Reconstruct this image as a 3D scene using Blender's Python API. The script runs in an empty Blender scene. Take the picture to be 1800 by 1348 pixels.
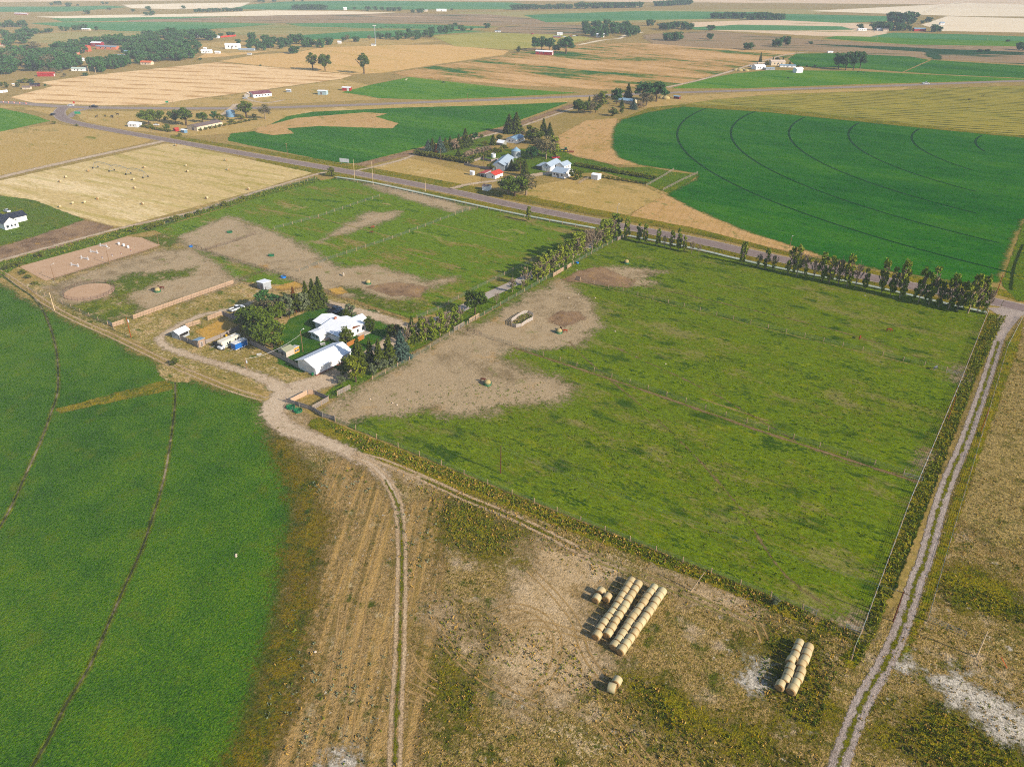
import bpy, bmesh, math, random
import numpy as np
from mathutils import Vector, Matrix, Quaternion
# ---------------------------------------------------------------- camera, world, sun, exposure
S = bpy.context.scene
COL = S.collection
random.seed(7)
RNG = np.random.default_rng(7)
H = 120.0; FPX = 1350.0; PITCH = math.atan(750/1350.0); ROLL = math.radians(1.0)
FW = np.array([0, math.cos(PITCH), -math.sin(PITCH)]); _r = np.array([1.0, 0, 0]); _u = np.cross(_r, FW)
RT = math.cos(ROLL)*_r + math.sin(ROLL)*_u; UP = -math.sin(ROLL)*_r + math.cos(ROLL)*_u
cam = bpy.data.objects.new('camera', bpy.data.cameras.new('camera')); COL.objects.link(cam)
cam.data.sensor_width = 36; cam.data.lens = 36*FPX/1800; cam.data.clip_start = 1; cam.data.clip_end = 60000
cam.matrix_world = Matrix(((RT[0], UP[0], -FW[0], 0), (RT[1], UP[1], -FW[1], 0), (RT[2], UP[2], -FW[2], H), (0, 0, 0, 1)))
S.camera = cam
SUN_AZ = math.radians(-33); SUN_EL = math.radians(28)
W = bpy.data.worlds.new('World'); S.world = W; W.use_nodes = True
_n = W.node_tree.nodes; _bg = _n['Background']
_sky = _n.new('ShaderNodeTexSky'); _sky.sky_type = 'NISHITA'; _sky.sun_disc = False
_sky.sun_elevation = SUN_EL; _sky.sun_rotation = math.radians(90) - SUN_AZ
_sky.dust_density = 1.5; _sky.altitude = 1200
W.node_tree.links.new(_sky.outputs[0], _bg.inputs[0]); _bg.inputs[1].default_value = 0.125
_sl = bpy.data.lights.new('sun', 'SUN'); _sl.energy = 4.8; _sl.angle = math.radians(1.5); _sl.color = (1.0, 0.91, 0.80)
sun = bpy.data.objects.new('sun', _sl); COL.objects.link(sun)
_sd = Vector((math.cos(SUN_AZ)*math.cos(SUN_EL), math.sin(SUN_AZ)*math.cos(SUN_EL), math.sin(SUN_EL)))
sun.rotation_euler = _sd.to_track_quat('Z', 'Y').to_euler(); sun.location = (200, -150, 300)
vs = S.view_settings; vs.view_transform = 'Standard'; vs.look = 'None'; vs.gamma = 1; vs.exposure = 0.6
S.cycles.max_bounces = 5; S.cycles.diffuse_bounces = 2; S.cycles.glossy_bounces = 2; S.cycles.transparent_max_bounces = 40
S.cycles.volume_bounces = 0; S.cycles.use_adaptive_sampling = True; S.cycles.adaptive_threshold = 0.02
S.cycles.use_denoising = False; S.cycles.filter_width = 1.05

def g(x, y):                                    # survey: where a sight line meets flat ground (plan metres)
    d = FW*FPX + RT*(x-900) - UP*(y-674); t = H/-d[2]
    return np.array([d[0]*t, d[1]*t])
def G(pts): return np.array([g(*p) for p in pts])
def hat(x, y, dy):                              # height of an upright thing whose top is dy px above its foot
    b = g(x, y); lo, hi = 0.0, 80.0
    for _ in range(40):
        m = (lo+hi)/2; v = np.array([b[0], b[1], m-H]); z = v@FW
        if 674-FPX*(v@UP)/z > y-dy: lo = m
        else: hi = m
    return lo
def lin(c): c = c/255; return c/12.92 if c <= .04045 else ((c+.055)/1.055)**2.4
ALB = 1.45
def C(r, g_, b, k=None, sat=1.2):
    k = k or ALB; v = [lin(r)/k, lin(g_)/k, lin(b)/k]; y = .3*v[0]+.6*v[1]+.1*v[2]
    return tuple(min(.85, max(.002, y+(c-y)*sat)) for c in v)+(1,)
ROT = math.radians(-33)
E1 = np.array([math.cos(ROT), math.sin(ROT)]); E2 = np.array([-math.sin(ROT), math.cos(ROT)])
# ---------------------------------------------------------------- node helper
class N:
    def __init__(s, name):
        s.m = bpy.data.materials.new(name); s.m.use_nodes = True; s.t = s.m.node_tree; s.t.nodes.clear()
    def n(s, kind, ins=None, **kw):
        x = s.t.nodes.new('ShaderNode'+kind)
        for k, v in kw.items(): setattr(x, k, v)
        for k, v in (ins or {}).items():
            if hasattr(v, 'is_output') or isinstance(v, bpy.types.NodeSocket): s.t.links.new(v, x.inputs[k])
            else: x.inputs[k].default_value = v
        return x
    def math(s, op, a, b=0.0, c=None, clamp=False):
        i = {0: a, 1: b}
        if c is not None: i[2] = c
        return s.n('Math', i, operation=op, use_clamp=clamp).outputs[0]
    def noise(s, vec, scale, detail=2, rough=.55, dist=0.0):
        return s.n('TexNoise', {'Vector': vec, 'Scale': scale, 'Detail': detail, 'Roughness': rough, 'Distortion': dist}).outputs[0]
    def ramp(s, fac, stops, interp='LINEAR'):
        r = s.n('ValToRGB', {0: fac}); cr = r.color_ramp; cr.interpolation = interp
        while len(cr.elements) < len(stops): cr.elements.new(.5)
        for e, (p, c) in zip(cr.elements, stops): e.position = p; e.color = c
        return r.outputs[0]
    def mix(s, f, a, b, mode='MIX'):
        x = s.n('Mix', {0: f}, data_type='RGBA', blend_type=mode)
        for k, v in ((6, a), (7, b)):
            if isinstance(v, bpy.types.NodeSocket): s.t.links.new(v, x.inputs[k])
            else: x.inputs[k].default_value = v
        return x.outputs[2]
    def smooth(s, v, lo, hi):
        return s.n('MapRange', {0: v, 1: lo, 2: hi, 3: 0.0, 4: 1.0}, interpolation_type='SMOOTHSTEP').outputs[0]
    def out(s, sh): s.t.links.new(sh, s.n('OutputMaterial').inputs[0]); return s.m

def terrain(name, cols, scales=(.02, .12, .9), w=(.35, .35, .3), rng=(.36, .64), rot=ROT, an=(1, 1), specks=(), bump=.25, bscale=None,
            stripes=None, edge=(3.0, .25, .6), rough=.95, grain=None):
    """layered noise -> colour ramp; specks = (rgba, scale, threshold, width); stripes = (period m, rot, strength, rgba, warp); edge = (ragged m, noise scale, soft m)"""
    m = N(name); geo = m.n('NewGeometry'); pos = geo.outputs['Position']
    v = m.n('Mapping', {'Vector': m.n('Mapping', {'Vector': pos, 'Rotation': (0, 0, -rot)}).outputs[0], 'Scale': (an[0], an[1], 1)}).outputs[0]
    L = m.noise(v, scales[0], 3, .6); M_ = m.noise(v, scales[1], 4, .68); F = m.noise(v, scales[2], 4, .7)
    a = m.math('MULTIPLY', L, w[0]); a = m.math('MULTIPLY_ADD', M_, w[1], a); a = m.math('MULTIPLY_ADD', F, w[2], a)
    rc = (rng[0]+rng[1])/2; rh = (rng[1]-rng[0])/2*.78
    f = m.n('MapRange', {0: a, 1: rc-rh, 2: rc+rh}).outputs[0]
    col = m.ramp(f, [(i/(len(cols)-1), c) for i, c in enumerate(cols)])
    for i, (c, sc, th, wd) in enumerate(specks):
        vv = m.n('VectorMath', {0: v, 1: (13.7*(i+1), 5.1*(i+2), 0)}, operation='ADD').outputs[0]
        s = m.smooth(m.noise(vv, sc, 5, .68), th-.02, th+wd*1.8); col = m.mix(s, col, c)
    gr = grain if grain is not None else (.55 if bump >= .3 else (.26 if bump else .08))
    if gr:
        gn = m.noise(v, scales[2]*.8, 6, .85); col = m.n('VectorMath', {0: col, 'Scale': m.n('MapRange', {0: gn, 1: .38, 2: .62, 3: 1-gr, 4: 1+gr}).outputs[0]}, operation='SCALE').outputs[0]
    if stripes:
        for (per, sr, st, sc, warp) in (stripes if isinstance(stripes, list) else [stripes]):
            sv = m.n('Mapping', {'Vector': pos, 'Rotation': (0, 0, -sr)}).outputs[0]
            x = m.n('SeparateXYZ', {0: sv}); yy = x.outputs[1]
            if warp: yy = m.math('MULTIPLY_ADD', m.noise(sv, .012, 1), warp, yy)
            k = m.math('SINE', m.math('MULTIPLY', yy, 2*math.pi/per))
            brk = m.noise(m.n('Mapping', {'Vector': sv, 'Scale': (.03, 1.5/per, 1)}).outputs[0], 1.0, 2)
            k = m.math('MULTIPLY', m.smooth(k, .1, .9), m.smooth(brk, .38, .6)); k = m.math('MULTIPLY', k, st)
            col = m.mix(k, col, sc)
    ins = {'Base Color': col, 'Roughness': rough, 'Specular IOR Level': .02}
    if bump:
        bn = m.noise(v, bscale or scales[2]*1.6, 3, .7)
        ins['Normal'] = m.n('Bump', {'Height': m.math('ADD', bn, M_), 'Strength': bump, 'Distance': .6}).outputs[0]
    b = m.n('BsdfPrincipled', ins).outputs[0]
    at = m.n('Attribute', attribute_name='edge').outputs['Fac']
    e = m.math('MULTIPLY_ADD', m.math('SUBTRACT', m.noise(v, edge[1], 7, .72), .5), edge[0]*2, at)
    e = m.math('MULTIPLY_ADD', m.math('SUBTRACT', m.noise(v, .9, 4, .75), .5), edge[2]*2.2, e); al = m.smooth(e, -edge[2]/2, edge[2]/2)
    tr = m.n('BsdfTransparent').outputs[0]
    m.m['margin'] = edge[0]*.8 + edge[2]*1.5
    return m.out(m.n('MixShader', {0: al, 1: tr, 2: b}).outputs[0])

def flat(name, c, rough=.8, spec=.3, vary=.12, scale=2.0, metal=0.0, bump=0.0):
    m = N(name); tc = m.n('TexCoord'); v = tc.outputs['Object']
    nn = m.noise(v, scale, 4, .65)
    k = m.n('MapRange', {0: nn, 1: .3, 2: .7, 3: 1-vary, 4: 1+vary}).outputs[0]
    cc = m.n('VectorMath', {0: c[:3], 'Scale': k}, operation='SCALE').outputs[0]
    ins = {'Base Color': cc, 'Roughness': rough, 'Specular IOR Level': spec, 'Metallic': metal}
    if bump: ins['Normal'] = m.n('Bump', {'Height': nn, 'Strength': bump, 'Distance': .05}).outputs[0]
    return m.out(m.n('BsdfPrincipled', ins).outputs[0])

def tag(o, label=None, cat=None, group=None, kind=None):
    if label: o['label'] = label
    if cat: o['category'] = cat
    if group: o['group'] = group
    if kind: o['kind'] = kind
    return o
def mesh_np(name, V, Fq, mats, fm=None, smooth=False):
    """V (n,3), Fq list of arrays (k,3)/(k,4) -> mesh"""
    me = bpy.data.meshes.new(name)
    V = np.asarray(V, dtype=np.float32); Fq = [np.asarray(f, dtype=np.int32) for f in Fq if len(f)]
    nl = sum(f.size for f in Fq); nf = sum(len(f) for f in Fq)
    me.vertices.add(len(V)); me.vertices.foreach_set('co', V.ravel())
    me.loops.add(nl); me.loops.foreach_set('vertex_index', np.concatenate([f.ravel() for f in Fq]))
    me.polygons.add(nf)
    tot = np.concatenate([np.full(len(f), f.shape[1]) for f in Fq]); st = np.concatenate([[0], np.cumsum(tot)[:-1]])
    me.polygons.foreach_set('loop_start', st.astype(np.int32)); me.polygons.foreach_set('loop_total', tot.astype(np.int32))
    if fm is not None: me.polygons.foreach_set('material_index', np.asarray(fm, dtype=np.int32))
    if smooth: me.polygons.foreach_set('use_smooth', np.ones(nf, dtype=bool))
    for x in (mats if isinstance(mats, (list, tuple)) else [mats]): me.materials.append(x)
    me.update(calc_edges=True); return me
def box_v(x0, y0, z0, x1, y1, z1):
    return [(x, y, z) for z in (z0, z1) for x, y in ((x0, y0), (x1, y0), (x1, y1), (x0, y1))]
def link(name, me, parent=None, loc=None, rz=None, sc=None):
    o = bpy.data.objects.new(name, me); COL.objects.link(o)
    if parent: o.parent = parent
    if loc is not None: o.location = loc
    if rz is not None: o.rotation_euler = (0, 0, rz)
    if sc is not None: o.scale = sc if hasattr(sc, '__len__') else (sc, sc, sc)
    return o
_lc = [0]
def lz(layer):
    _lc[0] += 1; return layer*.006+(_lc[0] % 13)*.00045
def sdist(P, poly):
    """signed distance, inside positive"""
    d2 = np.full(len(P), 1e18); ins = np.zeros(len(P), bool)
    n = len(poly)
    for i in range(n):
        a = poly[i]; b = poly[(i+1) % n]; e = b-a; wv = P-a
        t = np.clip((wv@e)/max(e@e, 1e-9), 0, 1); q = wv-t[:, None]*e; d2 = np.minimum(d2, (q*q).sum(1))
        c = (a[1] > P[:, 1]) != (b[1] > P[:, 1])
        with np.errstate(divide='ignore', invalid='ignore'):
            xx = a[0]+(P[:, 1]-a[1])*e[0]/(e[1] if e[1] else 1e-12)
        ins ^= c & (P[:, 0] < xx)
    d = np.sqrt(d2); return np.where(ins, d, -d)
def sheet(name, poly, mat, layer, res=None, kind='structure', world=False, label=None, holes=None):
    P = np.array(poly, float) if world else G(poly)
    mg = mat.get('margin', 1.0)
    U = np.stack([P@E1, P@E2], 1); lo = U.min(0)-mg; hi = U.max(0)+mg; ext = hi-lo
    if res is None: res = max(.5, math.sqrt(ext[0]*ext[1]/30000))
    nx, ny = [max(2, int(math.ceil(e/res))+1) for e in ext]
    gx = np.linspace(lo[0], hi[0], nx); gy = np.linspace(lo[1], hi[1], ny)
    X, Y = np.meshgrid(gx, gy, indexing='ij'); XY = X.ravel()[:, None]*E1+Y.ravel()[:, None]*E2
    sd = sdist(XY, P)
    if holes is not None:
        for h in holes: sd = np.minimum(sd, -sdist(XY, G(h)))
    idx = np.arange(nx*ny).reshape(nx, ny)
    q = np.stack([idx[:-1, :-1].ravel(), idx[1:, :-1].ravel(), idx[1:, 1:].ravel(), idx[:-1, 1:].ravel()], 1)
    q = q[(sd[q].max(1) > -mg)]
    used = np.unique(q); rem = np.full(nx*ny, -1); rem[used] = np.arange(len(used))
    V = np.column_stack([XY[used], np.full(len(used), lz(layer))])
    me = mesh_np(name, V, [rem[q]], mat)
    at = me.attributes.new('edge', 'FLOAT', 'POINT'); at.data.foreach_set('value', np.clip(sd[used], -60, 60).astype(np.float32))
    o = link(name, me); tag(o, label=label, kind=kind); return o
def resample(P, step):
    P = np.asarray(P, float); seg = np.hypot(*np.diff(P, axis=0).T); s = np.concatenate([[0], np.cumsum(seg)])
    n = max(2, int(s[-1]/step)+1); t = np.linspace(0, s[-1], n)
    return np.stack([np.interp(t, s, P[:, k]) for k in (0, 1)], 1)
def spline(P, step):
    """Catmull-Rom through the points"""
    P = np.asarray(P, float); Q = np.vstack([2*P[0]-P[1], P, 2*P[-1]-P[-2]]); out = []
    for i in range(1, len(Q)-2):
        for t in np.linspace(0, 1, 12, endpoint=False):
            a, b, c, d = Q[i-1:i+3]
            out.append(.5*((2*b)+(-a+c)*t+(2*a-5*b+4*c-d)*t*t+(-a+3*b-3*c+d)*t**3))
    out.append(P[-1]); return resample(out, step)
def strip(name, path, width, mat, layer, world=False, curve=True, step=2.0, kind='structure', off=0.0, label=None):
    P = np.array(path, float) if world else G(path)
    P = spline(P, step) if (curve and len(P) > 2) else resample(P, step)
    if hasattr(width, '__len__'): wd = np.interp(np.linspace(0, 1, len(P)), np.linspace(0, 1, len(width)), width)
    else: wd = np.full(len(P), float(width))
    T = np.gradient(P, axis=0); T /= np.maximum(np.hypot(*T.T), 1e-9)[:, None]; Nn = np.stack([-T[:, 1], T[:, 0]], 1)
    mg = mat.get('margin', .5); P = P+Nn*off
    rows = [-1, -.5, 0, .5, 1]; V = []; ed = []; zz = lz(layer)
    for k, r in enumerate(rows):
        hw = wd/2+mg; V.append(np.column_stack([P+Nn*(r*hw)[:, None], np.full(len(P), zz)])); ed.append(wd/2-abs(r)*hw)
    V = np.concatenate(V); ed = np.concatenate(ed); n = len(P)
    idx = np.arange(5*n).reshape(5, n)
    q = np.stack([idx[:-1, :-1].ravel(), idx[:-1, 1:].ravel(), idx[1:, 1:].ravel(), idx[1:, :-1].ravel()], 1)[:, ::-1]
    me = mesh_np(name, V, [q], mat)
    at = me.attributes.new('edge', 'FLOAT', 'POINT'); at.data.foreach_set('value', ed.astype(np.float32))
    o = link(name, me); tag(o, label=label, kind=kind); return o
def arc_fit(px):
    P = G(px); A = np.column_stack([2*P, np.ones(len(P))]); b = (P**2).sum(1)
    s, *_ = np.linalg.lstsq(A, b, rcond=None); c = s[:2]; return c, math.sqrt(s[2]+c@c)
# ---------------------------------------------------------------- ground, fields, roads
M = {}
M['base'] = terrain('dry_range_grass', [C(120, 112, 62), C(172, 146, 98), C(150, 132, 80), C(196, 166, 118)], (.006, .05, .5), rng=(.34, .66), edge=(6, .05, 3))
M['far_tan'] = terrain('hazed_stubble', [C(222, 196, 164), C(236, 208, 174), C(212, 184, 150)], (.004, .03, .2), rng=(.38, .62), an=(.22, 1.4), rot=0, edge=(8, .02, 5), bump=0, specks=[(C(150, 146, 96), .012, .56, .06)])  # stubble tan paled so some distance haze sits in the colour
M['far_pale'] = terrain('hazed_pale_stubble', [C(240, 218, 184), C(250, 232, 200), C(236, 212, 178)], (.003, .02, .2), an=(.22, 1.4), rot=0, edge=(8, .02, 5), bump=0)  # palest stubble, distance haze partly painted into its colour
M['far_green'] = terrain('hazed_green_crop', [C(62, 116, 72), C(84, 132, 80), C(110, 144, 88)], (.003, .02, .3), an=(.22, 1.4), rot=0, edge=(8, .02, 5), bump=0)  # crop green lightened and cooled to carry painted haze
M['far_olive'] = terrain('hazed_olive_grass', [C(128, 134, 80), C(158, 148, 96), C(178, 160, 110), C(120, 128, 74)], (.004, .03, .3), an=(.22, 1.4), rot=0, edge=(8, .02, 5), bump=0)  # olive grass lightened, part of the haze is in the colour
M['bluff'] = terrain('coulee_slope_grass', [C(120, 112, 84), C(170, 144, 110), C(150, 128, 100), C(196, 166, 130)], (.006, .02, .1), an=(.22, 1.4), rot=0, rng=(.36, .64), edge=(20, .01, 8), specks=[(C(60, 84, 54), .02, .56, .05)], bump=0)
M['brush'] = terrain('dark_brush', [C(30, 62, 34), C(52, 84, 44)], (.01, .05, .4), edge=(16, .02, 4))
M['stubble'] = terrain('windrowed_stubble', [C(226, 190, 144), C(246, 212, 166), C(232, 198, 152)], (.004, .03, .5), an=(.5, 2), edge=(3, .03, 2), bump=.1,
    stripes=[(26.0, math.radians(-9), .75, C(176, 134, 84), 6), (6.0, math.radians(-9), .25, C(206, 160, 106), 3)])
M['stubble2'] = terrain('mown_stubble', [C(196, 166, 104), C(226, 186, 132), C(212, 174, 118)], (.005, .03, .4), an=(.5, 2), edge=(4, .03, 2), bump=.1, stripes=(9.0, math.radians(-12), .3, C(170, 150, 84), 3))
M['bale_field'] = terrain('baled_hay_field', [C(182, 164, 106), C(216, 190, 142), C(206, 182, 130), C(236, 212, 168)], (.01, .05, .7), w=(.45, .3, .25), rng=(.4, .6), an=(.35, 1.6), edge=(1.5, .1, .8), bump=.15,
    stripes=[(11.0, math.radians(-26), .42, C(160, 150, 70), 5), (2.6, math.radians(-26), .22, C(236, 208, 156), 1)])
M['tan_grass'] = terrain('cured_grass', [C(150, 134, 82), C(198, 168, 116), C(180, 154, 98), C(208, 180, 130)], (.012, .07, .8), rng=(.38, .62), edge=(2, .1, 1), an=(.7, 1.4), specks=[(C(112, 118, 50), .05, .58, .08)])
M['olive_mown'] = terrain('mown_olive_pasture', [C(150, 150, 80), C(178, 166, 100), C(192, 176, 112)], (.01, .06, .5), an=(.4, 2), edge=(3, .05, 2), stripes=(7.0, math.radians(-8), .45, C(120, 132, 66), 2))
M['patchy'] = terrain('patchy_dry_meadow', [C(44, 96, 42), C(104, 118, 56), C(186, 148, 100), C(196, 160, 112), C(214, 176, 130)], (.007, .035, .25), w=(.5, .32, .18), rng=(.41, .59), an=(.45, 1.5), edge=(4, .04, 2), bump=.1)
M['crop'] = terrain('green_crop', [C(44, 92, 16), C(60, 108, 18), C(86, 126, 26)], (.012, .09, .9), w=(.4, .3, .3), rng=(.38, .62), an=(.35, 1.6), edge=(2, .1, .8), bump=.3)
M['crop_light'] = terrain('light_green_crop', [C(62, 112, 38), C(92, 132, 46), C(116, 142, 58)], (.01, .07, .7), rng=(.38, .62), an=(.4, 1.6), edge=(2, .1, 1), bump=.2)
M['striped'] = terrain('raked_hay_field', [C(146, 138, 72), C(166, 152, 84), C(132, 132, 68)], (.006, .05, .6), rng=(.38, .62), an=(.4, 1.5), edge=(2, .08, 1), bump=.15,
    stripes=[(10.5, math.radians(-15), 1.0, C(54, 66, 26), 7), (10.5, math.radians(-15.8), .3, C(206, 182, 104), 7)])
M['tilled'] = terrain('reaped_ground', [C(186, 150, 104), C(206, 170, 124), C(196, 160, 112), C(170, 144, 88)], (.02, .12, 1.2), rng=(.38, .62), edge=(2.5, .12, 1.2), stripes=(4.0, math.radians(70), .3, C(156, 126, 84), 4), specks=[(C(120, 126, 70), .18, .58, .06)])
M['pasture'] = terrain('grazed_pasture', [C(132, 128, 78), C(114, 122, 48), C(96, 114, 28), C(120, 134, 24), C(64, 86, 10)], (.016, .11, 1.0), w=(.28, .40, .32), rng=(.40, .60), an=(.55, 1.15), edge=(.8, .3, .5), bump=.5,
    grain=.34, specks=[(C(128, 134, 34), .22, .56, .08), (C(62, 84, 12), .13, .55, .07), (C(56, 80, 12), .42, .59, .05), (C(138, 128, 84), .07, .60, .08)])
M['pasture_west'] = terrain('horse_pasture_grass', [C(146, 130, 84), C(116, 124, 50), C(94, 120, 30), C(120, 138, 26), C(70, 98, 14)], (.018, .10, .9), w=(.34, .38, .28), rng=(.40, .60), an=(.5, 1.2), edge=(.8, .3, .5), bump=.45, grain=.34,
    specks=[(C(60, 90, 16), .16, .60, .05), (C(178, 156, 112), .05, .62, .06)])
M['pasture_soft'] = terrain('thin_paddock_grass', [C(104, 108, 40), C(84, 100, 26), C(124, 124, 56)], (.03, .15, 1.0), edge=(9, .1, 6), bump=.4, specks=[(C(170, 148, 114), .2, .53, .08)])
M['dirt'] = terrain('trampled_dirt', [C(142, 124, 96), C(172, 152, 122), C(186, 165, 134), C(166, 144, 112)], (.03, .16, 1.6), w=(.4, .35, .25), rng=(.38, .62), edge=(10, .08, 7.0), bump=.3, grain=.2,
    specks=[(C(110, 118, 52), .12, .60, .08), (C(100, 78, 52), 1.3, .66, .04), (C(188, 150, 96), .06, .6, .1)])
M['dark_dirt'] = terrain('manured_dirt', [C(116, 94, 74), C(150, 124, 98), C(168, 140, 108)], (.05, .2, 1.5), edge=(5, .12, 2), specks=[(C(170, 136, 88), .15, .58, .08)])
M['sand'] = terrain('arena_sand', [C(192, 160, 130), C(206, 174, 144)], (.05, .3, 2), grain=.08, edge=(.5, .5, .3), bump=.12, specks=[(C(96, 112, 48), .35, .68, .03)])
M['yard'] = terrain('dry_yard_grass', [C(104, 108, 46), C(162, 140, 92), C(140, 128, 72), C(194, 168, 126), C(174, 144, 96)], (.03, .2, 1.3), w=(.3, .4, .3), rng=(.38, .62), edge=(2, .2, .8), bump=.35, an=(.9, 1.2),
    specks=[(C(208, 190, 160), .4, .58, .06), (C(80, 96, 30), .2, .56, .07)])
M['straw'] = terrain('scattered_straw', [C(186, 150, 88), C(206, 166, 100), C(160, 132, 84)], (.1, .4, 2), edge=(3, .2, 1.2))
M['lawn'] = terrain('watered_lawn', [C(38, 76, 14), C(62, 98, 18), C(96, 116, 28)], (.04, .2, 1.6), rng=(.36, .64), edge=(1.5, .2, .6), bump=.2)
M['alfalfa'] = terrain('alfalfa_stand', [C(54, 88, 1), C(70, 106, 1), C(88, 120, 1), C(108, 132, 2)], (.012, .10, 1.7), w=(.22, .26, .52), rng=(.39, .61), an=(1, 1), edge=(6, .10, 6), bump=.9, bscale=2.2, grain=.27,
    specks=[(C(44, 80, 2), .9, .57, .08), (C(104, 118, 8), .12, .55, .12)])
M['pivot'] = terrain('pivot_irrigated_crop', [C(34, 86, 14), C(50, 104, 18), C(74, 120, 20)], (.012, .08, 1.1), w=(.3, .3, .4), rng=(.38, .62), an=(.5, 1.4), edge=(4, .08, 4), bump=.7, bscale=1.2, grain=.34, specks=[(C(14, 62, 30), .35, .58, .06), (C(70, 112, 22), .012, .55, .12)])
M['dry_meadow'] = terrain('dry_weedy_meadow', grain=.5, cols= [C(100, 94, 44), C(144, 122, 74), C(182, 156, 112), C(148, 126, 78), C(112, 104, 50), C(196, 172, 132)], scales=(.03, .18, 1.3), w=(.26, .34, .40), rng=(.40, .60), edge=(3, .2, 1.2), bump=.8, bscale=2.5,
    specks=[(C(84, 90, 28), .16, .53, .08), (C(192, 170, 138), .12, .56, .08), (C(214, 202, 182), .3, .63, .05), (C(76, 80, 24), .5, .60, .05)])
M['old_stubble'] = terrain('brown_stubble_strip', grain=.42, cols= [C(124, 108, 70), C(150, 125, 84), C(176, 148, 106), C(136, 115, 74)], scales=(.03, .18, 1.6), w=(.25, .3, .45), rng=(.39, .61), edge=(3.5, .15, 3.0), bump=.6, bscale=2.5, an=(1, 1),
    stripes=[(1.7, math.radians(88), .5, C(206, 168, 108), .4), (5.1, math.radians(87), .5, C(206, 170, 116), 1.0), (3.1, math.radians(89), .5, C(104, 92, 48), .8)], specks=[(C(214, 206, 190), .8, .63, .04), (C(76, 84, 34), .20, .56, .06), (C(184, 166, 130), .22, .57, .07), (C(92, 84, 40), .7, .56, .06)])
M['slope'] = terrain('dry_bunchgrass_slope', [C(108, 102, 56), C(144, 126, 80), C(170, 148, 102), C(126, 114, 66)], (.03, .15, 1.2), rng=(.39, .61), edge=(8, .06, 8), bump=.7, bscale=2.0, specks=[(C(84, 86, 30), .14, .55, .08), (C(196, 166, 108), .3, .6, .07)])
M['bare'] = terrain('pale_bare_soil', [C(166, 140, 100), C(196, 170, 132), C(208, 184, 150)], (.06, .3, 2.2), grain=.34, rng=(.38, .62), edge=(14, .06, 9.0), bump=.5, bscale=2.5, specks=[(C(112, 96, 50), .5, .58, .08), (C(76, 78, 28), .35, .64, .05)])
M['salt'] = terrain('white_alkali_soil', [C(176, 164, 144), C(206, 196, 178), C(190, 178, 156)], (.1, .5, 2.5), edge=(11, .14, 5), bump=.3, specks=[(C(86, 88, 40), .9, .57, .05), (C(140, 118, 76), .4, .6, .08)])
M['weeds'] = terrain('rank_green_weeds', [C(84, 88, 24), C(112, 112, 36), C(144, 130, 58), C(100, 102, 32)], (.06, .3, 1.8), rng=(.38, .62), edge=(16, .07, 11), bump=1.0, bscale=2.0, specks=[(C(134, 112, 44), .4, .60, .06), (C(30, 42, 8), .8, .60, .05)])
M['verge'] = terrain('roadside_grass', [C(86, 96, 22), C(116, 118, 34), C(146, 128, 60), C(96, 104, 26)], (.04, .2, 1.4), rng=(.38, .62), edge=(1.8, .25, .7), bump=.7, specks=[(C(50, 64, 12), .35, .59, .05), (C(160, 130, 72), .25, .62, .06)])
M['verge_soft'] = terrain('olive_crop_margin', [C(70, 78, 14), C(100, 98, 28), C(130, 110, 50), C(84, 86, 20)], (.04, .2, 1.4), rng=(.38, .62), edge=(7, .1, 8), bump=.7, specks=[(C(54, 74, 10), .2, .54, .08)])
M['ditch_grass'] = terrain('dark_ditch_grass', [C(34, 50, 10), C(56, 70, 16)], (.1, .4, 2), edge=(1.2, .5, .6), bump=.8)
M['lush'] = terrain('lush_ditch_grass', [C(66, 96, 16), C(104, 124, 28), C(84, 104, 22), C(132, 132, 48)], (.04, .2, 1.3), rng=(.38, .62), edge=(1.8, .2, .8), bump=.7, specks=[(C(40, 66, 14), .25, .58, .06)])
M['asphalt'] = terrain('worn_pinkish_asphalt', [C(138, 122, 114), C(152, 135, 126)], (.02, .2, 1.5), edge=(.15, 1, .15), bump=.05, an=(.3, 1.6), rough=.85)
M['highway'] = terrain('highway_asphalt', [C(150, 136, 126), C(164, 149, 138)], (.02, .2, 1.5), edge=(.3, .5, .3), bump=0, rough=.85)
M['gravel'] = terrain('grey_gravel', [C(152, 138, 124), C(178, 162, 148), C(192, 178, 164)], (.04, .5, 3.0), grain=.3, w=(.25, .3, .45), rng=(.38, .62), edge=(.8, .8, .35), bump=.4, bscale=4, specks=[(C(120, 104, 84), .5, .62, .06)])
M['gravel_pale'] = terrain('pale_farm_gravel', [C(176, 154, 128), C(206, 184, 156), C(218, 198, 172)], (.05, .5, 3.0), w=(.25, .3, .45), rng=(.38, .62), grain=.2, edge=(2.6, .35, 1.8), bump=.3, specks=[(C(120, 108, 62), .5, .60, .05)])
M['rut'] = terrain('wheel_rut_dirt', [C(178, 152, 120), C(202, 178, 146)], (.08, .5, 3.0), edge=(.55, 1.1, .35), bump=.3)
M['cowpath'] = terrain('trodden_brown_path', [C(124, 104, 76), C(146, 124, 92)], (.05, .3, 2), edge=(1.2, .15, .8), grain=.2)
M['faint'] = terrain('faint_wheel_mark', [C(142, 132, 82), C(156, 140, 92)], (.1, .5, 3.0), edge=(.8, .5, .4), bump=.2)
M['concrete'] = terrain('pale_concrete', [C(176, 164, 150), C(196, 184, 170)], (.05, .3, 2), edge=(.1, 1, .1), bump=.05, stripes=(6.0, math.radians(57), .35, C(130, 120, 108), 0))
M['ditch_liner'] = terrain('whitish_ditch_concrete', [C(176, 186, 172), C(200, 206, 192)], (.05, .3, 2), edge=(.1, 1, .1), bump=.05)
M['trackline'] = terrain('wheel_track_mud', [C(40, 52, 20), C(70, 72, 44), C(156, 142, 116)], (.05, .2, .6), edge=(.12, 1, .12), bump=.2)
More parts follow.
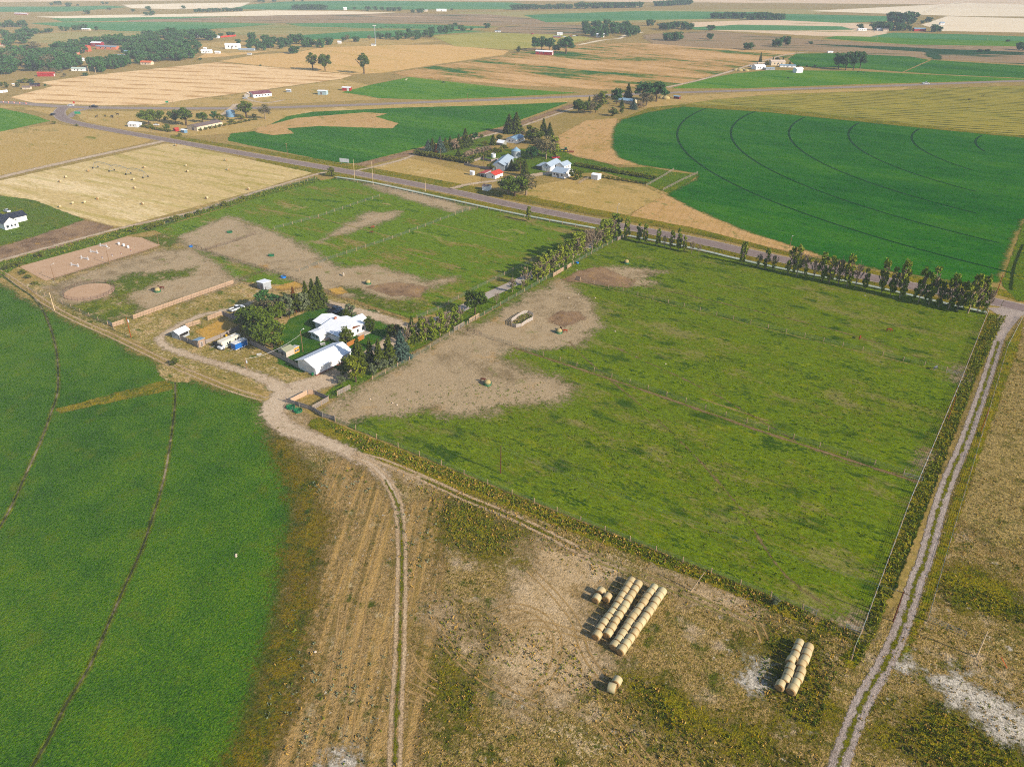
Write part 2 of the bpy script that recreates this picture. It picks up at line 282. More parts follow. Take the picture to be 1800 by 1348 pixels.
M['trackedge'] = terrain('track_edge_weeds', [C(86, 104, 6), C(110, 116, 20)], (.05, .2, .6), edge=(1.0, .3, .5), bump=.5)
M['pivot_line'] = terrain('pivot_wheel_track', [C(18, 56, 26), C(26, 68, 28)], (.05, .2, .6), edge=(.5, .5, .4), bump=.2)
M['water'] = flat('ditch_water', C(70, 92, 96), rough=.15, spec=.5)

_gv = np.array([(-26000, -9000, 0), (26000, -9000, 0), (26000, 30000, 0), (-26000, 30000, 0)])
_me = mesh_np('ground', _gv, [[[0, 1, 2, 3]]], M['base']); _a = _me.attributes.new('edge', 'FLOAT', 'POINT'); _a.data.foreach_set('value', [50.]*4)
tag(link('ground', _me), kind='structure')
sh = sheet
M['midgrass'] = terrain('rut_centre_grass', [C(84, 92, 26), C(116, 112, 46), C(96, 100, 34)], (.1, .5, 2), edge=(1.1, .35, .5), bump=.5)
# far strips
far = [('stubble_field', 'far_tan', [(-900, -25), (2700, -25), (2700, 14), (1700, 9), (900, 2), (400, 1), (-900, 11)], 1),
 ('crop_field', 'far_green', [(-600, 14), (0, 12.5), (140, 12), (185, 10.5), (225, 13), (125, 21), (-600, 24)], 2),
 ('crop_field', 'far_green', [(400, 12), (500, 3.5), (640, 2), (900, 5), (960, 12), (900, 17), (700, 17.5), (530, 18), (430, 17)], 2),
 ('stubble_field', 'far_pale', [(215, 9), (300, 7), (440, 5), (425, 12), (405, 15), (300, 17), (230, 15)], 2),
 ('stubble_field', 'far_pale', [(60, 30), (190, 27), (330, 25), (470, 19), (600, 20), (700, 23), (600, 27), (400, 29), (240, 31), (130, 34)], 2),
 ('crop_field', 'far_green', [(90, 33), (330, 30), (440, 30), (300, 36), (110, 39)], 2),
 ('coulee_slope', 'bluff', [(225, 36), (480, 28), (700, 24), (860, 26), (1000, 40), (880, 46), (760, 42), (600, 42), (480, 41), (320, 38.5), (225, 39)], 2),
 ('crop_field', 'far_green', [(50, 41), (120, 39.5), (290, 39), (400, 40.5), (492, 42.5), (382, 51), (300, 57), (208, 55), (110, 48)], 3),
 ('grass_field', 'far_olive', [(50, 62), (120, 57), (208, 55), (330, 57), (260, 68), (150, 78), (52, 76)], 3),
 ('grass_field', 'far_olive', [(380, 52), (490, 43), (600, 50), (760, 50), (880, 58), (700, 60), (520, 62), (410, 62)], 3),
 ('crop_field', 'far_green', [(500, 42), (620, 41), (760, 44), (880, 48), (800, 52), (640, 50), (530, 47)], 4),
 ('crop_field', 'far_green', [(520, 63), (620, 56), (760, 52), (855, 55), (760, 62), (640, 68), (525, 71)], 4),
 ('grass_field', 'far_olive', [(800, 22), (1000, 20), (1350, 16), (1480, 18), (1350, 36), (1130, 40), (960, 42), (860, 36)], 2),
 ('crop_field', 'far_green', [(920, 27), (1120, 20), (1350, 22), (1330, 32), (1130, 36), (960, 40)], 3),
 ('coulee_slope', 'bluff', [(880, 48), (940, 43), (1025, 45), (1020, 60), (900, 62), (870, 58)], 3),
 ('stubble_field', 'far_tan', [(1215, 40), (1350, 35), (1560, 44), (1560, 66), (1440, 64), (1220, 52)], 3),
 ('crop_field', 'far_green', [(1375, 25), (1560, 29), (1560, 38), (1480, 41), (1370, 36)], 4),
 ('crop_field', 'far_green', [(1210, 49), (1300, 44), (1480, 47), (1500, 53), (1350, 54), (1220, 53)], 4),
 ('stubble_field', 'far_pale', [(1420, 20), (1700, 6), (2000, 14), (2000, 31), (1690, 29), (1600, 26)], 3),
 ('stubble_field', 'far_pale', [(1620, 44), (1665, 29), (1800, 33), (2000, 36), (2000, 60), (1800, 58), (1655, 55)], 4),
 ('crop_field', 'far_green', [(1530, 65), (1570, 58), (1700, 61), (1800, 65), (2000, 68), (2000, 76), (1800, 73), (1650, 71)], 5),
 ('light_crop_field', 'crop_light', [(1445, 68), (1470, 64), (1550, 66), (1700, 71), (2000, 77), (2000, 84), (1800, 82), (1600, 79)], 5),
 ('coulee_slope', 'bluff', [(1130, 62), (1250, 55), (1400, 68), (1600, 80), (2000, 86), (2000, 122), (1800, 114), (1600, 101), (1470, 94), (1360, 88), (1150, 82)], 4),
 ('brush_gully', 'brush', [(1420, 78), (1560, 82), (1640, 86), (1800, 92), (1800, 97), (1650, 96), (1655, 106), (1638, 105), (1625, 92), (1480, 82)], 6),
 ('grass_field', 'olive_mown', [(760, 64), (860, 58), (1000, 62), (1045, 68), (1010, 76), (900, 88), (800, 82)], 5),
 ('stubble_field', 'stubble2', [(385, 108), (450, 97), (530, 91), (565, 84), (700, 79.5), (780, 79), (895, 90), (885, 97), (760, 115), (680, 128), (625, 131), (470, 117)], 5),
 ('stubble_field', 'stubble2', [(345, 103), (360, 95), (480, 90), (440, 95), (395, 100)], 5),
 ('farmyard_ground', 'tan_grass', [(350, 78), (420, 70), (700, 66), (780, 72), (700, 80), (560, 85), (520, 91), (440, 90), (360, 96)], 4),
 ('stubble_field', 'stubble', [(16, 172), (92, 152), (72, 145), (150, 134), (381, 110), (470, 118), (622, 132), (600, 139), (430, 163), (320, 177), (280, 184), (180, 186), (60, 181)], 6),
 ('meadow', 'patchy', [(690, 129), (760, 117), (900, 98), (905, 88), (1010, 78), (1130, 76), (1230, 84), (1400, 92), (1390, 100), (1290, 122), (1180, 154), (1060, 158), (900, 150), (800, 143), (710, 134)], 5),
 ('crop_field', 'crop', [(1385, 104), (1400, 95), (1470, 94), (1600, 100), (1633, 106), (1586, 127), (1510, 121), (1400, 117)], 6),
 ('crop_field', 'crop', [(1590, 127), (1638, 106), (1800, 116), (2000, 127), (2000, 150), (1800, 138), (1650, 131)], 6),
 ('light_crop_field', 'crop_light', [(1180, 156), (1230, 141), (1290, 130), (1350, 124), (1500, 125), (1620, 131), (1800, 139), (1800, 141), (1500, 149), (1300, 156)], 6),
 ('crop_field', 'crop_light', [(600, 163), (650, 150), (720, 136), (825, 148), (900, 156), (1020, 164), (900, 170), (760, 176), (665, 173), (640, 168)], 6),
 ('roadside_ground', 'tan_grass', [(250, 186), (430, 165), (600, 140), (650, 150), (610, 163), (670, 175), (450, 186), (300, 189)], 5),
 ('roadside_ground', 'tan_grass', [(0, 186), (100, 191), (98, 205), (60, 195), (0, 190)], 5),
 ('roadside_ground', 'tan_grass', [(125, 196), (300, 196), (460, 196), (700, 184), (1050, 170), (1040, 178), (850, 187), (700, 192), (540, 200), (430, 232), (340, 240), (230, 230), (150, 215)], 5),
 ('crop_field', 'crop', [(405, 235), (450, 231), (505, 205), (550, 197), (700, 190), (850, 186), (1000, 180), (915, 211), (885, 222), (760, 254), (630, 287), (600, 288), (500, 268), (400, 248)], 6),
 ('reaped_patch', 'tilled', [(450, 226), (520, 208), (640, 198), (680, 200), (660, 206), (700, 217), (690, 226), (620, 224), (560, 222), (505, 226), (517, 235), (480, 238), (450, 233)], 7),
 ('hay_field', 'striped', [(1195, 185), (1240, 167), (1350, 165), (1600, 157), (1800, 151), (2000, 147), (2000, 262), (1800, 241), (1600, 221), (1450, 205), (1350, 193)], 6),
 ('roadside_ground', 'tan_grass', [(1150, 172), (1300, 163), (1600, 154), (1590, 158), (1350, 167), (1250, 176), (1200, 184), (1130, 190)], 7),
]
for n_, m_, p_, l_ in far: sh(n_, p_, M[m_], l_)
# right pivot field
sh('field_margin', [(1085, 212), (1140, 190), (1200, 183), (1350, 190), (1600, 218), (1800, 240), (2000, 262), (2000, 275), (1800, 252), (1350, 205), (1150, 202)], M['verge'], 6)
sh('reaped_ground', [(980, 240), (1030, 212), (1085, 208), (1082, 235), (1085, 262), (1130, 290), (1080, 290), (1010, 275), (985, 262)], M['tilled'], 6)
sh('reaped_ground', [(1100, 384), (1165, 340), (1260, 370), (1350, 405), (1480, 455), (1420, 449), (1250, 414), (1130, 394)], M['tilled'], 6)
PIV = [(1078, 236), (1079, 225), (1094, 211), (1140, 198), (1200, 188), (1350, 198), (1575, 221), (1800, 243), (1900, 254), (1880, 330), (1797, 387), (1770, 440), (1753, 496), (1700, 498), (1650, 490), (1550, 475), (1442, 449), (1350, 418), (1300, 402), (1225, 370), (1172, 343), (1228, 314), (1225, 305), (1125, 290), (1088, 278), (1076, 258)]
sh('pivot_field', PIV, M['pivot'], 8)
pc = np.array([452.0, 564.0])
for pts, a0, a1 in (([(1225, 195), (1325, 337)], (1250, 192), (1800, 470)), ([(1290, 247), (1312, 202)], (1330, 197), (1800, 402)), ([(1388, 225), (1392, 247)], (1420, 207), (1810, 345)), ([(1492, 230), (1505, 257)], (1515, 217), (1830, 315)), ([(1600, 232), (1610, 245)], (1608, 226), (1850, 290)), ([(1715, 241), (1720, 252)], (1715, 237), (1850, 272))):
    r_ = np.mean([np.hypot(*(g(*p)-pc)) for p in pts])
    t0, t1 = [math.atan2(*(g(*p)-pc)[::-1]) for p in (a0, a1)]
    if t1 < t0: t1 += 2*math.pi
    strip('pivot_wheel_track', [pc+r_*np.array([math.cos(t), math.sin(t)]) for t in np.linspace(t0, t1, 60)], 1.6, M['pivot_line'], 9, world=True, curve=False)
# middle ground
mid = [('hay_field', 'bale_field', [(-60, 334), (0, 318), (290, 253), (320, 255), (450, 283), (540, 299), (547, 305), (450, 335), (215, 399), (195, 397), (0, 343), (-60, 325)], 6),
 ('cured_field', 'tan_grass', [(-100, 236), (0, 231), (100, 218), (180, 230), (265, 245), (262, 250), (0, 309), (-100, 330)], 5),
 ('green_field', 'crop_light', [(-100, 180), (0, 190), (60, 203), (88, 213), (60, 219), (0, 232), (-100, 245)], 5),
 ('house_lawn', 'lush', [(-60, 335), (0, 344), (60, 352), (148, 386), (130, 408), (0, 433), (-60, 445)], 7),
 ('bare_garden', 'dark_dirt', [(-60, 452), (0, 436), (90, 406), (150, 388), (200, 399), (120, 432), (0, 456), (-60, 472)], 8),
 ('ditch_bank', 'lush', [(-60, 490), (0, 462), (210, 405), (350, 372), (450, 340), (555, 312), (565, 318), (440, 352), (330, 384), (270, 405), (225, 414), (130, 445), (30, 468), (0, 490)], 7),
 ('corral_ground', 'yard', [(40, 500), (80, 494), (290, 433), (330, 430), (440, 480), (620, 530), (705, 560), (700, 590), (600, 640), (540, 680), (480, 690), (300, 640), (240, 600), (100, 545)], 5),
 ('corral_dirt', 'dirt', [(80, 505), (180, 470), (290, 437), (340, 440), (420, 492), (330, 530), (240, 550), (190, 560), (110, 530)], 7),
 ('paddock_grass', 'pasture_west', [(270, 404), (330, 386), (440, 352), (560, 318), (600, 312), (640, 322), (800, 352), (1030, 403), (1035, 420), (950, 470), (840, 520), (790, 547), (720, 560), (560, 505), (420, 495), (330, 432)], 6),
 ('paddock_dirt', 'dirt', [(300, 422), (370, 395), (400, 380), (440, 393), (510, 420), (570, 450), (600, 472), (660, 468), (745, 492), (800, 488), (780, 500), (745, 510), (700, 530), (640, 520), (600, 520), (545, 504), (500, 488), (450, 472), (335, 433)], 7),
 ('paddock_dirt', 'dirt', [(560, 425), (640, 375), (700, 372), (690, 385), (620, 405)], 7),
 ('paddock_dirt', 'dirt', [(640, 325), (680, 322), (760, 345), (830, 365), (800, 372), (720, 352)], 7),
 ('corral_grass', 'pasture_soft', [(180, 500), (230, 482), (300, 478), (345, 470), (330, 485), (270, 495), (250, 510), (215, 520), (190, 515)], 8),
 ('corral_grass', 'pasture_soft', [(110, 538), (160, 530), (210, 520), (250, 540), (230, 556), (190, 566), (140, 550)], 8),
 ('corral_grass', 'pasture_soft', [(240, 420), (280, 412), (320, 425), (300, 432), (285, 430)], 8),
 ('corral_grass', 'pasture_soft', [(600, 505), (640, 512), (660, 522), (740, 540), (720, 552), (640, 530)], 8),
 ('arena_sand', 'sand', [(34, 469), (224, 416), (248, 418), (282, 431), (255, 441), (80, 494)], 9),
 ('cured_field', 'tan_grass', [(640, 298), (720, 278), (850, 310), (830, 330), (810, 335), (700, 316)], 6),
 ('green_strip', 'lush', [(1040, 296), (1140, 294), (1180, 302), (1228, 308), (1180, 342), (1140, 326), (1090, 312)], 8),
 ('cured_field', 'tan_grass', [(900, 335), (1000, 315), (1130, 325), (1165, 345), (1090, 385), (900, 345)], 6),
 ('farm_lawn', 'lush', [(860, 262), (1000, 262), (1100, 300), (940, 310), (870, 285), (760, 275), (740, 262), (870, 235)], 5),
 ('ditch_bank', 'dark_dirt', [(625, 289), (760, 256), (900, 220), (1005, 183), (1010, 187), (900, 226), (770, 262), (640, 292)], 8),
 ('road_verge', 'verge', [(450, 277), (620, 309), (900, 366), (1225, 427), (1550, 499), (1740, 545), (1735, 551), (1550, 510), (1225, 436), (1100, 412), (900, 376), (600, 315), (450, 283)], 7),
 ('road_verge', 'verge', [(300, 243), (450, 268), (640, 302), (900, 352), (1225, 412), (1550, 488), (1760, 520), (1830, 540), (1830, 528), (1740, 503), (1550, 479), (1380, 442), (1225, 402), (900, 340), (640, 293), (450, 262), (300, 238)], 7),
 ('cut_grass', 'lush', [(830, 530), (940, 475), (1040, 425), (1085, 405), (1097, 415), (900, 527), (700, 632), (600, 700), (560, 700), (600, 670), (700, 600)], 7),
 ('yard_lawn', 'lawn', [(478, 600), (510, 560), (560, 540), (660, 545), (700, 590), (660, 620), (560, 640), (530, 655), (490, 640)], 8),
 ('straw_litter', 'straw', [(478, 505), (520, 495), (535, 505), (500, 512)], 9),
 ('straw_litter', 'straw', [(345, 582), (390, 560), (420, 570), (400, 590), (360, 600)], 9),
 ('straw_litter', 'straw', [(575, 508), (600, 505), (610, 515), (590, 520)], 9),
 ('ditch_bank', 'lush', [(1760, 500), (1800, 390), (1830, 300), (1900, 300), (1850, 520), (1790, 530)], 9),
 ('pasture', 'pasture', [(556, 727), (640, 675), (1096, 416), (1350, 464), (1550, 508), (1736, 550), (1685, 674), (1600, 880), (1514, 1112), (1480, 1098), (1200, 985), (850, 846)], 8),
 ('pasture_dirt', 'dirt', [(560, 722), (640, 678), (810, 583), (870, 555), (985, 492), (1005, 500), (1040, 540), (1060, 575), (1020, 603), (960, 615), (880, 620), (870, 630), (960, 660), (1010, 680), (1000, 695), (960, 712), (880, 712), (850, 735), (800, 732), (740, 722), (640, 735), (600, 742)], 9),
 ('pasture_dirt', 'dark_dirt', [(990, 492), (1020, 475), (1060, 470), (1080, 480), (1120, 492), (1100, 505), (1050, 500)], 10),
 ('pasture_dirt', 'dirt', [(1010, 488), (1050, 470), (1110, 470), (1170, 476), (1130, 490), (1160, 496), (1100, 503), (1040, 498)], 9),
 ('pasture_dirt', 'dark_dirt', [(960, 560), (985, 548), (1020, 550), (1030, 562), (990, 575)], 10),
 ('pasture_dirt', 'dark_dirt', [(640, 505), (700, 495), (750, 505), (740, 522), (690, 520)], 8),
 ('worn_corner', 'dirt', [(1688, 645), (1693, 655), (1684, 668), (1676, 660)], 9), ('worn_corner', 'dirt', [(1608, 808), (1628, 796), (1626, 825), (1612, 830)], 9),
 ('worn_corner', 'dirt', [(1440, 1085), (1500, 1086), (1520, 1080), (1512, 1104)], 9),
]
for n_, m_, p_, l_ in mid: sh(n_, p_, M[m_], l_)
# foreground
fore = [('alfalfa_field', 'alfalfa', [(-160, 470), (0, 500), (62, 536), (225, 612), (300, 655), (400, 690), (462, 708), (468, 735), (500, 790), (525, 850), (528, 920), (508, 1020), (490, 1120), (455, 1230), (420, 1350), (380, 1480), (-300, 1480)], 6),
 ('weed_strip', 'verge', [(100, 718), (200, 692), (285, 670), (312, 676), (300, 686), (200, 706), (104, 727)], 7),
 ('field_corner', 'yard', [(270, 640), (320, 640), (340, 655), (330, 672), (290, 672)], 7),
 ('dry_meadow', 'dry_meadow', [(440, 700), (560, 735), (900, 875), (1220, 1003), (1510, 1118), (1600, 1050), (1760, 640), (1790, 560), (1950, 540), (2100, 1500), (380, 1500), (430, 1300), (480, 1100), (520, 900)], 4),
 ('crop_margin', 'verge_soft', [(478, 735), (500, 760), (560, 850), (575, 920), (560, 1020), (540, 1130), (505, 1240), (470, 1350), (430, 1400), (400, 1400), (440, 1250), (480, 1100), (505, 1000), (515, 900), (505, 830), (480, 780)], 7),
 ('stubble_strip', 'old_stubble', [(540, 860), (600, 800), (660, 840), (690, 890), (790, 870), (775, 1010), (775, 1100), (745, 1250), (730, 1420), (400, 1420), (450, 1250), (500, 1100), (525, 950)], 5),
 ('farm_track_edge', 'bare', [(470, 715), (500, 760), (600, 800), (700, 830), (760, 845), (700, 810), (560, 765), (520, 740), (500, 700)], 7),
 ('bare_soil', 'bare', [(850, 900), (960, 945), (1080, 1000), (1060, 1030), (1020, 1100), (1060, 1160), (1040, 1210), (930, 1240), (850, 1180), (830, 1100), (900, 1040), (950, 1000), (880, 940)], 6),
 ('bare_soil', 'bare', [(1150, 1020), (1215, 1020), (1330, 1080), (1350, 1120), (1230, 1060)], 6),
 ('bare_soil', 'bare', [(760, 1070), (790, 1065), (820, 1090), (850, 1130), (820, 1150), (790, 1110)], 7),
 ('white_soil', 'salt', [(1312, 1200), (1330, 1160), (1350, 1150), (1345, 1180), (1325, 1215)], 8),
 ('white_soil', 'salt', [(1640, 1195), (1680, 1185), (1740, 1215), (1860, 1280), (1860, 1340), (1740, 1280), (1670, 1230)], 8),
 ('white_soil', 'salt', [(1575, 1165), (1600, 1160), (1610, 1175), (1580, 1185)], 8),
 ('white_soil', 'salt', [(575, 1335), (600, 1325), (615, 1345), (590, 1360)], 8),
 ('weed_patch', 'weeds', [(790, 880), (850, 890), (940, 930), (900, 975), (850, 985), (800, 960), (775, 900)], 7),
 ('weed_patch', 'weeds', [(775, 1130), (830, 1110), (850, 1160), (835, 1240), (800, 1280), (770, 1200)], 7),
 ('weed_patch', 'weeds', [(1350, 1110), (1440, 1120), (1470, 1180), (1430, 1300), (1360, 1240), (1330, 1200)], 7),
 ('weed_patch', 'weeds', [(1560, 1300), (1640, 1230), (1760, 1290), (1860, 1370), (1760, 1420), (1640, 1360)], 7),
 ('weed_patch', 'weeds', [(1640, 1010), (1720, 1000), (1800, 1040), (1820, 1100), (1740, 1090), (1660, 1060)], 7),
 ('weed_patch', 'weeds', [(1100, 1190), (1200, 1210), (1340, 1290), (1300, 1340), (1180, 1290)], 6),
 ('dry_slope', 'slope', [(1700, 720), (1765, 600), (1860, 600), (1860, 1000), (1740, 960), (1660, 900)], 5),
 ('fence_verge', 'verge', [(548, 738), (562, 734), (900, 868), (1220, 993), (1510, 1112), (1515, 1135), (1210, 1012), (900, 895), (640, 800), (540, 748)], 9),
 ('roadside_verge', 'verge', [(1738, 550), (1770, 552), (1712, 674), (1600, 960), (1540, 1110), (1500, 1180), (1480, 1160), (1514, 1112), (1600, 880), (1686, 674)], 9),
 ('roadside_verge', 'verge', [(1800, 560), (1770, 600), (1735, 700), (1690, 830), (1610, 1090), (1580, 1160), (1590, 1165), (1640, 1050), (1712, 830), (1790, 610)], 7),
]
for n_, m_, p_, l_ in fore: sh(n_, p_, M[m_], l_)
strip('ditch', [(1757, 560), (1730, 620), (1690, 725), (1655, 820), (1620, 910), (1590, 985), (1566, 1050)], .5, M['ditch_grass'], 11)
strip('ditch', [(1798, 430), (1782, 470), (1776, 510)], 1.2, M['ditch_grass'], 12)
# alfalfa wheel tracks
for pts in ([(0, 481), (28, 502), (58, 523), (75, 545), (88, 575), (98, 610), (102, 650), (101, 690), (90, 725), (72, 775), (45, 835), (20, 890), (0, 925), (-30, 965)], [(308, 672), (308, 700), (304, 745), (296, 800), (286, 850), (268, 910), (245, 975), (215, 1040), (187, 1105), (155, 1175), (115, 1240), (85, 1300), (55, 1350), (40, 1380)]):
    strip('wheel_track_weeds', pts, 1.2, M['trackedge'], 8); strip('wheel_track', pts, .5, M['trackline'], 9)
# roads
strip('highway', [(-200, 176), (0, 180), (100, 187), (200, 190), (400, 191), (560, 187), (700, 182), (850, 176.5), (1000, 170.5), (1150, 164.5), (1300, 160), (1500, 153.5), (1650, 148), (1800, 142.5), (2000, 136)], 11, M['highway'], 9)
ROAD = [(113, 188), (105, 196), (106, 204), (118, 212), (150, 220), (225, 234), (300, 247.5), (450, 274), (625, 304.5), (800, 338), (900, 360.5), (1050, 389.5), (1225, 423), (1350, 451), (1575, 497), (1740, 529), (1800, 542), (1950, 574)]
strip('road', ROAD, 7.6, M['asphalt'], 11)
strip('road_shoulder', ROAD, 9.6, M['gravel'], 10)
strip('lane_ramp', [(122, 207), (135, 196), (165, 190)], 5, M['highway'], 10)
CRACK = M['trackline']
rp = spline(G(ROAD), 1.0)
for i in range(160, len(rp)-20, 27):
    if random.random() < .75:
        t_ = rp[i+1]-rp[i]; t_ /= np.hypot(*t_); n_ = np.array([-t_[1], t_[0]]); j = random.uniform(-.5, .5)
        strip('tar_seam', [rp[i]-n_*3.6, rp[i]+t_*j, rp[i]+n_*3.6], .16, CRACK, 12, world=True)
DITCH1 = [(590, 311), (650, 320), (725, 336), (900, 374), (1040, 400), (1056, 403)]; DITCH2 = [(1105, 414), (1225, 438), (1350, 467), (1537, 504), (1662, 533), (1735, 549)]
for p_ in (DITCH1, DITCH2): strip('concrete_ditch', p_, 2.0, M['ditch_liner'], 10); strip('ditch_dark_bank', p_, 1.1, M['ditch_grass'], 9, off=-2.2)  # pale liner strip with a dark grass edge in front of it
strip('driveway', [(1093, 404), (1075, 408), (1040, 430), (938, 482), (846, 525), (785, 556), (725, 578)], 5, M['concrete'], 11)
strip('driveway', [(735, 580), (712, 574), (680, 562), (630, 548), (575, 533), (530, 523)], 5.5, M['gravel_pale'], 11)
strip('driveway', [(725, 574), (700, 592), (655, 622), (610, 650), (575, 668), (520, 684), (500, 690)], [6, 7, 7, 8, 9, 10], M['gravel_pale'], 10)
strip('gravel_track', [(500, 690), (470, 668), (420, 650), (350, 630), (300, 613), (283, 602), (284, 592), (310, 575), (350, 556), (410, 542), (450, 528)], [6, 3.6, 3.0, 3.0, 3.0, 2.5, 2], M['gravel_pale'], 10)
strip('farm_track', [(525, 683), (495, 700), (482, 715), (482, 730), (505, 752), (545, 768), (600, 790), (650, 815), (682, 848), (700, 890), (706, 950), (706, 1010), (703, 1140), (697, 1250), (692, 1400)], [9, 7, 6, 5, 4.5, 3, 1.6, .5, .3, .2, .2, .2, .2], M['gravel_pale'], 9)
def ruts(path, gap, wd, mat, layer, step=1.0):
    P = spline(G(path), 1.5); T = np.gradient(P, axis=0); T /= np.hypot(*T.T)[:, None]; Nn = np.stack([-T[:, 1], T[:, 0]], 1)
    for s in (-1, 1): strip('wheel_rut', P+Nn*s*gap/2, wd, mat, layer, world=True, curve=False)
ruts([(620, 800), (650, 815), (682, 848), (700, 890), (706, 950), (706, 1010), (703, 1140), (697, 1250), (692, 1400)], 1.75, .75, M['rut'], 10)
ruts([(620, 798), (675, 812), (760, 848), (820, 876), (900, 908), (975, 945), (1040, 980)], 1.9, .8, M['rut'], 10)
ruts([(1040, 980), (1130, 1012), (1220, 1050), (1330, 1100)], 1.8, .5, M['faint'], 10)
ER = [(1783, 548), (1755, 600), (1732, 674), (1697, 774), (1661, 861), (1625, 986), (1614, 1011), (1588, 1093), (1558, 1161), (1515, 1236), (1490, 1300), (1465, 1370), (1440, 1430)]
strip('gravel_road', ER, [6, 3.2, 3, 2.8, 2.6, 2.4, 2.6, 3.4, 3, 2.8, 3, 3.4], M['gravel'], 10)
ruts(ER[1:], 2.0, 1.15, M['gravel'], 12)
strip('road_centre_grass', ER[1:], .7, M['midgrass'], 13)
strip('track_centre_grass', [(676, 842), (700, 890), (706, 950), (706, 1010), (703, 1140), (697, 1250), (692, 1400)], .45, M['midgrass'], 12)
strip('track_centre_grass', [(740, 840), (820, 876), (900, 908), (975, 945)], .5, M['midgrass'], 12)
sh('road_apron', [(1735, 541), (1760, 541), (1830, 553), (1790, 556), (1768, 580), (1755, 572), (1752, 552)], M['gravel'], 10)
strip('gravel_road', [(-120, 344), (0, 312), (130, 282), (295, 247)], 5.5, M['gravel_pale'], 10)
strip('dirt_track', [(-60, 473), (0, 458), (205, 403), (350, 370), (450, 338), (555, 307), (575, 303)], 2.6, M['gravel_pale'], 10)
ruts([(-60, 455), (0, 478), (100, 545), (200, 592), (300, 640), (400, 682), (465, 702)], 2.0, .6, M['rut'], 9)
strip('gravel_road', [(1172, 154), (1230, 141), (1280, 127), (1350, 105), (1385, 96), (1420, 92)], 5, M['gravel_pale'], 10)
strip('gravel_road', [(1015, 80), (1060, 71), (1090, 68), (1100, 62), (1130, 57)], 6, M['far_pale'], 9)
strip('gravel_road', [(1610, 29), (1650, 13), (1700, 1), (1740, -8)], 9, M['far_pale'], 8)
strip('farm_lane', [(620, 302), (700, 283), (760, 262), (900, 227), (1010, 190)], 3, M['gravel_pale'], 10)
strip('farm_driveway', [(790, 333), (825, 324), (880, 317), (940, 308), (985, 302)], [4, 3.5, 3.5, 6, 7], M['gravel_pale'], 10)
strip('farm_lane', [(415, 183), (405, 192), (395, 200), (380, 206)], 5, M['gravel_pale'], 10)
strip('farm_lane', [(430, 173), (450, 179), (472, 181), (500, 176)], 4, M['gravel_pale'], 10)
# fence-foot cow path and cross lines in the pastures
for p_ in ([(905, 612), (1107, 678), (1350, 762), (1615, 848)],): strip('cow_path', p_, .9, M['cowpath'], 11)
for p_ in ([(1012, 494), (1350, 579), (1690, 662)], [(470, 90), (470, 90.5)]):
    if p_[0][0] > 900: strip('cow_path', p_, .35, M['faint'], 11)
for p_ in ([(400, 383), (520, 418)], [(555, 382), (690, 417)], [(470, 370), (560, 385)], [(760, 393), (900, 425)], [(705, 442), (810, 472)], [(1230, 700), (1350, 740)]):
    strip('old_fence_line', p_, .8, M['faint'], 10)
M['tyre'] = terrain('pale_tyre_mark', [C(168, 138, 94), C(186, 158, 114)], (.1, .5, 2.0), edge=(.35, .6, .3), grain=.3)
for p_ in ([(676, 1130), (682, 1165), (700, 1195), (740, 1215), (760, 1228)], [(715, 1140), (725, 1165), (745, 1190), (770, 1205)], [(708, 1217), (730, 1228), (748, 1231)], [(640, 1040), (632, 1110), (622, 1200), (612, 1300)], [(604, 1060), (596, 1140), (586, 1230)],
           [(860, 1080), (900, 1065), (950, 1080), (980, 1120), (970, 1180), (930, 1215)], [(930, 1000), (970, 1040), (1010, 1090), (1030, 1150), (1080, 1215)], [(1050, 1270), (1085, 1310), (1110, 1345)], [(1075, 1260), (1110, 1300), (1140, 1340)], [(880, 1110), (940, 1095), (1000, 1110), (1040, 1120)], [(760, 1090), (800, 1150), (860, 1200), (940, 1240)], [(1290, 1065), (1330, 1095), (1345, 1130)]):
    ruts(p_, 1.6, .3, M['tyre'], 10)
for p_ in ([(1510, 1100), (1380, 1010), (1290, 880), (1180, 760), (1040, 640), (1000, 600)], [(1620, 840), (1450, 800), (1250, 690), (1080, 610)], [(1690, 655), (1500, 590), (1300, 540), (1120, 500)]): strip('grazing_trail', p_, .12, M['cowpath'], 10)
# ---------------------------------------------------------------- the round pen
pcn = np.array(arc_fit([(113, 515), (199, 502), (165, 499), (145, 529)])[0]); PR = arc_fit([(113, 515), (199, 502), (165, 499), (145, 529)])[1]
sh('round_pen_sand', [pcn+PR*np.array([math.cos(t), math.sin(t)]) for t in np.linspace(0, 2*math.pi, 40)[:-1]], M['sand'], 9, world=True)
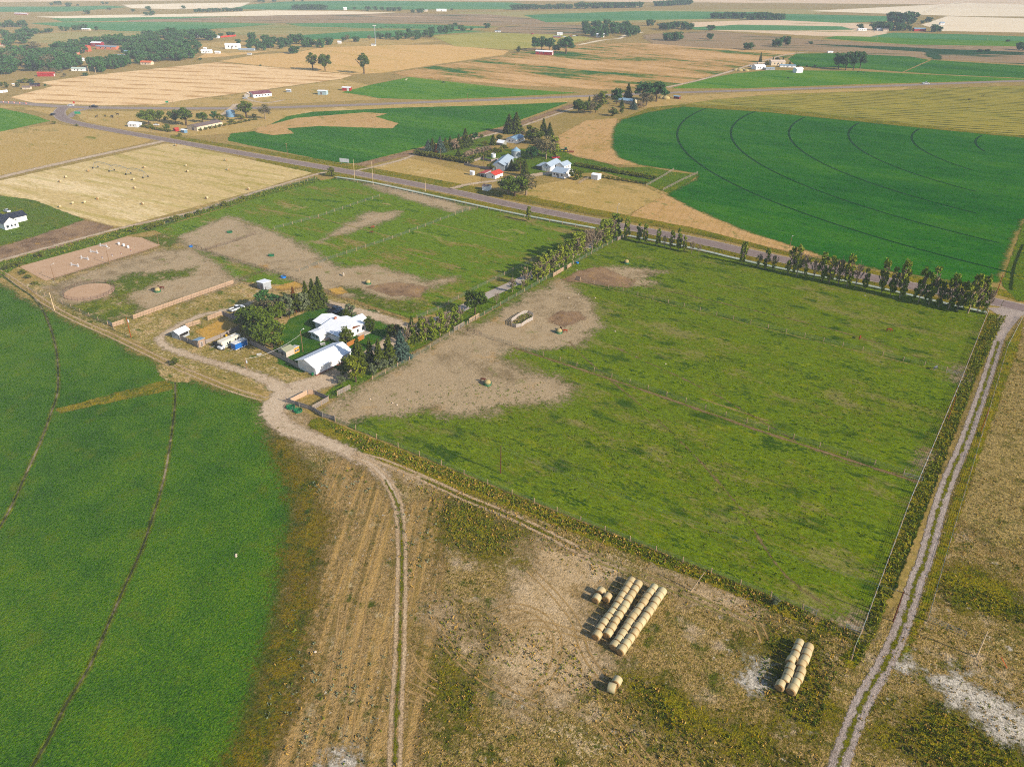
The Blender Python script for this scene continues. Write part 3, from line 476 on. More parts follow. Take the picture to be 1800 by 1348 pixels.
# ---------------------------------------------------------------- trees
def leafmat(name, c1, c2, rough=.7, trans=.25):
    m = N(name); geo = m.n('NewGeometry'); oi = m.n('ObjectInfo')
    r = m.math('ADD', m.math('MULTIPLY', geo.outputs['Random Per Island'], .6), m.math('MULTIPLY', oi.outputs['Random'], .4))
    col = m.mix(r, c1, c2)
    b = m.n('BsdfPrincipled', {'Base Color': col, 'Roughness': rough, 'Specular IOR Level': .2}).outputs[0]
    t = m.n('BsdfTranslucent', {'Color': m.mix(.5, col, (.10, .14, .01, 1))}).outputs[0]
    return m.out(m.n('MixShader', {0: trans, 1: b, 2: t}).outputs[0])
LF = {
 'broad': leafmat('broadleaf_foliage', C(62, 88, 18), C(124, 138, 42)),
 'dark': leafmat('dark_town_foliage', C(44, 88, 46), C(92, 130, 70)),
 'poplar': leafmat('poplar_foliage', C(92, 122, 40), C(180, 182, 88)),
 'spruce': leafmat('spruce_foliage', C(62, 80, 26), C(116, 124, 44)),
 'blue': leafmat('blue_spruce_foliage', C(66, 92, 82), C(118, 136, 118)),
 'silver': leafmat('silvery_foliage', C(100, 112, 78), C(146, 150, 116)),
 'pine': leafmat('yellow_green_pine', C(96, 112, 18), C(160, 160, 46)),
 'caragana': leafmat('hedge_foliage', C(78, 96, 22), C(150, 146, 52)),
 'grey': leafmat('thin_grey_foliage', C(100, 96, 66), C(146, 134, 100)),
 'dry': leafmat('bare_twigs', C(140, 118, 96), C(182, 158, 130), trans=.05),
 'rust': leafmat('browning_foliage', C(96, 60, 22), C(150, 96, 40)),
}
BARK = flat('grey_bark', C(150, 132, 112), .9, .1, .25, 3); BARKD = flat('dark_bark', C(92, 76, 60), .9, .1, .25, 3); BARKW = flat('pale_poplar_bark', C(164, 146, 124), .85, .1, .2, 3)
def quads(cen, size, rng, flatn=None, elong=1.0):
    n = len(cen); a = rng.normal(size=(n, 3)); a /= np.linalg.norm(a, axis=1)[:, None]
    b = rng.normal(size=(n, 3))
    if flatn is not None: b = b*.6+flatn
    b -= (a*b).sum(1)[:, None]*a; b /= np.linalg.norm(b, axis=1)[:, None]; c = np.cross(a, b)
    s = (size*rng.uniform(.6, 1.3, n))[:, None] if not hasattr(size, 'shape') else size[:, None]
    a = a*s*elong; c = c*s
    V = np.stack([cen-a-c*.6, cen+a*.3-c, cen+a+c*.5, cen-a*.2+c], 1).reshape(-1, 3)
    return V, np.arange(4*n).reshape(n, 4)
def tubes(segs, sides=5):
    """segs: (p0, p1, r0, r1)"""
    V = []; Fq = []; k = 0
    for p0, p1, r0, r1 in segs:
        p0 = np.array(p0, float); p1 = np.array(p1, float); d = p1-p0; d /= max(np.linalg.norm(d), 1e-6)
        a = np.cross(d, [0, 0, 1.0]) if abs(d[2]) < .9 else np.cross(d, [1.0, 0, 0]); a /= np.linalg.norm(a); b = np.cross(d, a)
        for p, r in ((p0, r0), (p1, r1)):
            for i in range(sides):
                t = 2*math.pi*i/sides; V.append(p+r*(math.cos(t)*a+math.sin(t)*b))
        for i in range(sides): j = (i+1) % sides; Fq.append((k+i, k+j, k+sides+j, k+sides+i))
        k += 2*sides
    return np.array(V), np.array(Fq)
def limbs(rng, h, r, n, spread, up, lo=.3, sub=2):
    segs = []; top = np.array([rng.normal()*.03*h, rng.normal()*.03*h, h*.8]); ps = [np.zeros(3)+[0, 0, -.15]]
    for i in range(1, 6):
        ps.append(top*i/5+np.array([rng.normal()*.012*h, rng.normal()*.012*h, 0]))
    for i in range(5): segs.append((ps[i], ps[i+1], r*(1-.17*i), r*(1-.17*(i+1))))
    ends = []
    for i in range(n):
        f = rng.uniform(lo, .9); z = f*h*.8; base = top*f; a = rng.uniform(0, 2*math.pi); L = spread*h*(1.15-f)*rng.uniform(.7, 1.2)
        d = np.array([math.cos(a), math.sin(a), up*rng.uniform(.7, 1.3)]); mid = base+d*L*.55; e = mid+(d+[0, 0, .3])*L*.45
        segs.append((base, mid, r*.38*(1.1-f), r*.22*(1.1-f))); segs.append((mid, e, r*.22*(1.1-f), .02)); ends.append(e)
        for _ in range(sub):
            q = mid+(rng.normal(size=3)*.4+[0, 0, .5])*L*.5; segs.append((mid, q, r*.15*(1.1-f), .015)); ends.append(q)
    return segs, ends
def crown_blobs(blobs, per, size, rng, shell=.55):
    V = []; Q = []; k = 0
    for (c, rad) in blobs:
        n = max(6, int(per)); d = rng.normal(size=(n, 3)); d /= np.linalg.norm(d, axis=1)[:, None]
        rr = rng.uniform(shell, 1.08, n)[:, None]; cen = np.array(c)+d*rr*np.array(rad)
        v, q = quads(cen, size, rng, d); V.append(v); Q.append(q+k); k += len(v)
    return np.concatenate(V), np.concatenate(Q)
PRO = {}
def proto(kind, crown, trunk): PRO.setdefault(kind, []).append((crown, trunk))
def mk_broad(kind, seed, mat, h=1.0, wd=.42, nb=26, per=80, size=.030, tr=.035, lo=.28, bark=BARKD, zc=.62, gap=.2, fl=.8):
    """unit height tree"""
    r = np.random.default_rng(seed); segs, ends = limbs(r, 1.0, tr, 9, .42, .7, lo=.3)
    bl = []
    for i in range(nb):
        for _ in range(30):
            p = r.uniform(-1, 1, 3)
            if np.linalg.norm(p) < 1 and np.linalg.norm(p) > .35: break
        z = zc+p[2]*(1-zc)*.86; k = r.uniform(.10, .17)*(wd/.42)**.5
        bl.append(((p[0]*wd*.85, p[1]*wd*.85, max(z, lo)), (k, k, k*fl)))
    V, Q = crown_blobs(bl, per, size, r)
    cm = mesh_np(kind+'_crown', V, [Q], mat); tv, tf = tubes(segs); tm = mesh_np(kind+'_trunk', tv, [tf], bark, smooth=True); proto(kind, cm, tm)
def mk_poplar(kind, seed, mat, bare=False, bark=BARKW, lean=0, dens=1.0, top=1.0):
    r = np.random.default_rng(seed); segs, ends = limbs(r, 1.0, .016, 16 if not bare else 24, .17 if not bare else .2, 2.2, lo=.18, sub=2)
    segs.append(((0, 0, .75), (.01, .01, 1.0), .008, .002))
    if bare:
        bl = []
        tv0 = []
        for i in range(11 if dens else 0):
            z = r.uniform(.12, .78); bl.append(((r.normal()*.05, r.normal()*.05, z), (.05, .05, .08)))
        more = []
        for e in ends:
            for _ in range(4): more.append((e, e+r.normal(size=3)*[.02, .02, .01]+[0, 0, .05], .0025, .0008))
        segs += more
        tv, tf = tubes(segs, 4); tm = mesh_np(kind+'_trunk', tv, [tf], bark)
        if bl: V, Q = crown_blobs(bl, 45*dens, .018, r); cm = mesh_np(kind+'_crown', V, [Q], mat)
        else: cm = None
        proto(kind, cm, tm); return
    bl = []
    side = r.uniform(0, 6.28)
    for i in range(34):
        z = r.uniform(.14, .98)*top; w = .115*(1-abs(z-.5)**1.6*1.6)
        if r.uniform() < .24: continue
        a = r.uniform(0, 6.28); bl.append(((math.cos(a)*w*r.uniform(.4, 1.2)+.02*math.cos(side), math.sin(a)*w*r.uniform(.4, 1.2), z), (.045, .045, .085*r.uniform(.7, 1.2))))
    V, Q = crown_blobs(bl, 56*dens, .021, r, .3)
    cm = mesh_np(kind+'_crown', V, [Q], mat); tv, tf = tubes(segs, 5); tm = mesh_np(kind+'_trunk', tv, [tf], bark); proto(kind, cm, tm)
def mk_spruce(kind, seed, mat, wd=.24, n=2400, size=.022, bark=BARKD, lay=15, pw=.9):
    r = np.random.default_rng(seed); cen = []; nn = []
    per = n//(lay*7)
    for L in range(lay):
        f = L/(lay-1); z = .06+.92*f; rad = wd*(1-f)**pw+.012
        nb = max(4, int(11*(1-f)+3)); off = r.uniform(0, 6.28)
        for b in range(nb):
            a = off+2*math.pi*b/nb+r.normal()*.15; R = rad*r.uniform(.75, 1.15)
            for _ in range(per):
                t = r.uniform(.15, 1)**.7; cen.append((math.cos(a+r.normal()*.12)*R*t, math.sin(a+r.normal()*.12)*R*t, z-.06*t*t*(1-f)*1.2+r.normal()*.008)); nn.append((math.cos(a)*.4, math.sin(a)*.4, 1))
    V, Q = quads(np.array(cen), size, r, np.array(nn), 1.3)
    cm = mesh_np(kind+'_crown', V, [Q], mat); tv, tf = tubes([((0, 0, -.02), (0, 0, .95), .022, .004)], 6); tm = mesh_np(kind+'_trunk', tv, [tf], bark, smooth=True); proto(kind, cm, tm)
for i in range(3):
    mk_broad('broad', 10+i, LF['broad'], nb=30, per=110, size=.028, lo=.20, wd=.46); mk_broad('cottonwood', 20+i, LF['dark'], nb=22, per=70, size=.032, wd=.40, lo=.26)
    mk_broad('farbroad', 30+i, LF['dark'], nb=22, per=44, size=.052, wd=.60, lo=.12, zc=.52); mk_broad('shrub', 40+i, LF['caragana'], nb=16, per=50, size=.05, wd=.55, lo=.15, zc=.5, tr=.05)
    mk_spruce('spruce', 50+i, LF['spruce']); mk_spruce('bluespruce', 60+i, LF['blue'], wd=.30)
    mk_broad('greytree', 70+i, LF['grey'], nb=18, per=45, size=.026, wd=.40, lo=.25, bark=BARK)
for i in range(5): mk_poplar('poplar', 80+i, LF['poplar'], dens=1.15)
for i in range(3): mk_poplar('barepoplar', 90+i, LF['poplar'], bare=True, dens=1.0)
for i in range(2): mk_poplar('deadpoplar', 95+i, LF['poplar'], bare=True, dens=0)
for i in range(2):
    mk_spruce('rustspruce', 100+i, LF['rust'], wd=.2); mk_broad('pine', 104+i, LF['pine'], nb=20, per=80, size=.028, wd=.33, lo=.2, zc=.55); mk_broad('silver', 108+i, LF['silver'], nb=16, per=60, size=.036, wd=.42, lo=.15, zc=.52)
    mk_broad('dryshrub', 112+i, LF['dry'], nb=16, per=60, size=.03, wd=.5, lo=.15, zc=.5, bark=BARK)
    mk_broad('roundpine', 116+i, LF['spruce'], nb=24, per=90, size=.028, wd=.36, lo=.12, zc=.54)
    mk_broad('tallcottonwood', 120+i, LF['broad'], nb=20, per=70, size=.026, wd=.24, lo=.36, tr=.04, bark=BARKD)
NAMES = {'broad': 'broadleaf_tree', 'cottonwood': 'cottonwood_tree', 'farbroad': 'cottonwood_tree', 'shrub': 'shrub', 'spruce': 'spruce_tree', 'bluespruce': 'blue_spruce', 'greytree': 'willow_tree', 'poplar': 'poplar_tree',
 'barepoplar': 'poplar_tree', 'deadpoplar': 'poplar_tree', 'rustspruce': 'spruce_tree', 'pine': 'pine_tree', 'silver': 'silverberry_tree', 'dryshrub': 'shrub', 'roundpine': 'pine_tree', 'tallcottonwood': 'cottonwood_tree'}
CATS = {'shrub': 'shrub', 'dryshrub': 'shrub'}
TR = random.Random(11)
def tree(kind, px, py, hpx, label, group=None, wide=1.0, world_h=None, pos=None, rz=None, var=None):
    """px, py = foot; hpx = height in photo pixels"""
    p = g(px, py) if pos is None else pos; h = world_h or max(.6, hat(px, py, hpx))
    cm, tm = (PRO[kind][var % len(PRO[kind])] if var is not None else TR.choice(PRO[kind]))
    r = bpy.data.objects.new(NAMES[kind], None); COL.objects.link(r); r.location = (p[0], p[1], .03); r.rotation_euler = (0, 0, TR.uniform(0, 6.28) if rz is None else rz)
    r.scale = (h*wide, h*wide, h); tag(r, label, CATS.get(kind, 'tree'), group)
    if cm: link('crown', cm, r)
    link('trunk' if kind not in CATS else 'stem', tm, r); return r
ORD = ['first', 'second', 'third', 'fourth', 'fifth', 'sixth', 'seventh', 'eighth', 'ninth', 'tenth', 'eleventh', 'twelfth', 'thirteenth', 'fourteenth', 'fifteenth', 'sixteenth', 'seventeenth', 'eighteenth', 'nineteenth', 'twentieth']
ORD += ['twenty-'+o for o in ORD[:9]] + ['thirtieth'] + ['thirty-'+o for o in ORD[:9]] + ['fortieth'] + ['forty-'+o for o in ORD[:9]]
# roadside row: zoom coordinates turned to photo pixels (foot x, foot y, height px, kind)
z7 = lambda x, y: (1080+x/5, 370+y/5); z8 = lambda x, y: (1400+x/5, 430+y/5)
row = [(z7(103, 258), 38, 'p'), (z7(212, 278), 33, 'p'), (z7(265, 292), 34, 'p'), (z7(378, 318), 30, 'p'), (z7(440, 325), 24, 'd'), (z7(495, 340), 33, 'p'), (z7(560, 352), 38, 'p'), (z7(615, 367), 27, 'p'), (z7(675, 382), 27, 'd'), (z7(740, 388), 22, 'd'),
 (z7(1123, 475), 40, 'p'), (z7(1258, 502), 28, 'b'), (z7(1325, 518), 37, 'p'), (z7(1393, 532), 32, 'b'), (z7(1530, 562), 48, 'p'), (z7(1598, 575), 52, 'p'), (z7(1670, 590), 46, 'b'), (z7(1745, 603), 40, 'd'),
 (z8(215, 322), 50, 'p'), (z8(285, 340), 48, 'p'), (z8(362, 352), 52, 'b'), (z8(437, 372), 56, 'p'), (z8(515, 385), 50, 'd'), (z8(590, 403), 38, 'p'), (z8(740, 425), 58, 'p'), (z8(825, 450), 50, 'p'), (z8(905, 472), 64, 'p'),
 (z8(1070, 508), 58, 'p'), (z8(1158, 528), 66, 'p'), (z8(1242, 547), 44, 'p'), (z8(1327, 568), 60, 'p'), (z8(1413, 583), 50, 'p'), (z8(1500, 608), 66, 'p'), (z8(1590, 600), 64, 'p'), (z8(1650, 612), 50, 'b')]
kd = {'p': ('poplar', 'leafy'), 'b': ('barepoplar', 'thin-crowned'), 'd': ('deadpoplar', 'bare grey')}
for i, ((x, y), hp, k) in enumerate(row):
    tree(kd[k][0], x, y, hp, '%s poplar, %s poplar from the left in the roadside row' % (kd[k][1], ORD[i]), 'poplars in the row along the paved road', wide=TR.uniform(.95, 1.2))
tree('poplar', 929, 390, 27, 'lone small poplar left of the others beside the concrete ditch', wide=1.2)
# driveway shelterbelt
drv = [(713, 607, 36, 'b'), (725, 602, 40, 'b'), (742, 600, 40, 'p'), (750, 598, 46, 'b'), (762, 597, 36, 'p'), (774, 590, 40, 'p'), (786, 584, 44, 'b'), (798, 578, 40, 'p'), (810, 573, 38, 'b'), (835, 553, 42, 'P'),
 (873, 535, 22, 'd'), (901, 514, 30, 'b'), (918, 510, 20, 'b'), (926, 503, 38, 'b'),
 (945, 495, 44, 'p'), (951, 492, 36, 'p'), (957, 487, 40, 'p'), (963, 483, 42, 'p'), (969, 479, 36, 'p'), (976, 475, 34, 'p'), (983, 470, 38, 'p'), (990, 467, 34, 'p'), (997, 463, 42, 'p'), (1004, 458, 46, 'p'), (1011, 453, 44, 'p'), (1019, 449, 40, 'p'), (1026, 446, 44, 'b'), (1033, 444, 48, 'd'),
 (1040, 441, 44, 'd'), (1047, 437, 40, 'b'), (1054, 433, 38, 'p'), (1061, 429, 42, 'p'), (1067, 425, 40, 'p'), (1074, 421, 36, 'b'), (1080, 418, 42, 'p')]
dk = {'p': ('poplar', 'leafy'), 'b': ('barepoplar', 'half-bare'), 'd': ('deadpoplar', 'leafless'), 'P': ('broad', 'broad bushy')}
for i, (x, y, hp, k) in enumerate(drv):
    tree(dk[k][0], x, y, hp, '%s tree, %s from the house in the driveway shelterbelt' % (dk[k][1], ORD[i]), 'trees of the shelterbelt beside the concrete driveway', wide=TR.uniform(1.5, 2.0) if k == 'p' else (1.0 if k == 'P' else 1.3))
# farmyard trees (house zoom at 480,560 x7.49, zoom at 360,480 x7.49)
A_ = lambda x, y: (480+x/7.49, 560+y/7.49); B_ = lambda x, y: (360+x/7.49, 480+y/7.49)
yard = [('roundpine', A_(970, 345), 29, 'rounded dark pine beside the right end of the white house', 1.0), ('roundpine', A_(1280, 175), 24, 'rounded green pine at the front corner of the white house', .95),
 ('spruce', A_(1130, 630), 46, 'tall dark spruce at the far end of the white barn', 1.25), ('spruce', A_(1285, 600), 42, 'slim olive spruce second from the white barn end', .75), ('spruce', A_(1400, 640), 45, 'olive spruce standing by the gravel turnaround', .9),
 ('spruce', A_(1530, 600), 48, 'dark spruce just left of the blue spruce', 1.1), ('bluespruce', A_(1690, 520), 45, 'large blue spruce standing beside the paddock fence', 1.1), ('roundpine', A_(1600, 250), 26, 'bushy pine behind the blue spruce', 1.2),
 ('spruce', (725, 600), 40, 'green spruce right of the blue spruce', 1.0), ('roundpine', A_(920, 750), 28, 'dark pine at the near corner of the white barn', 1.0), ('pine', A_(1090, 835), 42, 'yellow-green pine with bare trunk near the white barn', 1.0),
 ('silver', A_(1310, 745), 19, 'silvery shrub-like tree nearest the wooden gate panel', 1.0), ('silver', A_(1440, 680), 20, 'silvery small tree between two others by the fence', 1.0), ('silver', A_(1560, 620), 19, 'silvery small tree below the blue spruce', 1.0), ('silver', A_(900, 865), 15, 'small pale shrubby tree beside the barn driveway', .9),
 ('broad', B_(700, 760), 30, 'spreading green tree left of the lawn, near the corral fence', 1.3), ('broad', B_(760, 900), 42, 'large green tree behind the parked trailer', 1.3), ('broad', B_(880, 980), 38, 'large green tree at the lawn edge by the wooden fence', 1.3), ('broad', B_(560, 720), 28, 'green tree overhanging the corral corner', 1.3),
 ('cottonwood', B_(800, 480), 30, 'dark round-topped tree behind the parked pickup', 1.2), ('greytree', B_(850, 620), 34, 'thin grey-green tree in the middle of the yard grove', 1.1), ('greytree', B_(700, 560), 24, 'thin twiggy tree right of the white pickup', 1.1), ('broad', B_(960, 640), 30, 'green tree at the upper edge of the lawn', 1.1),
 ('greytree', B_(1010, 600), 34, 'grey-green tree in the grove above the lawn', 1.0), ('silver', B_(1120, 590), 38, 'tall greyish spruce-like tree above the lawn', .7), ('rustspruce', B_(1190, 500), 38, 'rust-brown dying spruce in the yard grove', .95), ('silver', B_(1290, 510), 34, 'pale grey-green tree beside the dying spruce', .75),
 ('spruce', B_(1350, 470), 44, 'left dark spruce of the tall pair above the house', .9), ('spruce', B_(1440, 460), 46, 'middle dark spruce above the white house', 1.1), ('spruce', B_(1520, 430), 46, 'right dark spruce of the tall cluster above the house', 1.2),
 ('silver', (618, 556), 20, 'round silvery tree behind the white house', 1.2), ('roundpine', (609, 560), 15, 'small green bushy tree behind the white house', 1.2), ('shrub', (309, 641), 10, 'lone small bush beside the farm gravel track', 1.2),
 ('broad', B_(640, 690), 30, 'green tree filling the middle of the yard grove', 1.3), ('cottonwood', B_(900, 560), 32, 'dark tree in the upper part of the yard grove', 1.2), ('broad', B_(830, 800), 34, 'green tree between the two largest at the lawn edge', 1.2), ('spruce', B_(1080, 540), 34, 'olive spruce among the yard grove top trees', 1.1), ('roundpine', B_(1240, 520), 30, 'dark conifer filling the gap above the lawn', 1.0),
 ('shrub', (492, 610), 10, 'low bush under the large trees by the lawn', 1.3)]
for k, (x, y), hp, lb, wd in yard: tree(k, x, y, hp*1.1, lb, wide=wd*1.08)
# mid farm (zoom 720,180 x6)
D_ = lambda x, y: (720+x/6, 180+y/6)
midf = [('spruce', D_(1050, 325), 31, 'left of two tall dark spruces beside the field lane', 1.3), ('spruce', D_(1125, 325), 34, 'right of two tall dark spruces beside the field lane', 1.3), ('roundpine', D_(1300, 440), 32, 'wide dark conifer beside the blue-roofed house', 1.2), ('spruce', D_(1410, 345), 27, 'dark spruce top left behind the wide conifer', 1.0), ('spruce', D_(1475, 355), 22, 'dark spruce top right behind the wide conifer', 1.1),
 ('greytree', D_(1350, 560), 30, 'pale leafy tree on the left of the farm clump by the tractor', .9), ('greytree', D_(1440, 600), 38, 'tall pale-trunked tree in the clump near the green tractor', .9), ('poplar', D_(1520, 580), 34, 'pale poplar nearest the green tractor', 1.6), ('cottonwood', D_(1290, 600), 24, 'dark tree at the left foot of the farm clump', .9),
 ('spruce', D_(880, 450), 17, 'small dark spruce on the farm lawn', 1.2), ('roundpine', D_(950, 400), 11, 'rounded green bush-tree left of the blue-roofed house', 1.1), ('shrub', D_(758, 373), 6, 'small round tree alone on the farm lawn edge', 1.1), ('shrub', D_(795, 465), 9, 'small thin shrub on the farm lawn', .9),
 ('bluespruce', D_(200, 520), 20, 'bluish spruce at the left end of the conifer belt', 1.2), ('spruce', D_(245, 520), 22, 'dark spruce second in the conifer belt', 1.2), ('bluespruce', D_(325, 525), 25, 'blue-grey spruce in the conifer belt', 1.1), ('rustspruce', D_(285, 530), 13, 'brown dead spruce low in the conifer belt', 1.2), ('spruce', D_(380, 515), 22, 'dark spruce right of the blue-grey spruce in the belt', 1.1), ('spruce', D_(430, 500), 22, 'dark spruce at the middle of the conifer belt', 1.1), ('dryshrub', D_(478, 500), 19, 'leafless brown tree in the conifer belt', .7),
 ('spruce', D_(520, 490), 24, 'dark spruce right of the brown tree in the belt', 1.1), ('spruce', D_(590, 470), 30, 'tallest dark spruce of the conifer belt', 1.1), ('spruce', D_(640, 450), 18, 'dark spruce near the right end of the conifer belt', 1.2), ('cottonwood', D_(685, 400), 13, 'round dark tree at the right end of the conifer belt', 1.1), ('spruce', D_(515, 575), 14, 'small spruce standing in front of the belt by the hedge', 1.2),
 ('spruce', D_(1075, 720), 18, 'pine at the right gable of the long grey barn', 1.4), ('roundpine', D_(1150, 730), 24, 'dark pine between the grey barn and the white houses', 1.1), ('spruce', D_(1215, 780), 28, 'tall dark pine beside the farm driveway', 1.0), ('shrub', D_(870, 715), 11, 'dark bush at the left gable of the long grey barn', 1.1), ('shrub', D_(1750, 815), 18, 'small round tree at the corner of the white farmhouse', .9),
 ('broad', (905, 345), 32, 'large bushy tree standing alone beside the paved road', 1.3), ('greytree', (925, 343), 34, 'thin-topped pale tree in the roadside bush clump', 1.3), ('greytree', (893, 341), 30, 'pale twiggy tree at the left of the roadside clump', 1.1)]
for k, (x, y), hp, lb, wd in midf: tree(k, x, y, hp*1.08, lb, wide=wd*1.35)
for i, x in enumerate(np.linspace(80, 640, 17)):
    xx, yy = D_(x, 540+.17*x); tree('shrub', xx, yy, 9, 'olive hedge shrub, %s from the left of the farm hedge' % ORD[i], 'shrubs of the hedge below the conifer belt', wide=1.6)
for i, (x, y) in enumerate([(590, 560), (630, 545), (670, 530), (710, 520), (755, 510), (800, 500), (840, 492)]):
    xx, yy = D_(x, y+25); tree('dryshrub', xx, yy, 11, 'grey-brown leafless shrub, %s from the left of the dry thicket' % ORD[i], 'leafless shrubs behind the farm hedge', wide=1.6)
for i, (x, y) in enumerate([(690, 600), (735, 590), (780, 580), (830, 560), (880, 545), (920, 530), (960, 520), (1000, 500)]):
    xx, yy = D_(x, y+5); tree('shrub', xx, yy, 10, 'dark green shrub, %s from the left behind the old corral' % ORD[i], 'green shrubs behind the old corral', wide=1.4)
hA = [(1015+(1150-1015)*i/17, 292+(316-292)*i/17) for i in range(18)]; hB = [(1060+(1135-1060)*i/9, 313+(324-313)*i/9) for i in range(10)]
for i, (x, y) in enumerate(hA): tree('shrub', x, y, 7, 'garden hedge bush, %s from the left in the far farm hedgerow' % ORD[i], 'bushes of the far farm hedgerow', wide=1.7)
for i, (x, y) in enumerate(hB): tree('shrub', x, y, 5, 'garden hedge bush, %s from the left in the near farm hedgerow' % ORD[i], 'bushes of the near farm hedgerow', wide=1.7)
# homestead by the highway, right (zoom 880,60 x6)
E_ = lambda x, y: (880+x/6, 60+y/6)
hs = [('broad', E_(820, 835), 22, 'bushy tree at the left end of the roadside homestead grove', 1.0), ('broad', E_(880, 840), 20, 'pale green tree second in the homestead grove', 1.0), ('spruce', E_(930, 800), 22, 'dark conifer inside the homestead grove', 1.0), ('greytree', E_(950, 840), 20, 'pale-trunked thin tree of the homestead grove', 1.0), ('greytree', E_(1010, 750), 18, 'bare pale tree behind the homestead grove', 1.0), ('poplar', E_(1075, 750), 22, 'bright green tree at the right of the homestead grove', 2.6),
 ('broad', E_(1000, 830), 16, 'small light-green tree at the grove edge', 1.1), ('cottonwood', E_(1215, 740), 25, 'rounded green tree left of the blue-roofed homestead', 1.1), ('spruce', E_(1340, 690), 26, 'pointed dark spruce behind the blue-roofed homestead', 1.3), ('cottonwood', E_(1500, 720), 32, 'dark spreading tree right of the blue-roofed homestead', 1.3), ('cottonwood', E_(1640, 715), 32, 'widest dark tree of the homestead', 1.4), ('greytree', E_(1540, 760), 24, 'grey bare-branched tree beside the widest homestead tree', 1.3),
 ('spruce', E_(1275, 770), 14, 'small dark spruce in front of the homestead house', 1.2), ('bluespruce', E_(1400, 795), 17, 'grey-blue spruce in front of the homestead house', 1.3), ('roundpine', E_(1180, 865), 15, 'dark rounded shrub-tree at the front of the homestead lawn', 1.4), ('pine', E_(1275, 845), 12, 'small olive tree beside the rounded one on the homestead lawn', 1.0), ('dryshrub', E_(1480, 780), 10, 'brown shrub at the edge of the homestead lawn', 1.4),
 # red barn trees
 ('cottonwood', E_(360, 180), 22, 'tall cottonwood at the left above the red barn', .9), ('cottonwood', E_(430, 172), 24, 'tall cottonwood second from the left above the red barn', .9), ('cottonwood', E_(510, 175), 22, 'tall cottonwood above the middle of the red barn', 1.0), ('cottonwood', E_(585, 205), 14, 'dark tree at the right end of the red barn', 1.2), ('cottonwood', E_(690, 210), 27, 'largest dark cottonwood right of the red barn', 1.4), ('roundpine', E_(188, 200), 11, 'small dark tree alone left of the red barn', .9)]
for k, (x, y), hp, lb, wd in hs: tree(k, x, y, hp*1.1, lb, wide=wd*1.2)
# centre left: lone field trees and trailer homestead
F_ = lambda x, y: (200+x/6.43, 150+y/6.43)
cl = [('tallcottonwood', (550, 124), 33, 'tall gnarled cottonwood, left of three alone in the fields', 1.2), ('broad', (572, 125), 30, 'round-crowned cottonwood, middle of three alone in the fields', 1.1), ('tallcottonwood', (640, 130), 37, 'tallest gnarled cottonwood, right of three alone in the fields', 1.1),
 ('broad', F_(400, 450), 27, 'spreading tree left at the trailer homestead', 1.4), ('broad', F_(520, 410), 19, 'green tree behind the left spreading one at the trailer homestead', 1.3), ('broad', F_(700, 430), 23, 'left stem of the big double cottonwood at the trailer homestead', 1.2), ('tallcottonwood', F_(820, 455), 32, 'big cottonwood with pale forked trunk at the trailer homestead', 1.7), ('broad', F_(600, 510), 11, 'small tree in the hedge of the trailer homestead', 1.3),
 ('broad', F_(1010, 420), 18, 'bright tree behind the long white trailer', 1.3), ('cottonwood', F_(1140, 400), 17, 'dark tree behind the long white trailer', 1.1), ('shrub', F_(1200, 400), 12, 'dark shrub behind the trailer end', 1.3), ('tallcottonwood', F_(1500, 370), 31, 'tall cottonwood by the blue grain bin', 1.7), ('greytree', F_(1715, 385), 27, 'grey-green tree at the right end of the trailer homestead', 1.3), ('shrub', F_(1330, 420), 6, 'low dark bush right of the trailer', 2.0), ('shrub', F_(1450, 390), 7, 'dark hedge bush under the tall cottonwood', 2.2), ('shrub', F_(1290, 395), 5, 'little bush beside the blue grain bin', 1.2), ('shrub', F_(1590, 370), 8, 'dark bush between the two right homestead trees', 1.0),
 ('shrub', F_(745, 580), 6, 'dark bush alone on the road verge by the homestead', 1.3), ('shrub', F_(590, 400), 8, 'dark bush between the homestead trees', 1.2), ('shrub', F_(420, 480), 7, 'dark round bush by the left homestead cottage', 1.2), ('shrub', (583, 310), 16, 'bushy green shrub where the concrete ditch begins', .9), ('shrub', (1728, 600), 9, 'young green tree on the gravel road fence', .7), ('silver', (1363, 1062), 13, 'round grey-green willow bush on the pasture fence', 1.2)]
for k, (x, y), hp, lb, wd in cl: tree(k, x, y, hp, lb, wide=wd)
for i in range(22):
    t = i/21; x, y = F_(330+(860-330)*t, 475+(570-475)*t); 
    if i < 13: tree('shrub', x, y, 4.5, 'low hedge shrub, %s from the left along the homestead hedge' % ORD[i], 'hedge shrubs along the trailer homestead', wide=2.0)
for i in range(12):
    t = i/11; x, y = F_(980+(1600-980)*t, 515+(395-515)*t); tree('shrub', x, y, 4.5, 'low hedge shrub, %s from the left beside the long trailer' % ORD[i], 'hedge shrubs beside the long trailer', wide=2.0)
# scrub on the ditch banks left
for i, (x, y, hp) in enumerate([(20, 470, 9), (35, 468, 9), (10, 474, 8), (70, 452, 9), (235, 408, 8), (262, 404, 8), (270, 400, 9), (282, 397, 8), (296, 392, 8), (310, 388, 9), (330, 382, 7), (350, 376, 7), (375, 368, 7), (395, 362, 8), (428, 350, 6), (95, 218, 5), (135, 222, 4), (40, 482, 8), (50, 490, 7), (62, 500, 6), (95, 508, 0)]):
    if hp: tree('shrub', x, y, hp, 'ditch-bank bush, %s in the scrub line above the arena' % ORD[i], 'scrub bushes on the left ditch bank', wide=1.6)
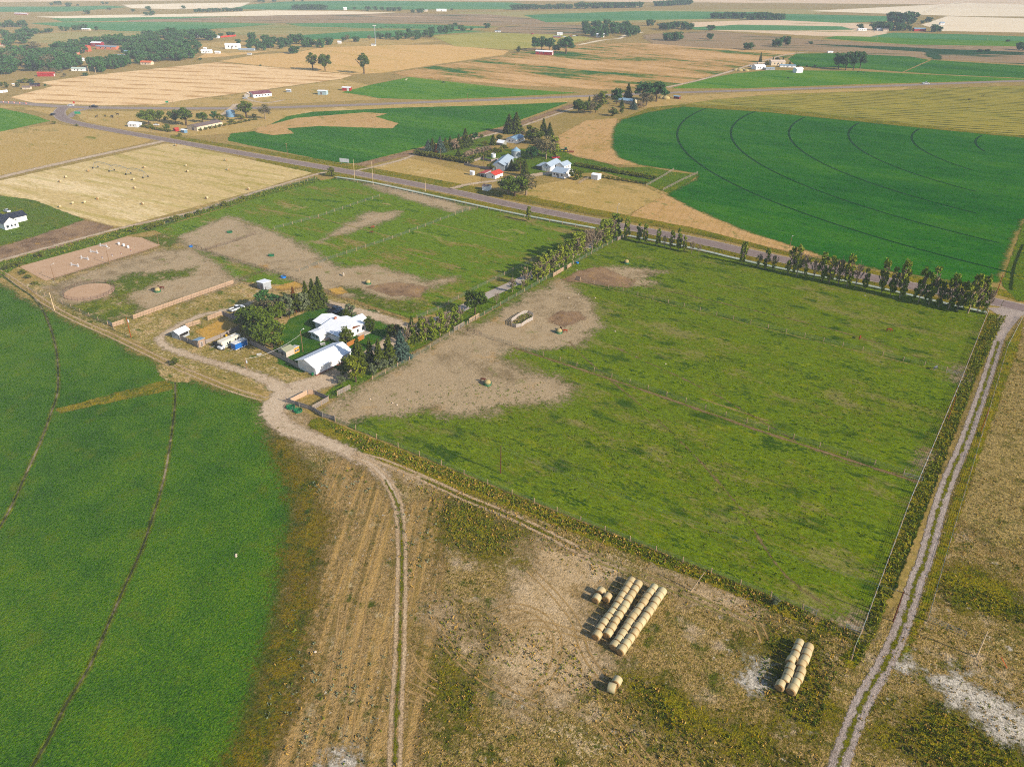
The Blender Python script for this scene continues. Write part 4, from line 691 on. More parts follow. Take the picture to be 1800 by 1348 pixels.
# town and far trees
TW = []
def town(poly, n, hpx, label, group, kinds=('farbroad',), wide=1.35):
    P = np.array(poly, float); R = TR; c = 0; pts = []
    while c < n:
        x = R.uniform(P[:, 0].min(), P[:, 0].max()); y = R.uniform(P[:, 1].min(), P[:, 1].max())
        if sdist(np.array([[x, y]]), P)[0] > 0 and all(abs(x-a)*.8+abs(y-b)*2.2 > hpx*.42 for a, b in pts):
            pts.append((x, y)); c += 1
        elif R.random() < .004: c += 1
    for x, y in pts: tree(R.choice(kinds), x, y, hpx*R.uniform(.75, 1.2), label, group, wide=wide)
town([(0, 96), (50, 92), (90, 104), (150, 112), (60, 130), (0, 135)], 30, 22, 'dark cottonwood in the dense tree cover at the town\'s left edge', 'town trees at the left edge', ('farbroad', 'farbroad', 'greytree'))
town([(55, 100), (130, 85), (148, 95), (136, 104), (140, 114), (120, 126), (100, 128), (70, 122)], 36, 18, 'cottonwood in the town wood left of the red-roofed hall', 'town trees left of the red-roofed hall')
town([(115, 82), (180, 76), (250, 70), (330, 62), (368, 62), (380, 72), (290, 80), (215, 80), (150, 82)], 42, 16, 'dark cottonwood along the town\'s far edge', 'town trees along the far edge')
town([(218, 98), (225, 84), (260, 82), (345, 84), (352, 104), (290, 112), (240, 112)], 42, 18, 'leafy cottonwood at the town\'s right edge beside the stubble', 'town trees beside the stubble field')
town([(158, 118), (212, 112), (235, 112), (212, 122), (165, 130)], 20, 20, 'tall narrow cottonwood of the dense stand facing the stubble', 'town trees in the dense stand facing the stubble', wide=.8)
town([(0, 60), (52, 64), (50, 82), (0, 84)], 10, 14, 'dark cottonwood at the photo\'s upper left edge', 'town trees at the upper left edge')
town([(428, 74), (500, 74), (560, 76), (600, 78), (560, 86), (470, 90), (430, 88)], 24, 16, 'cottonwood in the isolated grove right of the town', 'trees of the isolated grove right of town', wide=1.05)
town([(60, 128), (115, 128), (118, 136), (70, 140)], 7, 10, 'thin greyish tree near the red-roofed barn in town', 'thin town trees by the red barn', ('greytree',))
town([(0, 148), (60, 140), (75, 150), (40, 160), (0, 158)], 9, 8, 'low dark garden tree at the trailer court', 'garden trees of the trailer court', ('farbroad', 'shrub', 'roundpine'))
town([(662, 66), (740, 60), (816, 52), (820, 57), (740, 70), (672, 74)], 26, 13, 'cottonwood in the long roadside line of trees', 'trees of the long line beyond the stubble', wide=.9)
BULK = []
def far(pts, label, group=None, kinds=('farbroad',), bulk=False):
    if bulk:
        for (x, y, hp, *r) in pts:
            p = g(x, y); h = max(.6, hat(x, y, hp)); BULK.append((p, h, h*(r[0] if r else 1.2), TR.uniform(0, 6.28), TR.choice(PRO[TR.choice(kinds)])))
        return
    for i, (x, y, hp, *r) in enumerate(pts): tree(TR.choice(kinds), x, y, hp, label % ORD[i] if '%s' in label else label, group, wide=r[0] if r else 1.2)
far([(611, 75, 14), (625, 74, 12), (605, 72, 9), (650, 72, 11)], 'greyish tree, %s of those left of the long tree line', 'trees left of the long tree line', ('greytree', 'farbroad'))
far([(855, 50, 11), (828, 54, 7), (796, 48, 6), (801, 47, 7), (790, 47, 5)], 'small round tree, %s of those right of the long tree line', 'round trees right of the long tree line')
far([(518+i*4.2, 17.5, 10) for i in range(14)], 'cottonwood, %s from the left in the far straight grove', 'trees of the far straight grove', bulk=True)
far([(345+i*6.0, 22-i*.15, 7) for i in range(14)], 'bushy tree, %s from the left in the long low far hedgerow', 'trees of the long low far hedgerow', bulk=True)
far([(902+i*6.2, 18-i*.12, 10) for i in range(17)], 'cottonwood, %s from the left in the left far windbreak', 'trees of the left far windbreak', bulk=True)
far([(1015+i*6.4, 16-i*.12, 13) for i in range(18)], 'tall cottonwood, %s from the left in the middle far windbreak', 'trees of the middle far windbreak', bulk=True)
far([(1155+i*5.6, 12-i*.3, 12) for i in range(11)], 'hazy cottonwood, %s from the left in the right far windbreak', 'trees of the right far windbreak', bulk=True)
far([(1252+i*6.0, 33+(.6 if i % 2 else 0), 12) for i in range(10)], 'cottonwood, %s from the left in the grove amid pale stubble', 'trees of the grove amid pale stubble', bulk=True)
far([(1318+i*6.2, 35.5, 14) for i in range(10)], 'cottonwood, %s from the left in the grove\'s right half', 'trees of the right half of the grove amid pale stubble', bulk=True)
town([(1020, 52), (1070, 48), (1125, 54), (1120, 66), (1060, 68), (1025, 64)], 28, 17, 'dark tree of the valley farm wood beyond the red barn', 'trees of the valley farm wood', wide=1.0)
town([(1155, 50), (1210, 48), (1215, 54), (1160, 56)], 9, 13, 'tree of the small valley clump right of the farm wood', 'trees of the small valley clump')
far([(1144, 46, 14), (1176, 72, 18, 1.3), (1190, 72, 20, 1.3), (1250, 54, 12, 1.3), (1249, 70, 13, 1.2), (1316, 88, 13, 1.7), (1364, 83, 18, 1.1), (1380, 80, 20, 1.1)], 'rounded valley tree, %s from the left along the coulee slope', 'rounded trees scattered along the coulee')
far([(1474, 122, 32, .95), (1486, 124, 33, .95), (1499, 124, 34, .95), (1511, 121, 30, .95)], 'large dark cottonwood, %s from the left in the four-tree field clump', 'trees of the four-tree field clump', ('cottonwood',))
far([(1336, 110, 18, .9), (1348, 116, 9), (1358, 112, 12), (1366, 111, 12), (1376, 110, 10), (1388, 114, 8), (1404, 118, 4, 2), (1418, 118, 4, 2), (1432, 118, 4, 2)], 'dark farmstead tree, %s from the left at the right ranch', 'trees of the right ranch', ('spruce', 'roundpine'))
far([(1512, 52, 10, 1.3), (1536, 54, 14), (1546, 54, 17), (1556, 55, 18), (1566, 54, 19), (1578, 55, 18), (1588, 54, 14), (1598, 55, 10), (1572, 42, 26, 1.1), (1584, 42, 24, 1.1), (1600, 42, 26, 1.1), (1597, 44, 20), (1631, 40, 12), (1640, 57, 14, 1.1), (1648, 57, 13, 1.1), (1620, 42, 7)], 'dark ranch tree, %s in the upper right ranch grove', 'trees of the upper right ranch grove')
far([(1797, 89, 18, 1.2), (1771, 74, 5, 1.6), (1425, 78, 5, 2), (1722, 92, 6, 2), (1735, 91, 5, 2)], 'dark round tree, %s of those near the photo\'s right edge', 'round trees near the right edge')
far([(90, 10, 6), (98, 8, 7), (105, 9, 7), (122, 12, 9, 1.3), (137, 11, 4, 1.3), (181, 8, 5, 1.3), (188, 8, 5), (154, 25, 9, 1.4), (192, 18, 5, 1.6), (234, 21, 6, 1.3), (262, 20, 9), (257, 28, 7), (265, 28, 6), (269, 27, 8), (323, 16, 6, 1.3), (388, 5, 0.0)][:15], 'small hazy tree, %s from the left in the far upper left fields', 'hazy trees in the far upper left fields', bulk=True)
far([(6, 49, 11), (18, 48, 13), (25, 48, 9, 1.3), (32, 48, 9, 1.3), (42, 48, 13, 1.3), (48, 60, 13, 1.1), (56, 61, 13, 1.2), (62, 60, 12, 1.1), (72, 59, 6, 1.8), (85, 58, 8, 1.6), (90, 57, 8), (108, 54, 8, 1), (118, 55, 10, 1), (132, 54, 10, 1.1), (141, 53, 11), (148, 52, 12, 1.1), (170, 54, 8, 1.1)], 'dark hazy tree, %s from the left in the clumps beyond the town', 'trees in the clumps beyond the town', bulk=True)
far([(455, 4, 7, 1.4), (462, 5, 7, 1.3), (483, 4, 7, 1.4), (623, 17, 5), (647, 20, 11, 1.0), (660, 19, 8), (672, 19, 7), (684, 20, 9, 1.2), (692, 20, 9, 1.2), (702, 20, 8), (725, 23, 7), (737, 23, 9, 1.2), (742, 23, 8), (794, 19, 5), (516, 3, 4), (532, 3, 4)], 'hazy tree, %s from the left around the far ranches', 'hazy trees around the far ranches', bulk=True)
far([(517, 95, 17, 1.3), (535, 84, 10), (388, 65, 8, 1.2), (403, 65, 9, 1.1), (410, 64, 9, 1.1), (418, 78, 11, 1.0), (352, 106, 5, 1.3), (458, 117, 3, 1.3), (151, 134, 6, 2), (80, 152, 5, 1)], 'separate tree, %s from the left near the town edge', 'separate trees near the town edge')
_V = []; _F = []; _mi = []; _k = 0
for p_, h_, w_, rz_, (cm_, tm_) in BULK:
    for me_, mi_ in ((cm_, 0), (tm_, 1)):
        v = np.empty(len(me_.vertices)*3, np.float32); me_.vertices.foreach_get('co', v); v = v.reshape(-1, 3)*[w_, w_, h_]
        f = np.empty(len(me_.loops), np.int32); me_.loops.foreach_get('vertex_index', f); f = f.reshape(-1, 4)
        cz, sz = math.cos(rz_), math.sin(rz_); v = np.column_stack([v[:, 0]*cz-v[:, 1]*sz+p_[0], v[:, 0]*sz+v[:, 1]*cz+p_[1], v[:, 2]])
        _V.append(v); _F.append(f+_k); _mi += [mi_]*len(f); _k += len(v)
tag(link('distant_trees', mesh_np('distant_trees', np.concatenate(_V), [np.concatenate(_F)], [LF['dark'], BARKD], fm=_mi)), 'hazy rows and clumps of trees far off among the fields near the top', 'trees', kind='stuff')
print('trees', sum(1 for o in bpy.data.objects if o.get('category') == 'tree'), 'all', len(bpy.data.objects))
# ---------------------------------------------------------------- things
PM = {}
def pm(name, rgb, rough=.7, spec=.3, vary=.1, scale=2.0, metal=0.0, bump=0.0):
    if name not in PM: PM[name] = flat(name, C(*rgb), rough, spec, vary, scale, metal, bump)
    return PM[name]
def siding(name, c, per=.25, dark=.75, axis=2):
    m = N(name); tc = m.n('TexCoord').outputs['Object']; x = m.n('SeparateXYZ', {0: tc}).outputs[axis]
    k = m.math('FRACT', m.math('DIVIDE', x, per)); s = m.smooth(k, .0, .15); nn = m.noise(tc, 1.2, 4, .65)
    kk = m.math('MULTIPLY', m.n('MapRange', {0: s, 3: dark, 4: 1.0}).outputs[0], m.n('MapRange', {0: nn, 1: .3, 2: .7, 3: .88, 4: 1.1}).outputs[0])
    cc = m.n('VectorMath', {0: c[:3], 'Scale': kk}, operation='SCALE').outputs[0]
    return m.out(m.n('BsdfPrincipled', {'Base Color': cc, 'Roughness': .6, 'Specular IOR Level': .3}).outputs[0])
WHITE_S = siding('white_siding', (.74, .71, .67, 1)); GREY_S = siding('grey_metal_siding', C(176, 180, 182), .3, .8, 0); WOOD_S = siding('weathered_boards', C(156, 142, 128), .2, .7, 0)
ROOF_W = siding('white_standing_seam', (.78, .78, .77, 1), .6, .9, 0); ROOF_G = siding('grey_metal_roof', C(178, 190, 200), .5, .85, 0); ROOF_R = siding('red_metal_roof', C(196, 84, 70), .5, .85, 0); ROOF_D = siding('dark_shingles', C(44, 48, 60), .3, .8, 1)
ROOF_B = siding('brown_shingles', C(130, 112, 104), .3, .85, 1); ROOF_BL = siding('blue_grey_roof', C(150, 176, 192), .5, .85, 0); RED_S = siding('red_siding', C(168, 52, 52), .3, .8, 0); BLUE_S = siding('blue_siding', C(120, 152, 176), .3, .85, 0)
GLASS = pm('window_glass', (40, 50, 60), .15, .6, .05); TRIM = pm('white_trim', (236, 232, 224), .6); CREAM = pm('cream_paint', (226, 206, 178), .7)
WOODP = pm('pale_fence_wood', (186, 160, 132), .9, .1, .2, 3); WOODG = pm('grey_fence_wood', (150, 140, 132), .9, .1, .2, 3); PIPE = pm('rusty_brown_pipe', (98, 72, 60), .7, .3, .15); WIRE = pm('galvanised_wire', (140, 148, 132), .5, .4, .05, metal=.3); POLEW = pm('pole_wood', (140, 112, 84), .9, .1, .2, 3); POLER = pm('treated_pole_wood', (150, 92, 56), .9, .1, .2, 3)
STEEL = pm('grey_steel', (170, 176, 180), .45, .5, .1, metal=.5); BLACK = pm('black_rubber', (24, 24, 26), .8); WHITEP = pm('white_paint', (240, 240, 238), .35, .5, .03); GREENP = pm('green_poly', (24, 110, 70), .45, .4, .08); HAYM = pm('loose_hay', (184, 166, 122), .95, .1, .3, 4, bump=.5)
class MB:
    def __init__(s): s.V = []; s.F = []
    def add(s, V, Fq):
        k = len(s.V); s.V += [tuple(map(float, v)) for v in V]; s.F += [tuple(i+k for i in f) for f in Fq]; return s
    def box(s, x0, y0, z0, x1, y1, z1):
        return s.add(box_v(x0, y0, z0, x1, y1, z1), [(0, 3, 2, 1), (4, 5, 6, 7), (0, 1, 5, 4), (1, 2, 6, 5), (2, 3, 7, 6), (3, 0, 4, 7)])
    def prism(s, poly, lo, hi, axis='z'):
        """poly in the plane, extruded lo..hi along axis (x: poly=(y,z); y: poly=(x,z); z: poly=(x,y))"""
        n = len(poly)
        def P(a, b, t): return (t, a, b) if axis == 'x' else ((a, t, b) if axis == 'y' else (a, b, t))
        V = [P(a, b, lo) for a, b in poly]+[P(a, b, hi) for a, b in poly]
        Fq = [tuple(range(n))[::-1], tuple(range(n, 2*n))]+[(i, (i+1) % n, n+(i+1) % n, n+i) for i in range(n)]
        return s.add(V, Fq)
    def tube(s, p0, p1, r0, r1=None, sides=8, cap=True):
        v, f = tubes([(p0, p1, r0, r0 if r1 is None else r1)], sides); Fq = [tuple(q) for q in f]
        if cap: Fq += [tuple(range(sides))[::-1], tuple(range(sides, 2*sides))]
        return s.add(v, Fq)
    def lathe(s, prof, sides=16, c=(0, 0), axis='z'):
        n = len(prof); V = []
        for r, z in prof:
            for i in range(sides):
                t = 2*math.pi*i/sides; a, b = r*math.cos(t), r*math.sin(t)
                V.append((c[0]+a, c[1]+b, z) if axis == 'z' else ((z, c[0]+a, c[1]+b) if axis == 'x' else (c[0]+a, z, c[1]+b)))
        Fq = [(j*sides+i, j*sides+(i+1) % sides, (j+1)*sides+(i+1) % sides, (j+1)*sides+i) for j in range(n-1) for i in range(sides)]
        Fq += [tuple(range(sides))[::-1], tuple((n-1)*sides+i for i in range(sides))]
        return s.add(V, Fq)
    def mesh(s, name, mat, smooth=False, bevel=0):
        me = bpy.data.meshes.new(name); bm = bmesh.new(); vs_ = [bm.verts.new(v) for v in s.V]
        for f in s.F:
            try: bm.faces.new([vs_[i] for i in f])
            except ValueError: pass
        bmesh.ops.recalc_face_normals(bm, faces=bm.faces)
        if bevel: bmesh.ops.bevel(bm, geom=list(bm.edges), offset=bevel, segments=2, affect='EDGES', clamp_overlap=True)
        for f in bm.faces: f.smooth = smooth
        bm.to_mesh(me); bm.free(); me.materials.append(mat); return me
    def build(s, name, mat, parent=None, smooth=False, bevel=0, loc=None): return link(name, s.mesh(name, mat, smooth, bevel), parent, loc)
def thing(name, label, cat, p, rz=0, group=None, z=.03):
    o = bpy.data.objects.new(name, None); COL.objects.link(o); o.location = (p[0], p[1], z); o.rotation_euler = (0, 0, rz); tag(o, label, cat, group); return o
def dup(root, loc, rz=None, label=None, group=None):
    r = root.copy(); COL.objects.link(r); r.location = loc
    if rz is not None: r.rotation_euler = (0, 0, rz)
    if label: r['label'] = label
    if group: r['group'] = group
    for ch in list(root.children):
        c = ch.copy(); COL.objects.link(c); c.parent = r
        for q in list(ch.children): d = q.copy(); COL.objects.link(d); d.parent = c
    return r
# ---- buildings: c near corner, l end of the facing long side, s end of the facing short side (photo pixels on the ground)
def opening(t, face, L, Wd, a, b, z0, z1, kind, wallmat=None):
    e = .05; m = MB(); f = MB(); k = .08
    def bx(mb, a, b, z0, z1, d0, d1):
        if face == 'F': mb.box(a, -d1, z0, b, -d0, z1)
        elif face == 'B': mb.box(a, Wd+d0, z0, b, Wd+d1, z1)
        elif face == 'S': mb.box(-d1, a, z0, -d0, b, z1)
        else: mb.box(L+d0, a, z0, L+d1, b, z1)
    bx(f, a-k, b+k, z0-k, z1+k, .002, .04); bx(m, a, b, z0, z1, .042, .06)
    nm = {'w': 'window', 'd': 'door', 'g': 'garage_door', 'v': 'door'}[kind]
    mat = {'w': GLASS, 'd': pm('door_paint', (120, 110, 104)), 'g': pm('garage_door_white', (228, 224, 216)), 'v': pm('painted_doorway_shade', (38, 34, 32), .95)}[kind]  # v kind: dark panel painted as the shade inside an open doorway, no door leaf
    o = m.build(nm, mat, t); f.build('frame', TRIM, o)
def frame3(c, l, s):
    C0, Lp, Sp = g(*c), g(*l), g(*s); ex = Lp-C0; L = np.hypot(*ex); ex = ex/L; ey = np.array([-ex[1], ex[0]]); Wd = (Sp-C0)@ey
    return C0, math.atan2(ex[1], ex[0]), L, Wd
def gable(name, label, cat, c=None, l=None, s=None, at=None, hw=2.8, rise=1.4, over=.45, wall=WHITE_S, roof=ROOF_G, ridge='long', ops=(), group=None, mono=False, chim=None, skirt=None, px=None, hpx=None):
    if at:
        (cx, cy), ang, L, Wd = at
        if px: q_ = math.radians(ang); k_ = px*np.hypot(*(g(cx+1, cy)-g(cx, cy)))/(L*abs(math.cos(q_))+Wd*abs(math.sin(q_))); L *= k_; Wd *= k_; rise *= k_
        if hpx: hw = hat(cx, cy, hpx)*.75; rise = min(rise, hw*.6)
        rz = math.radians(ang); p = g(cx, cy); C0 = p-np.array([math.cos(rz), math.sin(rz)])*L/2-np.array([-math.sin(rz), math.cos(rz)])*Wd/2
    else: C0, rz, L, Wd = frame3(c, l, s); Wd = abs(Wd)
    t = thing(name, label, cat, C0, rz, group)
    w = MB(); r = MB(); th = .14
    if mono:
        w.prism([(0, 0), (Wd, 0), (Wd, hw), (0, hw+rise)], 0, L, 'x')
        sl = rise/Wd; r.prism([(-over, hw+rise+over*sl), (Wd+over, hw-over*sl), (Wd+over, hw-over*sl+th), (-over, hw+rise+over*sl+th)], -over, L+over, 'x')
    elif ridge == 'long':
        w.prism([(0, 0), (Wd, 0), (Wd, hw), (Wd/2, hw+rise), (0, hw)], 0, L, 'x'); sl = rise/(Wd/2)
        for sg in (0, 1):
            y = (lambda v: v) if sg == 0 else (lambda v: Wd-v)
            r.prism([(y(-over), hw-over*sl+.003), (y(Wd/2), hw+rise+.003), (y(Wd/2), hw+rise+th), (y(-over), hw-over*sl+th)], -over, L+over, 'x')
    else:
        w.prism([(0, 0), (L, 0), (L, hw), (L/2, hw+rise), (0, hw)], 0, Wd, 'y'); sl = rise/(L/2)
        for sg in (0, 1):
            y = (lambda v: v) if sg == 0 else (lambda v: L-v)
            r.prism([(y(-over), hw-over*sl+.003), (y(L/2), hw+rise+.003), (y(L/2), hw+rise+th), (y(-over), hw-over*sl+th)], -over, Wd+over, 'y')
    w.build('wall', wall, t); ro = r.build('roof', roof, t)
    if skirt: MB().box(-.02, -.02, 0, L+.02, Wd+.02, .5).build('foundation', skirt, t)
    if chim: x, y, z = chim; MB().box(L*x-.4, Wd*y-.4, hw+.4, L*x+.4, Wd*y+.4, hw+rise+z).build('chimney', pm('chimney_brick', (176, 120, 96)), ro)
    for (f_, a, b, z0, z1, k) in ops:
        span = L if f_ in 'FB' else Wd
        opening(t, f_, L, Wd, a*span, b*span, z0*hw, z1*hw, k)
    return t, L, Wd
wins = lambda f, n, z0=.4, z1=.75, w=.07: [(f, (i+1)/(n+1)-w/2, (i+1)/(n+1)+w/2, z0, z1, 'w') for i in range(n)]
# near barn
gable('barn', 'long white metal-roofed barn in front of the white house', 'barn', (556, 661), (617.5, 631), (526.7, 646.8), hw=3.2, rise=1.6, over=.7, wall=WHITE_S, roof=ROOF_W,
      ops=[('S', .08, .48, .02, .85, 'g'), ('S', .53, .93, .02, .85, 'g')], skirt=pm('reddish_plinth', (140, 96, 84)))
# garden shed with the orange end
gable('garden_shed', 'small grey-roofed shed on the lawn behind the wooden fence', 'shed', A_(178, 515), A_(285, 465), A_(95, 465), hw=2.2, rise=.7, over=.3, wall=pm('dirty_white_boards', (206, 192, 176), .8, .2, .15), roof=pm('mossy_shingles', (164, 164, 138), .9, .1, .2), ops=[('S', .3, .6, .1, .85, 'd')])
gable('chicken_coop', 'tiny orange-fronted coop joined to the end of the garden shed', 'coop', A_(285, 466), A_(350, 437), A_(258, 425), hw=1.7, rise=.5, over=.15, wall=pm('orange_ply', (214, 160, 84)), roof=TRIM, mono=True, ops=[('F', .12, .42, .35, .8, 'w'), ('F', .55, .85, .35, .8, 'w')])
Z1 = lambda x, y: (180+x/7.49, 480+y/7.49)
gable('horse_shelter', 'open shed with a white sheet roof in the corral corner', 'shed', Z1(1015, 880), Z1(1150, 815), Z1(925, 850), hw=2.2, rise=.9, over=.35, wall=GREY_S, roof=ROOF_W, ops=[('F', .1, .9, .35, .85, 'v')])
gable('tack_shed', 'little plywood shed with a grey lean-to roof in the corral fence', 'shed', Z1(1275, 985), Z1(1360, 948), Z1(1212, 955), hw=2.1, rise=.6, over=.2, wall=pm('weathered_ply', (168, 146, 128), .9, .1, .15), roof=ROOF_BL, mono=True, ops=[('F', .3, .6, .05, .85, 'd')])
gable('loafing_shed', 'grey box shed with a bright white roof by the straw pen', 'shed', B_(780, 237), B_(880, 205), B_(692, 200), hw=2.8, rise=.5, over=.3, wall=GREY_S, roof=ROOF_W, mono=True, ops=[('S', .15, .5, .02, .8, 'd')])
# main house: three joined wings under one white roof
hc, hl, hs = A_(880, 318), A_(1225, 165), A_(645, 215)
C0, rz, L, Wd = frame3(hc, hl, hs)
house = thing('ranch_house', 'sprawling white-roofed ranch house with a lawn and brick chimney', 'house', C0, rz)
Wd = abs(Wd); 
def wing(x0, y0, x1, y1, hw, rise, ridge, over=.6, root=house, roof=ROOF_W, wall=WHITE_S):
    w = MB(); r = MB(); th = .13
    if ridge == 'x':
        ym = (y0+y1)/2; sl = rise/((y1-y0)/2); w.prism([(y0, 0), (y1, 0), (y1, hw), (ym, hw+rise), (y0, hw)], x0, x1, 'x')
        for a, sg in ((y0, -1), (y1, 1)): r.prism([(a+sg*over, hw-over*sl+.004), (ym, hw+rise+.004), (ym, hw+rise+th), (a+sg*over, hw-over*sl+th)], x0-over, x1+over, 'x')
    else:
        xm = (x0+x1)/2; sl = rise/((x1-x0)/2); w.prism([(x0, 0), (x1, 0), (x1, hw), (xm, hw+rise), (x0, hw)], y0, y1, 'y')
        for a, sg in ((x0, -1), (x1, 1)): r.prism([(a+sg*over, hw-over*sl+.004), (xm, hw+rise+.004), (xm, hw+rise+th), (a+sg*over, hw-over*sl+th)], y0-over, y1+over, 'y')
    w.build('wall', wall, root); return r.build('roof', roof, root)
print('house dims', L, Wd, math.degrees(rz))
wing(0, 0, L, Wd, 2.9, 1.5, 'y', .8)
rf = wing(L*.22, Wd+.01, L*.85, Wd+6.5, 2.8, 1.1, 'y')
wing(L*.5, Wd*.42, L+3.5, Wd*.80, 2.9, .9, 'x')
wing(-4.0, Wd*.60, L*.12, Wd+1.0, 2.5, .5, 'x')
MB().box(L*.5-.5, Wd*.88, 4.0, L*.5+.5, Wd*.93, 5.2).build('chimney', pm('chimney_brick', (176, 120, 96)), rf)
MB().prism([(L*.5, 2.95), (L-.2, 2.95), (L*.5, 4.3)], -.06, -.02, 'y').build('gable_panel', pm('brown_gable_boards', (110, 66, 44)), house)
for a, b, y in ((L*.25, L*.33, 0), (L*.66, L*.72, 0), (L*.84, L*.94, 0)):
    o = MB().box(a, y-.06, 1.0, b, y-.03, 2.2).build('window', GLASS, house); MB().box(a-.1, y-.029, .9, b+.1, y-.01, 2.3).build('frame', TRIM, o)
for i in range(3):
    y = Wd*.70+i*1.7; o = MB().box(-4.06, y, 1.1, -4.03, y+1.1, 2.0).build('window', GLASS, house); MB().box(-4.029, y-.1, 1.0, -4.005, y+1.2, 2.1).build('frame', TRIM, o)
for i in range(4):
    y = 2+i*(Wd*.6-2)/4; o = MB().box(-.06, y, 1.9, -.03, y+1.6, 2.4).build('window', GLASS, house); MB().box(-.029, y-.1, 1.8, -.01, y+1.7, 2.5).build('frame', TRIM, o)
MB().box(L*.6, -2.5, 0, L, -.07, .35).build('porch', pm('porch_deck', (196, 184, 170)), house)
MB().box(-2.8, Wd*.5, 0, -.1, Wd*.6, .3).build('step', pm('back_step', (196, 176, 156)), house)
# black-roofed house at the left edge
gable('modern_house', 'white house with a black roof cut by the left edge', 'house', (10, 405), (34, 399.5), (-14, 391), hw=3.4, rise=2.4, over=.6, wall=WHITE_S, roof=ROOF_D, ridge='short', ops=[('F', .12, .3, .25, .6, 'w'), ('F', .45, .57, .3, .6, 'w'), ('F', .7, .82, .3, .6, 'w')])
gable('house_garage', 'white garage wing with a black roof behind the modern house', 'garage', at=((26, 389), 57, 9, 7), hw=2.8, rise=1.6, wall=WHITE_S, roof=ROOF_D, ops=[('E', .2, .8, .02, .8, 'g')])
# mid farm
gable('farm_house', 'white farmhouse nearest the road, grey roof and front steps', 'house', D_(1630, 808), D_(1725, 768), D_(1490, 790), hw=3.2, rise=1.9, wall=WHITE_S, roof=ROOF_G, ridge='short', ops=wins('S', 4, .45, .75, .12)[:1]+[('S', .45, .55, .1, .75, 'd')]+wins('S', 4, .45, .75, .12)[2:]+wins('F', 2, .45, .75, .1))
gable('farm_garage', 'white farm garage with a hay-door gable left of the farmhouse', 'garage', D_(1485, 733), D_(1590, 678), D_(1405, 715), hw=3.2, rise=1.8, wall=WHITE_S, roof=ROOF_G, ridge='long', ops=[('S', .12, .45, .02, .6, 'g'), ('S', .58, .9, .02, .6, 'g'), ('S', .42, .58, 1.0, 1.28, 'w')])
gable('carport', 'low carport lean-to on the left of the farm garage', 'carport', D_(1400, 716), D_(1470, 680), D_(1345, 705), hw=2.3, rise=.3, wall=pm('carport_dark_boards', (96, 96, 92)), roof=ROOF_G, mono=True)  # carport walls in one dark grey
gable('farm_wing', 'rear white wing with a grey roof behind the farmhouse', 'house', at=((990, 297), 57, 9, 6), hw=3.0, rise=1.6, wall=WHITE_S, roof=ROOF_G, ops=wins('F', 2))
gable('machine_barn', 'long grey tin barn behind the red-roofed shed', 'barn', D_(1000, 728), D_(1095, 640), D_(893, 703), hw=3.6, rise=1.9, wall=GREY_S, roof=ROOF_G, ops=[('S', .68, .82, .02, .6, 'd')])
gable('red_roof_shed', 'white shed under a bright red roof beside the farm lane', 'shed', D_(900, 812), D_(985, 778), D_(795, 802), hw=2.4, rise=1.4, wall=WHITE_S, roof=ROOF_R, ops=[('S', .2, .35, .35, .7, 'w')])
gable('red_roof_lean', 'grey open-fronted shed with a low red roof at the left of the other', 'shed', D_(795, 792), D_(860, 762), D_(745, 782), hw=2.2, rise=.5, wall=GREY_S, roof=ROOF_R, mono=True, ops=[('S', .2, .8, .02, .8, 'v')])
gable('field_shed', 'white box shed with a brownish roof beside the paved road', 'shed', D_(830, 938), D_(864, 918), D_(768, 926), hw=2.6, rise=.6, over=.15, wall=WHITE_S, roof=ROOF_B, ridge='short')
gable('store_shed', 'white shed standing alone at the end of the farm hedgerows', 'shed', (1050.4, 317.2), (1056.6, 314.4), (1038.7, 315.2), hw=2.8, rise=.7, over=.15, wall=WHITE_S, roof=ROOF_W, ridge='short')
gable('pump_house', 'tiny white hut in the dry field left of the red-roofed shed', 'hut', at=((830, 308), -33, 3.2, 2.8), px=9, hw=2.2, rise=.6, over=.1, wall=WHITE_S, roof=ROOF_W)
gable('blue_roof_house', 'white house with pale blue roof beside the wide conifer', 'house', D_(1125, 438), D_(1215, 402), D_(1030, 420), hw=2.8, rise=1.2, wall=WHITE_S, roof=ROOF_BL, ops=wins('F', 2)+wins('S', 2))
gable('gazebo', 'small white pyramid-roofed gazebo near the blue-roofed house', 'gazebo', at=((882, 255), -33, 5, 5), hw=2.0, rise=1.4, wall=pm('gazebo_boards', (150, 150, 140)), roof=ROOF_W)
gable('homestead_house', 'blue-roofed house among the trees by the highway', 'house', at=((1103, 181), -33, 17, 10), px=32, hw=2.6, rise=1.5, wall=CREAM, roof=ROOF_BL, ops=wins('F', 4))
gable('pole_shed', 'small blue-roofed shelter beside the haystack by the highway', 'shed', at=((1190, 174), -33, 9, 6), px=12, hw=2.4, rise=.8, wall=pm('red_boards', (120, 60, 52)), roof=ROOF_BL)
gable('red_barn', 'red barn with a pale roof below the tall cottonwoods', 'barn', at=((957, 96.5), -18, 31, 9), px=31, hw=4.2, rise=1.6, wall=RED_S, roof=ROOF_W, ops=[('E', .2, .8, .02, .8, 'g'), ('F', .22, .28, .4, .8, 'w'), ('F', .45, .51, .4, .8, 'w')])
gable('long_trailer_home', 'long cream mobile home with a brown roof', 'mobile home', (347, 231), (392, 221.5), (336, 227), hw=3.0, rise=1.0, over=.2, wall=CREAM, roof=ROOF_B, ops=wins('F', 6, .4, .7, .04)+[('S', .3, .5, .1, .75, 'd')])
gable('roadside_cottage', 'little white cottage at the left end of the trailer homestead', 'house', (241, 224.7), (250.5, 222), (229, 222.5), hw=2.5, rise=1.0, over=.2, wall=WHITE_S, roof=ROOF_W, ridge='short', ops=wins('F', 1)+wins('S', 2))
